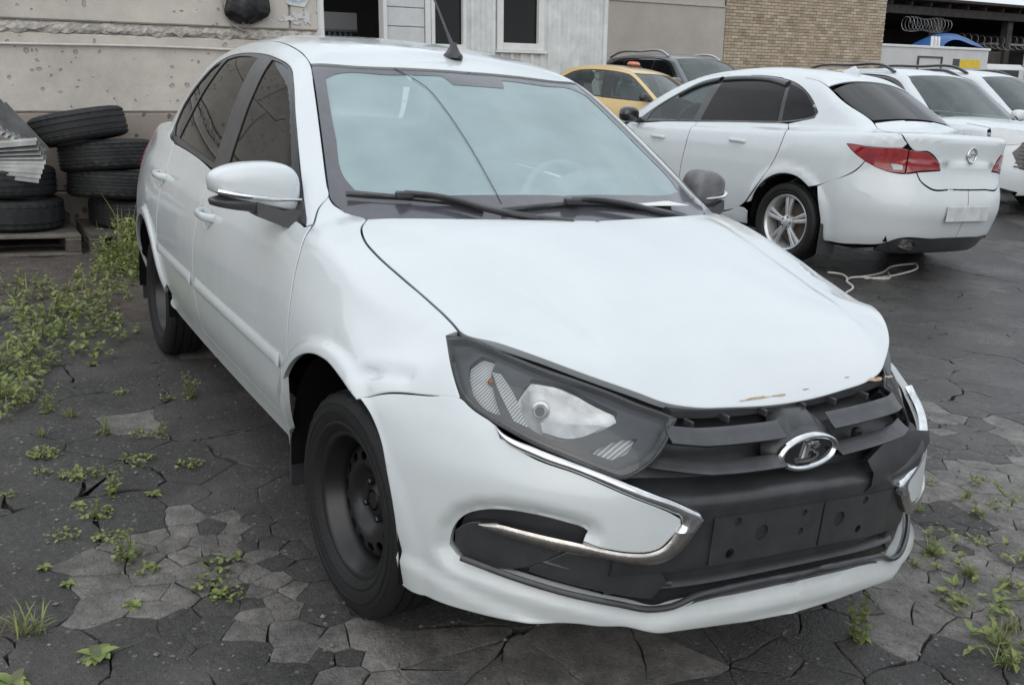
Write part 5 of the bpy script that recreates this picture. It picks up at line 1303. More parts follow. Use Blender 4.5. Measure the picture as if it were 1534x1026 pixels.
b = MB(); b.tube([(-1.085,0,1.455),(-1.13,0,1.50),(-1.33,.0,1.70),(-1.40,0,1.775)], [.008,.005,.003,.0025], 8); b.build('aerial_rod', M_BLACK, an, smooth=50)
# crack across the screen
CR = [(-.983,-.279,1.37),(-.846,-.206,1.309),(-.72,-.195,1.245),(-.612,-.196,1.185),(-.346,-.217,1.04),(-.266,-.226,.996)]
b = MB(); b.tube(ong(smooth_line(CR, .03, 80, False), -.004), .0016, 4); b.build('crack', M_FRIT, [c for c in car.children if c.name.startswith('windshield')][0])
# ---------- wheels ----------
def tyre_obj(R, W, Rr, parent, tread='road', material=None, name='tyre'):
    """tyre about local y; outer face at +y"""
    h = W/2
    half = [(Rr, h*.62), (Rr+.012, h*.80), (Rr+.024, h*.90), (Rr+.028, h*.93), (Rr+.031, h*.93), (Rr+.034, h*.915), (Rr+(R-Rr)*.45, h*.985), (Rr+(R-Rr)*.52, h*.99), (Rr+(R-Rr)*.53, h*1.01), (Rr+(R-Rr)*.58, h*1.01), (Rr+(R-Rr)*.59, h*.985), (Rr+(R-Rr)*.72, h*.97), (Rr+(R-Rr)*.725, h*.955), (Rr+(R-Rr)*.74, h*.955), (Rr+(R-Rr)*.745, h*.965), (R-.022, h*.93), (R-.010, h*.86), (R-.003, h*.76)]
    gro = []
    for g in (.58, .22):
        gro += [(R, h*(g+.05)), (R-.007, h*(g+.035)), (R-.007, h*(g-.035)), (R, h*(g-.05))]
    top = half + gro
    prof = top + [(r, -y) for r, y in top[::-1]]
    n = 72; V = []; k = len(prof)
    for i in range(n):
        a = 2*math.pi*i/n
        for j, (r, y) in enumerate(prof):
            rr = r
            if r > R-.012 and i % 2 and abs(y) > h*.62: rr -= .004
            V.append((rr*math.cos(a), y, rr*math.sin(a)))
    Fc = [(i*k+j, i*k+j+1, ((i+1) % n)*k+j+1, ((i+1) % n)*k+j) for i in range(n) for j in range(k-1)]
    o = mesh(name, V, Fc, material or M_RUBBER, parent); auto_smooth(o, 32); return o
def disc(loops, zf, depth, name, material, parent, res=.02, y=1):
    """plate in the wheel plane with holes; zf(r) gives the outward dish"""
    lp = []
    for k, q in enumerate(loops):
        q = np.array(q, float)
        if area2(q) < 0: q = q[::-1]
        lp.append(q if k == 0 else q[::-1])
    v, f, bl = plane_mesh(lp, res)
    V = [(a, zf(math.hypot(a, b)), b) for a, b in v]; n = len(V); Fc = []
    for t in f:
        p, q, r = (np.array(V[i]) for i in t)
        Fc.append(tuple(t) if np.cross(q-p, r-p)[1] > 0 else tuple(t[::-1]))
    for b in bl:
        m0 = len(V)
        for i in b: V.append(V[i]); 
        for i in b: V.append((V[i][0], V[i][1] - depth, V[i][2]))
        L = len(b); Fc += [(m0+i, m0+(i+1) % L, m0+L+(i+1) % L, m0+L+i) for i in range(L)]
    o = mesh(name, V, Fc, material, parent); auto_smooth(o, 40); return o
def ring2(r, n, c=(0,0), ry=None, rot=0):
    ry = ry or r
    return [(c[0] + r*math.cos(a)*math.cos(rot) - ry*math.sin(a)*math.sin(rot), c[1] + r*math.cos(a)*math.sin(rot) + ry*math.sin(a)*math.cos(rot)) for a in np.linspace(0, 2*math.pi, n, endpoint=False)]
def steel_wheel(name, loc, side, parent, R=.288, W=.178, Rr=.186, steer=0, camber=0):
    w = empty(name, loc); w.parent = parent
    w.rotation_euler = (camber, 0, (0 if side > 0 else math.pi) + steer)
    tyre_obj(R, W, Rr-.006, w)
    h = W/2
    b = MB()   # barrel: local y is the axle
    pr = [(Rr,h*.70),(Rr+.004,h*.735),(Rr+.002,h*.76),(Rr-.006,h*.75),(Rr-.014,h*.66),(Rr-.018,h*.45),(Rr-.030,h*.30),(Rr-.034,h*.05),(Rr-.034,-h*.6),(Rr,-h*.7)]
    n = 56; k = len(pr); V = [(r*math.cos(2*math.pi*i/n), y, r*math.sin(2*math.pi*i/n)) for i in range(n) for r, y in pr]
    b.add(V, [(i*k+j, i*k+j+1, ((i+1) % n)*k+j+1, ((i+1) % n)*k+j) for i in range(n) for j in range(k-1)])
    b.build('rim', M_RIMBLK, w, smooth=40)
    zf = spline([0,.03,.045,.062,.075,.09,.115,.135,.150,.16],[.018,.018,.010,.006,.016,.034,.036,.030,.014,-.01])
    holes = [ring2(.012, 10, (.118*math.cos(a), .118*math.sin(a)), .017, a) for a in np.linspace(0, 2*math.pi, 14, endpoint=False)]
    z0 = -.012
    disc([ring2(.153, 56), ring2(.028, 20)] + holes, lambda r: float(zf(r)) + z0, .006, 'wheel_disc', M_RIMBLK, w, res=.014)
    b = MB(); b.lathe([(.0,.010),(.022,.008),(.027,-.004),(.027,-.02)], 20, M=Matrix.Translation((0,z0+.012,0)) @ Matrix.Rotation(-math.pi/2, 4, 'X')); b.build('hub_cap', M_STEEL if False else M_RIMBLK, w, smooth=40)
    for i in range(4):
        a = math.pi/4 + i*math.pi/2 + .3; b = MB()
        b.lathe([(0,.016),(.007,.016),(.0095,.012),(.0095,-.002)], 6, M=Matrix.Translation((.049*math.cos(a), z0+.008, .049*math.sin(a))) @ Matrix.Rotation(-math.pi/2, 4, 'X'))
        b.build('wheel_bolt', M_RIMBLK, w)
    b = MB(); b.lathe([(0,-.02),(.12,-.02),(.12,-.05),(0,-.05)], 30, M=Matrix.Rotation(-math.pi/2, 4, 'X')); b.build('brake_disc', mat('rusty_iron',(.12,.09,.07),.7,nscale=30) if 'rusty_iron' not in bpy.data.materials else bpy.data.materials['rusty_iron'], w)
    return w
for sx, sy in ((0,-1),(0,1),(-2.476,-1),(-2.476,1)):
    steel_wheel('wheel', (sx, sy*.708, .286), sy, car, steer=math.radians(4) if sx == 0 else 0)
# ---------- arch liners, floor, mud flaps, cabin ----------
for xc in (0, -2.476):
    for sy in (-1, 1):
        lin = MB(); n = 18; V = []
        for i in range(n+1):
            a = math.radians(-4 + 190*i/n); r = .375
            for yy, rr in ((.81,r),(.45,r),(.45,.05)): V.append((xc + rr*math.cos(a), sy*yy, .29 + rr*math.sin(a)))
        lin.add(V, [(i*3+j, i*3+j+1, (i+1)*3+j+1, (i+1)*3+j) for i in range(n) for j in range(2)])
        lin.build('arch_liner', M_VOID, car)
fl = MB(); fl.box((-1.25,0,.31), (1.8,1.3,.05)); fl.box((-2.85,0,.32), (.9,1.2,.06)); fl.box((.2,0,.30), (.75,.9,.06)); fl.box((.30,0,.52), (.5,.86,.30)); fl.box((.60,0,.36),(.10,1.0,.10))
fl.build('floor_pan', M_VOID, car)
for sy in (-1, 1):
    for x, y in ((-.385,.735),(-2.86,.72)):
        b = MB(); b.box((x, sy*y, .265), (.008,.15,.17), bev=.003); b.build('mud_flap', M_BLACK, car)
cb = empty('cabin'); cb.parent = car
b = MB(); b.sweep([(0,.0),(.0,-.30),(-.50,-.30),(-.56,-.12),(-.50,.02),(-.40,.055),(-.2,.045)], [((-.25, y, .93 - .05*(abs(y)/.7)**2),(1,0,0),(0,0,1)) for y in np.linspace(-.68,.68,18)]); b.build('dashboard', M_DASH, cb, smooth=45)
b = MB()
for i, a in enumerate(np.linspace(0, math.pi, 12)): pass
b.sweep([(0,0),(.11,.04),(.13,.10),(.02,.12),(-.12,.05)], [((-.62, y, .90 + .06*math.sin(math.pi*(y-.12)/.46)),(1,0,0),(0,0,1)) for y in np.linspace(.14,.58,10)]); b.build('instrument_hood', M_DASH, cb, smooth=50)
b = MB(); n = 36; C0 = np.array((-.80,.36,.90)); ax1 = np.array((0,1,0)); ax2 = np.array((-.42,0,.907))
b.tube([C0 + .185*(ax1*math.cos(t) + ax2*math.sin(t)) for t in np.linspace(0, 2*math.pi, n+1)], .015, 8, cap=False)
for t in (0, math.pi, -math.pi/2): b.tube([C0, C0 + .18*(ax1*math.cos(t) + ax2*math.sin(t))], .018, 8)
b.box(C0, (.06,.13,.12), bev=.03); b.build('steering_wheel', M_DASH, cb, smooth=60)
for y in (-.36, .36):
    st = MB(); st.box((-1.25, y, .52), (.55,.50,.18), bev=.06)
    rot = Matrix.Rotation(math.radians(-18), 3, 'Y'); st.box((-1.56, y, .85), (.16,.48,.64), rot=rot, bev=.06); st.box((-1.70, y, 1.25), (.09,.26,.18), rot=rot, bev=.04)
    st.build('seat', M_SEAT, cb, smooth=60)
rs = MB(); rs.box((-2.25,0,.55), (.5,1.3,.2), bev=.06); rs.box((-2.48,0,.85), (.18,1.3,.6), rot=Matrix.Rotation(math.radians(-20),3,'Y'), bev=.06); rs.box((-2.72,0,1.04),(.45,1.2,.03))
rs.build('rear_bench', M_SEAT, cb, smooth=60)
b = MB(); b.box((-1.03,0,1.285),(.03,.22,.065), bev=.012); b.tube([(-1.03,0,1.30),(-.98,0,1.345)], .008, 6); b.build('inside_mirror', M_BLACK, cb, smooth=50)
for y in (-.36, .36): b = MB(); b.box((-1.08,y,1.335),(.16,.36,.014), rot=Matrix.Rotation(.35,3,'Y'), bev=.005); b.build('sun_visor', M_SEAT, cb)
b = MB(); b.box((-.30,.28,.995),(.10,.34,.002)); b.build('paper_sheet', mat('paper',(.7,.7,.68),.8), cb)
# =====================================================================
# the other cars
# =====================================================================
def alloy_wheel(loc, side, parent, R=.325, Rr=.222, W=.215, spokes=5, material=None, pairs=False):
    w = empty('wheel', loc, 0 if side > 0 else math.pi); w.parent = parent; mt = material or M_ALLOY
    tyre_obj(R, W, Rr-.004, w); h = W/2
    pr = [(Rr,h*.72),(Rr+.006,h*.78),(Rr+.002,h*.80),(Rr-.010,h*.74),(Rr-.016,h*.60),(Rr-.03,h*.2),(Rr-.034,-h*.6),(Rr,-h*.72)]
    n = 56; k = len(pr); V = [(r*math.cos(2*math.pi*i/n), y, r*math.sin(2*math.pi*i/n)) for i in range(n) for r, y in pr]
    b = MB(); b.add(V, [(i*k+j, i*k+j+1, ((i+1) % n)*k+j+1, ((i+1) % n)*k+j) for i in range(n) for j in range(k-1)]); b.build('rim', mt, w, smooth=40)
    for s_ in range(spokes):
        for dq in ((-.13,.13) if pairs else (0,)):
            a = math.radians(90) + 2*math.pi*s_/spokes; ca, sa = math.cos(a), math.sin(a); b = MB(); fr_ = []
            for t, hw, y in ((.045,.034,h*.62),(.09,.028,h*.66),(.15,.031,h*.64),(Rr-.012,.042,h*.60)):
                o = np.array((ca*t - sa*dq*t, y, sa*t + ca*dq*t)); fr_.append((o, np.array((-sa,0,ca))*(hw*(.50 if pairs else 1)), (0,1,0)))
            b.sweep([(-1,-.022),(1,-.022),(.92,-.004),(.45,.0),(.30,-.006),(-.30,-.006),(-.45,0),(-.92,-.004)], fr_); b.build('spoke', mt, w, smooth=35)
    b = MB(); b.lathe([(0,h*.70),(.026,h*.70),(.034,h*.66),(.055,h*.62),(.062,h*.50),(.062,h*.2)], 24, M=Matrix.Rotation(-math.pi/2, 4, 'X')); b.build('hub', mt, w, smooth=40)
    for i in range(5):
        a = 2*math.pi*i/5 + .6; b = MB(); b.lathe([(0,.006),(.008,.006),(.009,-.004)], 6, M=Matrix.Translation((.044*math.cos(a), h*.635, .044*math.sin(a))) @ Matrix.Rotation(-math.pi/2, 4, 'X')); b.build('wheel_bolt', M_BLACK, w)
    b = MB(); b.lathe([(0,-h*.1),(Rr*.72,-h*.1),(Rr*.72,-h*.3),(0,-h*.3)], 30, M=Matrix.Rotation(-math.pi/2, 4, 'X')); b.build('brake_disc', bpy.data.materials['rusty_iron'], w)
    return w
def flipy(P): return [(x, -y, z) for x, y, z in P]
def cabin_bits(root, xw, dz=0, col=M_SEAT, wheel=True, drv=1):
    cb = empty('cabin'); cb.parent = root
    b = MB(); b.box((xw-.25, 0, .86+dz), (.5,1.36,.22), bev=.08); b.build('dashboard', M_DASH, cb, smooth=50)
    for y in (-.37,.37):
        b = MB(); b.box((xw-1.05,y,.58+dz),(.5,.5,.2),bev=.06); b.box((xw-1.36,y,.92+dz),(.15,.48,.66),rot=Matrix.Rotation(-.28,3,'Y'),bev=.06); b.box((xw-1.48,y,1.32+dz),(.09,.26,.18),rot=Matrix.Rotation(-.28,3,'Y'),bev=.04); b.build('seat', col, cb, smooth=60)
    b = MB(); b.box((xw-2.0,0,.62+dz),(.5,1.3,.2),bev=.06); b.box((xw-2.3,0,.95+dz),(.16,1.3,.62),rot=Matrix.Rotation(-.35,3,'Y'),bev=.06); b.build('rear_bench', col, cb, smooth=60)
    b = MB(); c0 = np.array((xw-.62, drv*.37, .98+dz)); a1 = np.array((0,1,0)); a2 = np.array((-.42,0,.907))
    b.tube([c0 + .18*(a1*math.cos(t)+a2*math.sin(t)) for t in np.linspace(0,2*math.pi,29)], .014, 6, cap=False)
    for t in (0, math.pi, -math.pi/2): b.tube([c0, c0 + .18*(a1*math.cos(t)+a2*math.sin(t))], .016, 6)
    b.build('steering_wheel', M_BLACK, cb, smooth=60)
    b = MB(); b.box((xw-.82,0,1.40+dz),(.03,.2,.06),bev=.012); b.build('inside_mirror', M_BLACK, cb, smooth=50)
    b = MB(); b.box((xw-1.3,0,.30+dz),(2.6,1.45,.06)); b.build('floor_pan', M_VOID, cb)
# ---------- the white four-door, tail on ----------
K = CoupeSedanBody(); KF = K.F
op = empty('parked_car', (-6.055,5.10,.108), math.radians(180.787), 'white four-door with dark windows and red tail lamps, parked tail on beyond the near car', 'car')
WN = [(-.52,.79,.99),(-.66,.755,1.09),(-.84,.70,1.20),(-1.02,.655,1.30),(-1.22,.61,1.395),(-1.45,.575,1.46),(-1.7,.555,1.495),(-2.0,.55,1.498),(-2.25,.565,1.465),(-2.45,.60,1.385),(-2.60,.635,1.285),(-2.69,.66,1.20),(-2.68,.69,1.155),(-2.62,.70,1.135),(-2.391,.746,1.096),(-1.9,.77,1.072),(-1.43,.797,1.05),(-1.0,.80,1.025)]
WSEK = [(-.30,.72,1.02),(-.50,.69,1.13),(-.72,.645,1.25),(-.92,.60,1.36),(-1.08,.56,1.435)]
SEAMK = [(-1.25,.545,1.48),(-1.6,.53,1.52),(-2.0,.52,1.53),(-2.35,.525,1.50),(-2.55,.53,1.46)]
RWEK = [(-2.64,.535,1.42),(-2.83,.55,1.31),(-3.106,.50,1.157)]
ARCHK = lambda xc, r, a: (xc + r*math.cos(math.radians(a)), .92, .33 + r*math.sin(math.radians(a)))
SIDEK = WSEK + SEAMK + RWEK + [(-3.30,.60,1.11),(-3.474,.650,1.08),(-3.524,.615,1.015),(-3.503,.635,.982),(-3.335,.763,.975),(-3.158,.837,.984),(-3.22,.82,.93),(-3.305,.776,.869),(-3.285,.79,.832),(-2.99,.897,.650)] \
   + [ARCHK(-2.685,.378,a) for a in (50,68,88,108,128,148,168)][:0] + [ARCHK(-2.685,.378,a) for a in (132,112,92,72,52,32,14)][::-1][::-1][:0] + [ARCHK(-2.685,.378,a) for a in (128,108,88,68,48,30,16)] + [(-2.27,.90,.42),(-2.33,.91,.50),(-2.458,.922,.70),(-2.545,.885,.90),(-2.535,.80,1.03),(-2.46,.742,1.095)] \
   + WN[12:13] + WN[:12][::-1] + [(-.42,.77,1.0)]
def pk(name, ol, d, mt, res=.045, par=op, F=KF, pair=True, **k):
    a = panel(name, F, ol, d, mt, par, res=res, **k)
    if pair: panel(name, F, ol, d, mt, par, res=res*1.3, mirror=True, **k)
    return a
MW2 = M_WHITE2
pk('body_side', SIDEK, (-.10,.80,.58), MW2, corner=44)
pk('rear_door', [(-1.43,.797,1.048),(-1.43,.90,.875),(-1.40,.906,.69),(-1.385,.906,.50),(-1.37,.89,.33),(-2.05,.87,.33),(-2.18,.88,.38),(-2.27,.90,.45),(-2.33,.91,.52),(-2.455,.922,.70),(-2.54,.885,.90),(-2.53,.80,1.03),(-2.46,.742,1.095),(-2.391,.746,1.096),(-1.9,.77,1.072)], (0,1,.2), MW2, corner=40)
pk('front_door', [(-.42,.77,1.0),(-.36,.80,.93),(-.34,.88,.75),(-.36,.90,.5),(-.40,.89,.33),(-1.365,.89,.33),(-1.38,.906,.50),(-1.395,.906,.69),(-1.425,.90,.875),(-1.43,.797,1.048),(-1.0,.80,1.025),(-.52,.79,.99)], (0,1,.2), MW2, corner=40)
pk('front_fender', [(-.36,.80,.93),(-.34,.88,.75),(-.36,.90,.5),(-.40,.89,.33),(-.36,.9,.40)] + [ARCHK(0,.378,a) for a in (165,140,115,90,65,40,15)] + [(.55,.80,.55),(.62,.74,.72),(.45,.74,.85),(.1,.74,.95),(-.25,.74,1.0)], (.2,.8,.5), MW2, corner=45, res=.06)
pk('sill', [(-.40,.89,.325),(-.42,.88,.22),(-2.25,.88,.22),(-2.28,.89,.35),(-2.18,.88,.375),(-2.05,.87,.325)], (0,1,-.3), MW2, res=.08, corner=40)
pk('roof', sym([(-1.0,0,1.46),(-1.02,-.3,1.455),(-1.08,-.555,1.435)] + flipy(SEAMK) + [(-2.645,-.528,1.42),(-2.64,-.3,1.47),(-2.64,0,1.48)]), (0,0,1), MW2, pair=False, corner=50)
pk('bonnet', sym([(-.05,0,1.0),(-.12,-.4,.99),(-.25,-.72,.98),(.1,-.73,.95),(.45,-.73,.85),(.66,-.6,.82),(.78,-.3,.8),(.80,0,.8)]), (.2,0,1), MW2, pair=False, res=.08)
pk('front_bumper', sym([(.80,0,.80),(.78,-.3,.8),(.66,-.6,.82),(.62,-.72,.72),(.55,-.80,.55),(.40,-.85,.42),(.40,-.84,.24),(.7,-.6,.22),(.85,0,.22)]), (1,0,.2), MW2, pair=False, res=.1)
pk('windshield', sym([(-.08,0,1.0),(-.14,-.35,1.0),(-.30,-.70,1.02)] + flipy(WSEK)[1:] + [(-1.03,-.3,1.455),(-1.01,0,1.46)]), (.8,0,.7), M_CLEAR, pair=False, res=.08, depth=0, offset=-.004, F=K.green_F, hip=False)
# rear: boot lid, bumper, lamps, glass
RW = sym([(-2.66,0,1.475),(-2.665,-.3,1.462),(-2.69,-.515,1.40),(-2.85,-.525,1.30),(-3.08,-.478,1.165),(-3.10,-.3,1.168),(-3.11,0,1.168)])
pk('rear_window', RW, (-.6,0,.8), M_TINT, pair=False, res=.06, depth=.006, offset=-.004, F=K.green_F, hip=False)
b_ = [(-3.12,0,1.15),(-3.12,-.3,1.15),(-3.115,-.495,1.15),(-3.30,-.595,1.11),(-3.47,-.643,1.08),(-3.52,-.605,1.01),(-3.535,-.57,.975),(-3.612,-.463,.965),(-3.636,-.35,.875),(-3.64,-.329,.835),(-3.579,-.528,.815),(-3.607,-.50,.753),(-3.644,-.435,.708),(-3.68,-.2,.70),(-3.69,0,.70)]
pk('boot_lid', sym(b_), (-.72,0,.69), MW2, pair=False, res=.03, corner=44, gap=.006)
REARK = [(-3.69,0,.694),(-3.68,-.2,.694),(-3.650,-.44,.702),(-3.612,-.505,.75),(-3.583,-.533,.81),(-3.53,-.60,.795),(-3.47,-.665,.80),(-3.305,-.777,.866),(-3.287,-.79,.828),(-2.99,-.899,.643),(-3.03,-.895,.50),(-3.055,-.885,.40),(-3.07,-.86,.25),(-3.10,-.85,.215),(-3.30,-.76,.235),(-3.483,-.63,.268),(-3.54,-.585,.305),(-3.65,-.25,.315),(-3.66,0,.315)]
vk = dict(res=.03, corner=44, gap=.004, nohip=lambda p: abs(p[1]) < .02)
for mi in (False, True): panel('rear_bumper', KF, [(x, -.0015 if y == 0 else y, z) for x, y, z in REARK], (-.66,-.75,.05), MW2, op, mirror=mi, **vk)
DIFF = [(-3.63,0,.322),(-3.62,-.25,.322),(-3.54,-.57,.312),(-3.47,-.63,.265),(-3.40,-.64,.20),(-3.50,-.3,.20),(-3.52,0,.20)]
pk('diffuser', sym(DIFF), (-1,0,-.1), M_BLACK, pair=False, res=.05, offset=-.012, gap=0, depth=.03)
TL = [(-3.158,.838,.984),(-3.335,.765,.975),(-3.503,.638,.982),(-3.535,.605,.975),(-3.53,.60,.80),(-3.471,.666,.80),(-3.305,.778,.868),(-3.22,.82,.93)]
TLI = [(-3.541,.60,.974),(-3.612,.465,.963),(-3.636,.352,.875),(-3.64,.331,.838),(-3.579,.53,.819),(-3.536,.596,.80)]
M_RED2 = mat('lamp_red_bright', (.30,.010,.015), .08, coat=1, nscale=14, namt=.35)
for mi in (False, True):
    t_ = empty('tail_light'); t_.parent = op
    for nm, ol, mt, of in (('lamp_outer', TL, M_RED2, .004), ('lamp_inner', TLI, M_RED2, .004)):
        panel(nm, KF, ol, (-.8,.6,.1), mt, t_, res=.02, gap=.003, depth=.02, offset=of, mirror=mi, corner=35)
    panel('lamp_dark_band', KF, [(-3.25,.80,.925),(-3.40,.72,.90),(-3.52,.61,.895),(-3.525,.605,.815),(-3.47,.668,.812),(-3.33,.765,.872)], (-.8,.6,.1), M_RED, t_, res=.02, gap=0, depth=.002, offset=.0055, mirror=mi, corner=35, hip=False)
    panel('reversing_lamp', KF, [(-3.46,.68,.865),(-3.515,.62,.862),(-3.518,.618,.825),(-3.475,.665,.822)], (-.8,.6,.1), M_REFLRIB, t_, res=.02, gap=0, depth=.002, offset=.008, mirror=mi, corner=35, hip=False)
    panel('reversing_lamp', KF, [(-3.555,.575,.855),(-3.60,.47,.855),(-3.60,.47,.835),(-3.562,.56,.832)], (-.8,.6,.1), M_RED, t_, res=.02, gap=0, depth=.002, offset=.008, mirror=mi, corner=35, hip=False)
# badge: ring with a lightning bolt
def onrear(y, z, o=0): p = march(KF, np.array([[-4.2, y, z]]), np.array([1.,0,0]), 1.2)[0]; return np.array([p[0]-o, y, z])
bd_ = empty('badge'); bd_.parent = op
b = MB(); b.tube([onrear(.056*math.cos(t), .955 + .056*math.sin(t), .008) for t in np.linspace(0, 2*math.pi, 33)], .007, 8, cap=False); b.build('badge_ring', M_CHROME, bd_, smooth=60)
P = [(-.075,.004),(-.006,.004),(-.012,.022),(.012,-.004),(.075,-.004),(.006,-.004)]
b = MB(); bolt = [(-.068,.010),(.008,.016),(-.004,.002),(.068,-.010),(-.008,-.016),(.004,-.002)]
V = [onrear(y, .955+z, .004) for y, z in bolt] + [onrear(y, .955+z, .012) for y, z in bolt]; b.add(V, [(0,1,2,5),(2,3,4,5),(6,7,8,11),(8,9,10,11)] + [(i,(i+1)%6,6+(i+1)%6,6+i) for i in range(6)]); b.build('badge_bolt', M_CHROME, bd_)
for mi in (1,):
    pl = MB(); c = (onrear(.26,.52) + onrear(-.26,.52))/2; pl.box((onrear(0,.52)[0]-.012, 0, .515), (.012,.53,.118), bev=.004); pl.build('number_plate', mat('plate_blank',(.62,.63,.64),.4,nscale=7,namt=.35), op)
for mi in (-1, 1): b = MB(); b.sweep([(math.cos(a)*.055, math.sin(a)*.032) for a in np.linspace(0, 2*math.pi, 20, endpoint=False)], [((-3.35,mi*.47,.262),(0,1,0),(0,0,1)),((-3.60,mi*.47,.258),(0,1,0),(0,0,1))], cap=False) if mi > 0 else None; (b.build('exhaust_tip', M_CHROME, op, smooth=50) if mi > 0 else None)
b = MB(); b.box((-3.50,.47,.26),(.02,.09,.05)); b.build('exhaust_hole', M_VOID, op)
b = MB(); V = []; 
for i in range(9):
    t = i/8; x = -2.30 - .20*t; h = .075*math.sin(math.pi*min(1, t*1.15)*.5)**1.5 if t < .87 else .05
    V.append((x, h))
b.sweep([(-.024,0),(-.008,.9),(0,1),(.008,.9),(.024,0)], [((x, 0, float(K.roof(x))-.008),(0,1,0),(0,0,max(h,.004))) for x, h in V]); b.build('roof_fin', MW2, op, smooth=60)
# windows
pk('window_frame', WN, (0,1,.3), M_BLACKGLOSS, F=K.green_F, gap=.004, offset=-.004, hip=False, corner=45, res=.07)
GF1 = [(-.72,.755,1.085),(-.86,.70,1.195),(-1.03,.655,1.29),(-1.23,.61,1.38),(-1.40,.585,1.43),(-1.36,.79,1.06),(-1.0,.795,1.045),(-.70,.785,1.02)]
GR1 = [(-1.50,.575,1.44),(-1.7,.56,1.468),(-2.0,.555,1.47),(-2.23,.57,1.435),(-2.34,.74,1.115),(-1.9,.77,1.092),(-1.46,.79,1.07)]
GQ1 = [(-2.28,.58,1.42),(-2.45,.605,1.365),(-2.58,.635,1.275),(-2.66,.66,1.195),(-2.65,.69,1.165),(-2.60,.70,1.152),(-2.385,.74,1.12)]
M_FRONTGL = glass_mat('door_glass', (.80,.88,.86), (.3,.36,.36), .10)
# the front window is clear: leave the frame open behind it by cutting the frame panel there
for o in [c for c in op.children if c.name.startswith('window_frame')]: bpy.data.objects.remove(o, do_unlink=True)
pk('window_frame', WN, (0,1,.3), M_BLACKGLOSS, F=K.green_F, gap=.004, offset=-.004, hip=False, corner=45, res=.05, holes=[GF1])
pk('side_window', GF1, (0,1,.3), M_FRONTGL, F=K.green_F, gap=0, depth=.004, offset=-.008, hip=False, corner=40, res=.06)
for g in (GR1, GQ1): pk('side_window', g, (0,1,.3), M_TINT, F=K.green_F, gap=0, depth=.006, offset=-.001, hip=False, corner=40, res=.06)
for mi in (False, True):
    ribbon('window_trim', K.green_F, [(-.55,.79,.992),(-1.0,.80,1.027),(-1.43,.797,1.052),(-1.9,.77,1.074),(-2.391,.746,1.098),(-2.62,.70,1.138),(-2.69,.688,1.165)], [(-.55,.79,1.0),(-1.0,.80,1.036),(-1.43,.797,1.061),(-1.9,.77,1.083),(-2.391,.746,1.107),(-2.61,.70,1.147),(-2.68,.688,1.171)], M_STEEL, op, h=.004, off=.002, mirror=mi, n=40, k=4)
    for A in ([(-1.05,.648,1.305),(-1.25,.60,1.40),(-1.47,.565,1.46)], [(-1.52,.565,1.468),(-1.8,.55,1.495),(-2.05,.55,1.492),(-2.26,.57,1.452)]):
        ribbon('wind_deflector', K.green_F, A, [(x+.02, y+.03, z-.062) for x, y, z in A], M_BLACKGLOSS, op, h=.016, off=.006, mirror=mi, n=24, k=6)
    s_ = -1 if mi else 1
    for xh, zh in ((-2.06,.925),(-1.02,.885)):
        pts = []
        for u in np.linspace(-1, 1, 11):
            q = march(KF, np.array([[xh+u*.10, s_*1.2, zh]]), np.array([0.,-s_,0]), .6)[0]; pts.append((q[0], q[1] + s_*(.036*(1-u**4) - .002), q[2]))
        b = MB(); b.sweep([(math.cos(a)*.008, math.sin(a)*.015) for a in np.linspace(0, 2*math.pi, 10, endpoint=False)], [(p,(0,1,0),(0,0,1)) for p in pts]); b.build('door_handle', MW2, op, smooth=60)
    V, Fc = superell(24, 14, .75); X = V*np.array([.075,.10,.075]) + np.array([-.64, .97, 1.065]); X[:,1] *= s_
    m_ = empty('door_mirror'); m_.parent = op; mesh('mirror_housing', X, Fc if s_ > 0 else [f[::-1] for f in Fc], M_BLACKGLOSS, m_, smooth=True)
    b = MB(); b.box((-.60, s_*.86, 1.02), (.08,.14,.05), bev=.015); b.build('mirror_arm', M_BLACK, m_, smooth=50)
    b = MB(); b.box((-3.08, s_*.80, .235), (.012,.20,.25), bev=.004); b.build('mud_flap', M_BLACK, op)
    for xc in (0,-2.685):
        lin = MB(); n = 18; V = []
        for i in range(n+1):
            a = math.radians(-4 + 188*i/n)
            for yy, rr in ((.885,.372),(.5,.372),(.5,.05)): V.append((xc + rr*math.cos(a), s_*yy, .33 + rr*math.sin(a)))
        lin.add(V, [(i*3+j, i*3+j+1, (i+1)*3+j+1, (i+1)*3+j) for i in range(n) for j in range(2)]); lin.build('arch_liner', M_VOID, op)
        alloy_wheel((xc, s_*.782, .312), s_, op, pairs=True)
cabin_bits(op, -.25, .06, M_DASH)
b = MB(); b.box((-1.7,0,.24),(3.2,1.5,.08)); b.box((-3.1,0,.34),(.8,1.3,.12)); b.build('underbody', M_VOID, op)
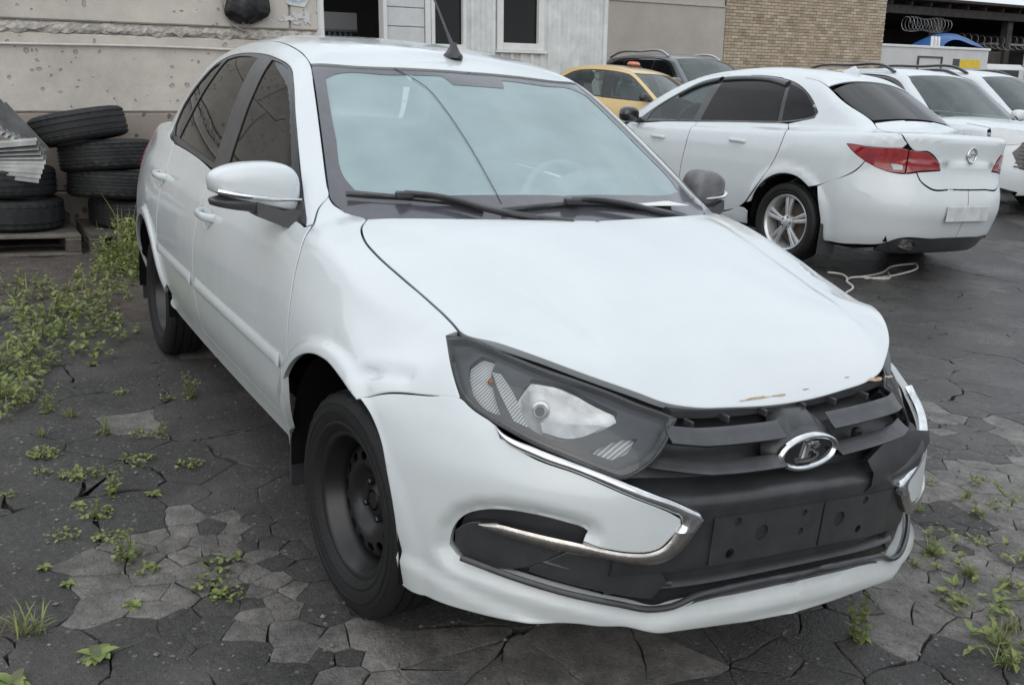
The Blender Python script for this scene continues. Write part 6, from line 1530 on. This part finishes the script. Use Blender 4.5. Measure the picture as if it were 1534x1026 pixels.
# ---------- the cars further off ----------
def crossover(name, label, loc, rz, paint, rails=None, face='dark', sc=1.0, res=.07):
    B = CrossoverBody(); BF, GF_ = B.F, B.green_F
    r = empty(name, loc, rz, label, 'car'); r.scale = (sc, sc, sc)
    ar = lambda xc, a, q=.395: (xc + q*math.cos(math.radians(a)), .93, .35 + q*math.sin(math.radians(a)))
    wse = [(-.52,.735,1.13),(-.68,.70,1.24),(-.85,.665,1.36),(-1.0,.635,1.46),(-1.11,.60,1.535)]
    seam = [(-1.4,.585,1.59),(-1.8,.58,1.62),(-2.4,.58,1.615),(-3.0,.575,1.585),(-3.3,.565,1.55)]
    win = [(-.66,.80,1.10),(-.82,.755,1.22),(-.98,.71,1.34),(-1.14,.66,1.44),(-1.35,.635,1.505),(-1.7,.62,1.54),(-2.3,.62,1.54),(-2.9,.625,1.50),(-3.12,.66,1.42),(-3.2,.71,1.30),(-3.0,.76,1.205),(-2.4,.80,1.165),(-1.6,.81,1.135),(-1.0,.81,1.115)]
    side = [(.50,.80,.80),(.45,.78,.93),(.1,.77,1.03),(-.36,.77,1.09)] + wse + seam + [(-3.45,.6,1.3),(-3.55,.66,1.1),(-3.57,.66,.7),(-3.55,.66,.4),(-3.3,.80,.28),(-3.09,.86,.30)] + [ar(-2.68,a) for a in (8,30,50,70,90,110,130,150,172)] + [(-2.2,.88,.30),(-.5,.88,.30)] + [ar(0,a) for a in (172,150,130,110,90,70,50,30,10)] + [(.52,.84,.42),(.54,.82,.6)]
    def pp(nm, ol, d, mt, pair=True, **k):
        q = dict(res=res, corner=44); q.update(k); a = panel(nm, q.pop('F', BF), ol, d, mt, r, **q)
        if pair: q = dict(res=res*1.5, corner=44); q.update(k); panel(nm, q.pop('F', BF), ol, d, mt, r, mirror=True, **q)
        return a
    pp('body_side', side, (.1,.8,.5), paint, holes=[win])
    pp('bonnet', sym([(-.16,0,1.06),(-.24,-.4,1.06),(-.36,-.755,1.08),(.1,-.755,1.02),(.45,-.76,.92),(.62,-.6,.94),(.75,-.3,.92),(.78,0,.92)]), (.25,0,1), paint, pair=False, res=.06)
    pp('front_bumper', sym([(.79,0,.91),(.76,-.3,.91),(.63,-.6,.93),(.46,-.77,.91),(.52,-.80,.80),(.55,-.82,.6),(.53,-.84,.42),(.50,-.84,.30),(.80,-.5,.24),(.85,0,.24)]), (1,0,.1), paint, pair=False, res=.05)
    pp('roof', sym([(-1.03,0,1.575),(-1.05,-.3,1.57),(-1.11,-.595,1.54)] + flipy(seam) + [(-3.42,-.3,1.55),(-3.44,0,1.555)]), (0,0,1), paint, pair=False)
    pp('windshield', sym([(-.20,0,1.07),(-.28,-.4,1.07),(-.48,-.725,1.10)] + flipy(wse)[1:] + [(-1.06,-.3,1.565),(-1.04,0,1.57)]), (.8,0,.7), M_CLEAR, pair=False, F=GF_, depth=0, offset=-.004, hip=False)
    pp('tailgate', sym([(-3.45,0,1.5),(-3.42,-.55,1.45),(-3.56,-.64,1.1),(-3.57,-.65,.7),(-3.57,-.6,.35),(-3.6,0,.35)]), (-1,0,.1), paint, pair=False)
    for g in ([(-.80,.78,1.135),(-.98,.735,1.25),(-1.16,.675,1.40),(-1.36,.65,1.48),(-1.62,.635,1.50),(-1.58,.80,1.15)], [(-1.72,.635,1.505),(-2.3,.63,1.51),(-2.55,.635,1.50),(-2.66,.78,1.20),(-1.68,.80,1.155)], [(-2.66,.64,1.49),(-2.88,.645,1.475),(-3.08,.675,1.40),(-3.13,.72,1.30),(-2.98,.75,1.225),(-2.76,.77,1.20)]):
        pp('side_window', g, (0,1,.3), M_TINT, F=GF_, gap=0, depth=.004, offset=-.002, hip=False)
    pp('window_frame', win, (0,1,.3), M_BLACKGLOSS, F=GF_, offset=-.012, hip=False, depth=0, gap=0)
    GRL = sym([(.87,0,.80),(.84,-.35,.80),(.72,-.60,.82),(.66,-.70,.70),(.72,-.62,.52),(.86,-.3,.46),(.88,0,.46)])
    g_ = pp('grille', GRL, (1,0,.05), M_BLACKGLOSS, pair=False, gap=0, depth=.02, offset=.006, res=.05)
    for mi in (-1, 1):
        for k in range(7):
            z = .50 + .045*k; P = []
            for t in np.linspace(0, 1, 6):
                y = mi*(.18 + .50*t*(1 - .02*k)); q = march(BF, np.array([[1.4, y, z + .05*t]]), np.array([-1.,0,0]), 1.2)[0]
                if not np.isnan(q[0]): P.append(q + np.array([.012,0,0]))
            b = MB(); b.tube(P, .008, 5); b.build('grille_bar', M_STEEL, g_, smooth=60)
        panel('headlight', BF, [(.75,.50,.915),(.62,.64,.932),(.46,.785,.93),(.50,.81,.82),(.56,.80,.76),(.70,.62,.79),(.77,.5,.82)], (.8,.6,.1), M_REFLRIB, r, res=.03, gap=0, depth=.01, offset=.008, mirror=mi < 0)
        if rails:
            b = MB(); b.tube(smooth_line([(-1.35,mi*.60,1.59),(-1.5,mi*.60,1.655),(-2.2,mi*.595,1.68),(-3.0,mi*.585,1.64),(-3.2,mi*.585,1.57)], .08, 80, False), .022, 8); b.build('roof_rail', rails, r, smooth=60)
        V, Fc = superell(20, 12, .75); X = V*np.array([.08,.11,.075]) + np.array([-.62, .98, 1.14]); X[:,1] *= mi
        m_ = empty('door_mirror'); m_.parent = r; mesh('mirror_housing', X, Fc if mi > 0 else [f[::-1] for f in Fc], paint, m_, smooth=True)
        b = MB(); b.box((-.60, mi*.87, 1.10), (.07,.14,.05), bev=.015); b.build('mirror_arm', M_BLACK, m_, smooth=50)
        for xc in (0,-2.68): alloy_wheel((xc, mi*.80, .35), mi, r, R=.35, Rr=.23)
    b = MB(); b.box((-1.4,0,.30),(3.6,1.5,.12)); b.build('underbody', M_VOID, r)
    for mi in (-1, 1): b = MB(); b.box((.44, mi*.68, .86), (.30,.20,.10), bev=.03); b.build('nose_corner', paint, r, smooth=50)
    cabin_bits(r, -.40, .12)
    return r
def gz(x, y): return float(gh(y))
crossover('parked_car', 'white crossover with a black patterned grille, nose on behind the four-door\'s boot', (-5.06,9.76,.30), -.13, M_WHITE2, rails=M_BLACKGLOSS)
crossover('parked_car', 'white crossover at the right edge, farther back beside the one with the patterned grille', (-5.6,12.2,.42), .02, M_WHITE2, rails=M_BLACKGLOSS)
crossover('parked_car', 'dark grey crossover with silver roof rails, parked behind the yellow taxi', (-11.6,11.57,.42), -.03, M_GREYPAINT, rails=M_ALLOY, sc=1.12)
def taxi():
    r = empty('taxi', (-9.77,9.08,.30), .30, 'yellow taxi with an orange roof lamp, beyond the four-door\'s bonnet', 'taxi')
    r.scale = (1.06,1.06,1.06); q = dict(res=.07, corner=44)
    def bt(nm, F, ol, d, mt, **k):
        for mi in (False, True): panel(nm, F, ol, d, mt, r, mirror=mi, **{**q, **k})
    Y_ = M_YELLOW
    panel('bonnet', SF, sym(HOOD), (.35,0,1), Y_, r, **q)
    bt('front_fender', SF, FENDER, (.25,-.78,.55), Y_); bt('front_door', SF, FDOOR, (0,-1,.2), Y_); bt('rear_door', SF, RDOOR, (0,-1,.2), Y_)
    bt('body_side', SF, SIDEF, (0,-.8,.6), Y_); bt('sill', SF, SILL, (0,-1,-.25), Y_)
    panel('roof', SF, sym(WTOP + SEAM[1:] + RTOP[1:]), (.05,0,1), Y_, r, **q); panel('boot_lid', SF, sym(TRUNK), (-.2,0,1), Y_, r, **q); panel('rear_bumper', SF, sym(REARB), (-1,0,.1), Y_, r, **q)
    panel('front_bumper', S.low_F, sym([(.76,0,.60),(.74,-.35,.60),(.68,-.52,.60),(.43,-.71,.69),(.2,-.835,.64),(.33,-.82,.49),(.36,-.79,.27),(.65,-.55,.25),(.75,0,.23)]), (1,0,.1), Y_, r, **q)
    panel('grille', S.low_F, sym([(.70,0,.67),(.66,-.33,.67),(.68,-.48,.61),(.76,0,.61)]), (1,0,.1), M_BLACK, r, res=.06)
    bt('headlight', S.low_F, HEAD, hd, M_REFLRIB, depth=.02)
    panel('windshield', S.green_F, WSO, wsd, M_CLEAR, r, res=.08, depth=0, offset=-.008, hip=False)
    bt('window_frame', S.green_F, WINDOW, (0,-1,.3), M_BLACK, offset=-.006, hip=False, holes=[GL_F, GL_R])
    for g in (GL_F, GL_R, GL_Q): bt('side_window', S.green_F, g, (0,-1,.3), M_FRONTGL, gap=0, depth=.006, offset=-.002, hip=False)
    panel('rear_window', S.green_F, sym(REARW), (-.6,0,.8), M_TINT, r, res=.08, hip=False)
    b = MB(); b.box((-1.45,0,1.51), (.13,.26,.08), bev=.036); b.build('roof_lamp', mat('lamp_orange', (.62,.20,.12), .4, nscale=9, namt=.2), r, smooth=60)
    b = MB(); b.box((-1.45,0,1.475),(.14,.30,.02)); b.build('lamp_base', M_BLACK, r)
    for sx in (0,-2.476):
        for sy in (-1,1): alloy_wheel((sx, sy*.71, .29), sy, r, R=.29, Rr=.18, W=.18)
    for sy in (-1,1):
        V, Fc = superell(18, 10, .8); X = V*np.array([.06,.10,.065]) + np.array([-.58,-.88,1.0]); X[:,1] *= -sy; m_ = empty('door_mirror'); m_.parent = r
        mesh('mirror_housing', X, Fc if sy > 0 else Fc, M_BLACK, m_, smooth=True)
    b = MB(); b.box((-1.3,0,.30),(3.2,1.4,.12)); b.build('underbody', M_VOID, r)
    cabin_bits(r, -.35, -.02)
taxi()
# =====================================================================
# pallets, tyres, sheet-metal strips
# =====================================================================
M_WOOD = mat('grey_wood', (.17,.15,.13), .9, nscale=9, namt=.5, bump=.5, bscale=60); M_WOOD2 = mat('dark_wood', (.10,.088,.078), .9, nscale=9, namt=.5, bump=.5, bscale=60)
def pallet(y0, label, grp):
    p = empty('pallet', (-5.38, y0+.6, .018), random.uniform(-.02,.02), label, 'pallet', grp)
    def bx(name, x0, x1, ya, yb, z0, z1, mt=M_WOOD): b = MB(); b.box(((x0+x1)/2,(ya+yb)/2,(z0+z1)/2),(x1-x0,yb-ya,z1-z0),bev=.004); return b.build(name, mt, p)
    for k in range(7): x = -.40 + k*.117; bx('deck_board', x, x+.098, -.6, .6, .122, .144, random.choice((M_WOOD,M_WOOD2)))
    for y in (-.6,-.05,.5):
        bx('stringer_board', -.40, .40, y, y+.10, .100, .121)
        for x in (-.40,-.06,.28): bx('pallet_block', x, x+.12, y+.001, y+.099, .022, .099, M_WOOD2)
    for x in (-.40,-.05,.30): bx('base_board', x, x+.10, -.6, .6, .0, .021)
    return p
pallet(-2.05, 'weathered grey pallet under the left pair of tyres', 'pallets along the wall'); pallet(-.80, 'weathered grey pallet under the taller tyre stack, half hidden by the white car', 'pallets along the wall')
def tread_tyre(name, loc, rot, label, R=.325, W=.215, Rr=.20, kind=0):
    """worn road tyre lying on its side: local z is the axle"""
    h = W/2; n = 96; rr = random.Random(name + label)
    half = [(Rr, h*.55),(Rr+.008,h*.78),(Rr+.035,h*.97),(R-.055,h*1.0),(R-.028,h*.95),(R-.014,h*.86),(R-.004,h*.76)]
    if kind == 0: gs = (.60,.22)
    elif kind == 1: gs = (.62,.36,.10)
    else: gs = (.5,)
    gro = []
    for g in gs: gro += [(R-.001,h*(g+.07)),(R-.009,h*(g+.05)),(R-.009,h*(g-.05)),(R-.001,h*(g-.07))]
    top = half + gro; prof = top + [(r,-z) for r, z in top[::-1]]; k = len(prof); V = []
    for i in range(n):
        a = 2*math.pi*i/n
        for j, (r, z) in enumerate(prof):
            q = r; ph = i + int(2*z/h*3)
            if r > R-.02 and abs(z) > h*.5 and (i + (1 if z > 0 else 0)) % 3 == 0: q -= .007
            elif kind and R-.003 < r and ph % 4 == 0: q -= .005
            V.append((q*math.cos(a), q*math.sin(a), z))
    Fc = [(i*k+j, ((i+1) % n)*k+j, ((i+1) % n)*k+j+1, i*k+j+1) for i in range(n) for j in range(k-1)]
    Fc = [f for f in Fc]
    o = mesh(name, V, Fc, M_OLDTYRE); auto_smooth(o, 30)
    o.location = loc; o.rotation_mode = 'ZYX'; o.rotation_euler = rot; tag(o, label, 'tyre', 'old tyres stacked on the pallets'); return o
M_OLDTYRE = mat('worn_rubber', (.016,.017,.019), .62, nscale=7, namt=.5, bump=.3, bscale=90)
PT = .163
tread_tyre('tyre', (-5.40,-1.24,PT+.110), (0,0,.2), 'lower worn tyre of the left pair, fine vertical tread', .335, .215, .20, 2)
tread_tyre('tyre', (-5.40,-1.27,PT+.325), (.02,-.03,.9), 'upper worn tyre of the left pair, smooth ribs, under the metal strips', .325, .205, .20, 0)
tread_tyre('tyre', (-5.43,-.42,PT+.102), (0,0,.5), 'bottom tyre of the taller stack, behind the tall weeds', .325, .20, .20, 1)
tread_tyre('tyre', (-5.40,-.555,PT+.305), (-.04,-.09,1.1), 'second tyre from the bottom of the taller stack', .33, .205, .20, 1)
tread_tyre('tyre', (-5.40,-.60,PT+.508), (.07,-.13,1.9), 'third tyre from the bottom of the taller stack, tilted up to the right', .33, .21, .20, 1)
tread_tyre('tyre', (-5.40,-.78,PT+.708), (.20,-.13,.3), 'topmost tyre of the taller stack, tilted and leaning on the wall side', .325, .21, .20, 0)
M_FIN = mat('zinc_strip', (.30,.31,.31), .4, metal=.6, nscale=7, namt=.4)
def strips(name, origin, items, label):
    r = empty(name, origin, 0, label, 'metal strips')
    for a, b_, w, tw in items:
        a, b_ = np.array(a), np.array(b_); d = (b_-a)/np.linalg.norm(b_-a); up = np.array([.55,0,.83]); sd = np.cross(up, d); sd /= np.linalg.norm(sd); u2 = np.cross(d, sd)
        s2 = sd*math.cos(tw) + u2*math.sin(tw); u3 = np.cross(d, s2); m_ = MB()
        m_.sweep([(-w,.0),(-w*.2,.012),(w*.6,.0),(w,.014),(w,.017),(w*.6,.003),(-w*.2,.015),(-w,.003)], [(a-np.array(origin), s2, u3), (b_-np.array(origin), s2, u3)]); m_.build('metal_strip', M_FIN, r)
    return r
O1 = (-5.2,-1.35,.60)
strips('metal_strips', O1, [((-5.22,-1.66,.60+.012*k),(-5.06 + .01*math.sin(k),-1.03 - .012*abs(k-4),.54+.030*k), .036, .5 - .08*k) for k in range(9)], 'fan of folded grey metal strips lying on the left pair of tyres')
O2 = (-5.3,-1.3,.85)
strips('metal_strips', O2, [((-5.36,-1.50+.030*k,1.13-.016*k),(-5.14,-1.30+.034*k,.84-.016*k), .034, .2) for k in range(9)], 'upright bundle of grey metal strips leaning above the fan of strips')
b = MB()
for P in ([(-2.80,4.44),(-2.92,4.66),(-3.10,4.80),(-3.16,5.02),(-3.05,5.22),(-3.20,5.42)], [(-3.16,5.02),(-3.22,5.35),(-3.36,5.75),(-3.30,5.90),(-3.16,5.72),(-3.10,5.35),(-3.12,5.04)], [(-3.12,4.84),(-3.26,4.92),(-3.34,4.86)]):
    b.tube([gpt(x, y, .018 + .012*math.sin(7*x+5*y)) for x, y in smooth_line([(a+.42, c-.50) for a, c in P], .04, 100, False)], .0075, 6)
tag(b.build('white_rope', mat('rope',(.62,.60,.56),.8,nscale=60,namt=.4), smooth=60), 'loose white rope lying on the wet ground by the white four-door', 'rope')
# =====================================================================
# weeds
# =====================================================================
def leaf_mat(name, c1, c2):
    m = mat(name, c1, .5, nscale=9, col2=c2); b = m.node_tree.nodes['Principled BSDF']
    b.inputs['Subsurface Weight'].default_value = 0; b.inputs['Transmission Weight'].default_value = 0
    nt = m.node_tree; tr = nt.nodes.new('ShaderNodeBsdfTranslucent'); tr.inputs[0].default_value = (*[c*1.2 for c in c1], 1); mx = nt.nodes.new('ShaderNodeMixShader'); mx.inputs[0].default_value = .25
    o = nt.nodes['Material Output']; nt.links.new(b.outputs[0], mx.inputs[1]); nt.links.new(tr.outputs[0], mx.inputs[2]); nt.links.new(mx.outputs[0], o.inputs[0]); return m
M_LEAF = leaf_mat('weed_leaf', (.28,.33,.10), (.16,.21,.065)); M_LEAF2 = leaf_mat('weed_leaf_dull', (.165,.185,.085), (.115,.125,.065)); M_DRY = leaf_mat('dry_leaf', (.24,.20,.10), (.15,.115,.06))
def leaf(mb, base, az, L, w, lift, curl, rng, mi=0, fold=.25, n=4):
    V = []; d = np.array([math.cos(az), math.sin(az), 0]); s = np.array([-d[1], d[0], 0]); p = np.array(base, float); el = lift
    for i in range(n+1):
        t = i/n; ww = w*math.sin(math.pi*min(1, .12 + .88*t**.85))**.8 if i < n else .0
        if i: p = p + (d*math.cos(el) + np.array([0,0,1])*math.sin(el))*L/n; el -= curl/n
        up = -d*math.sin(el) + np.array([0,0,1])*math.cos(el)
        V += [p - s*ww + up*ww*fold, p, p + s*ww + up*ww*fold]
    mb.add(V, [(i*3+j, i*3+j+1, (i+1)*3+j+1, (i+1)*3+j) for i in range(n) for j in range(2)], mi)
MATS = [M_LEAF, M_LEAF2, M_DRY]
def rosette(seed, n=13, L=.085, w=.022):
    r = random.Random(seed); b = MB()
    for i in range(n): leaf(b, (0,0,.006), i*2.4 + r.uniform(-.3,.3), L*r.uniform(.55,1.1), w*r.uniform(.7,1.1), r.uniform(.15,.75), r.uniform(.4,1.2), r, 0 if r.random() < .8 else 1)
    return b
def herb(seed, stems=5, H=.16, lw=.010):
    r = random.Random(seed); b = MB()
    for k in range(stems):
        a = r.uniform(0, 6.28); tilt = r.uniform(.05,.55); h = H*r.uniform(.5,1.1); bx, by = r.uniform(-.04,.04), r.uniform(-.04,.04)
        P = [np.array([bx + math.cos(a)*tilt*h*t*t, by + math.sin(a)*tilt*h*t*t, h*t]) for t in np.linspace(0,1,5)]
        b.tube(P, [.0022,.002,.0018,.0015,.001], 4, cap=False, mi=1)
        m_ = int(8 + h*60)
        for i in range(m_):
            t = (i+.5)/m_; q = P[0]*(1-t)*(1-t) + P[2]*2*t*(1-t) + P[4]*t*t
            leaf(b, q, r.uniform(0,6.28), r.uniform(.016,.034)*(1.2-.5*t), lw*r.uniform(.6,1.2)*(1.15-.5*t), r.uniform(-.2,.8), r.uniform(.2,1), r, r.choice((0,0,0,1)), n=2)
    return b
def tuft(seed, n=46, H=.11, dry=.15):
    r = random.Random(seed); b = MB()
    for i in range(n): leaf(b, (r.gauss(0,.018), r.gauss(0,.018), 0), r.uniform(0,6.28), H*r.uniform(.4,1.2), .0028, r.uniform(.7,1.5), r.uniform(.2,1.4), r, 2 if r.random() < dry else r.choice((0,1)), n=3)
    return b
def creeper(seed, n=34, R=.07):
    r = random.Random(seed); b = MB()
    for i in range(n):
        a = r.uniform(0,6.28); q = R*math.sqrt(r.random()); leaf(b, (q*math.cos(a), q*math.sin(a), .004 + .02*r.random()), r.uniform(0,6.28), r.uniform(.014,.030), r.uniform(.006,.012), r.uniform(.1,.9), r.uniform(.2,.9), r, r.choice((0,0,1,1,2) if i % 5 == 0 else (0,0,1)), n=2)
    return b
def proto(mb, name):
    o = mb.build(name, None, None, mats=MATS); o.data.polygons.foreach_set('use_smooth', np.ones(len(o.data.polygons), dtype=bool)); return o
PROTO = {k: [proto(f(100*j + s), nm) for s in range(v)] for j, (k, f, nm, v) in enumerate((('r', rosette, 'rosette_weed', 3), ('h', herb, 'leafy_weed', 4), ('t', tuft, 'grass_tuft', 3), ('c', creeper, 'creeping_weed', 4)))}
USED = set(); LAB = {'r': ('broad-leaved rosette weed growing from a crack in the asphalt', 'rosette weeds in the cracks'), 'h': ('small leafy weed standing in a crack in the asphalt', 'leafy weeds in the cracks'), 't': ('tuft of grass growing from a crack in the asphalt', 'grass tufts in the cracks'), 'c': ('low creeping weed spread along a crack in the asphalt', 'creeping weeds in the cracks')}
SITE = np.array([(a, c) for a, c, q in sites]); SRAD = [q for a, c, q in sites]
def to_crack(x, y):
    """slide a root to the nearest open crack"""
    o_ = np.argsort((SITE[:,0]-x)**2 + (SITE[:,1]-y)**2)[:5]; i = int(o_[0]); best = (x, y)
    for j in o_[1:]:
        j = int(j)
        if is_shut(i, j): continue
        ri, rj = SRAD[i], SRAD[j]; w = .5 + .12*(ri - rj)/(ri + rj)
        d = SITE[j] - SITE[i]; L = np.linalg.norm(d); d /= L; t = w*L - (np.array((x, y)) - SITE[i])@d; best = (x + d[0]*t, y + d[1]*t)
        if abs(t) < .16: return best
        return (x, y)
    return best
def plant(kind, x, y, sc=1.0, label=None, z=0):
    if not label: x, y = to_crack(x, y)
    ps_ = PROTO[kind]; p = random.choice(ps_)
    if p.name in USED: o = p.copy(); COL.objects.link(o)
    else: o = p; USED.add(p.name)
    o.location = gpt(x, y, z - .003); o.rotation_euler = (0, 0, random.uniform(0, 6.28)); o.scale = (sc*random.uniform(.9,1.1), sc*random.uniform(.9,1.1), sc*random.uniform(.9,1.1))
    l, g_ = LAB[kind]
    if label: tag(o, label, 'weed')
    else: tag(o, l, 'weed', g_)
    return o
HERB = [(-2.03,-1.39),(-2.32,-1.41),(-1.17,-1.26),(-.92,-1.22),(-1.16,-1.09),(-1.82,-1.06),(-1.73,-.81),(-.4,-1.21),(-.22,-1.06),(-.71,-1.42),(-.67,-1.38),(-1.09,-1.29),(-1.46,-1.16),(-1.35,-1.07),(-1.18,-.97),(-1.45,-.95),(-1.28,-1.39),(-.99,-1.39),(-.46,-1.25),(-.34,-1.02),(.13,1.46),(.23,1.49),(.14,1.73),(.26,1.2),(.49,1.14),(.47,.97),(.34,1.52),(.5,.83),(.68,.78),(.68,1.04),(.32,1.69),(-1.94,-.75),(-1.27,-1.36),(-1.76,-1.36),(-.69,-1.28),(-1.03,-1.48)]
for i, (x, y) in enumerate(HERB):
    k = 'h' if i % 3 == 0 and y < 0 else ('t' if y > 0 and i % 2 else 'c')
    plant(k, x, y, random.uniform(.4,.7) if k == 'h' else (random.uniform(.35,.55) if k == 't' else random.uniform(.45,.85) if y < 0 else random.uniform(.35,.7)))
    if i % 2 == 0 and y < 0: plant('c', x + random.uniform(-.07,.07), y + random.uniform(-.05,.05), random.uniform(.4,.8))
for x, y in [(-.37,-1.54),(-.19,-1.06),(-.51,-1.44),(-2.43,-1.09),(-.22,-1.26),(-1.91,-1.06),(-.39,-1.18),(-.85,-1.19),(-.84,-1.39)]: plant('r', x, y, random.uniform(.28,.45))
plant('r', -.03, -1.37, .62, 'largest pale green rosette weed, near the bottom left corner')
plant('r', .0, -1.545, .62, 'pale green rosette cut off by the bottom edge at the left corner')
for x, y in [(-1.58,-1.29),(-1.72,-1.25),(.70,.78),(.84,.65),(.81,.80),(.88,.55),(.60,.95),(-.27,-1.54)]: plant('t', x, y, random.uniform(.35,.6))
plant('t', -.19, -1.50, .75, 'dry-tipped grass tuft at the left edge near the bottom')
plant('h', .69, .36, .85, 'upright leafy weed alone in front of the bumper at the right')
# the thick growth between the pallets and the car: nobody could count its stems
def thicket(name, spots, label, seed):
    r = random.Random(seed); b = MB()
    for (x, y, rad, cnt, H) in spots:
        for i in range(cnt):
            a = r.uniform(0, 6.28); q = rad*math.sqrt(r.random()); px, py = x + q*math.cos(a), y + q*math.sin(a)*.7; h = H*r.uniform(.35,1.1)*(1-.5*(q/rad)**2)
            ta = r.uniform(0,6.28); P = [np.array([px + math.cos(ta)*.25*h*t*t, py + math.sin(ta)*.25*h*t*t, h*t + .01]) for t in (0,.5,1)]
            for j in range(int(4 + h*42)):
                t = r.random(); z = P[0]*(1-t)**2 + P[1]*2*t*(1-t) + P[2]*t*t
                leaf(b, z, r.uniform(0,6.28), r.uniform(.018,.042), r.uniform(.006,.013), r.uniform(-.3,1), r.uniform(.1,1), r, r.choice((0,0,0,1)), n=2)
            if r.random() < .5: leaf(b, P[0], r.uniform(0,6.28), h*r.uniform(.9,1.7), .004, r.uniform(1.1,1.5), r.uniform(.1,.9), r, r.choice((0,1,2)), n=3)
    o = b.build(name, None, None, mats=MATS); return tag(o, label, kind='stuff')
thicket('weed_thicket', [(-4.55,-.66,.24,100,.32),(-4.35,-.55,.22,60,.24),(-4.75,-.55,.15,30,.42),(-4.1,-.80,.30,50,.16),(-3.6,-.98,.34,64,.13),(-3.15,-1.12,.33,64,.11),(-2.75,-1.25,.28,44,.09),(-3.3,-1.42,.33,44,.10),(-3.9,-1.30,.3,40,.12),(-2.45,-1.38,.2,40,.12),(-2.1,-1.42,.2,20,.10),(-1.85,-1.44,.16,24,.10),(-4.25,-.38,.2,24,.16),(-2.9,-.95,.2,22,.07),(-2.5,-1.1,.16,12,.05)], 'thick band of yellow-green weeds between the pallets and the white car', 3)
thicket('crack_growth', [(.55,.95,.10,8,.018),(.72,.80,.12,11,.018),(.85,.62,.12,10,.018),(.30,1.40,.08,5,.018),(.80,.95,.12,8,.018),(.60,1.2,.08,4,.018),(.42,1.10,.07,4,.018),(.92,.72,.1,6,.018),(.55,1.45,.08,3,.018),(.2,1.65,.06,3,.018)], 'thin moss and seedlings filling the cracks at the lower right', 9)
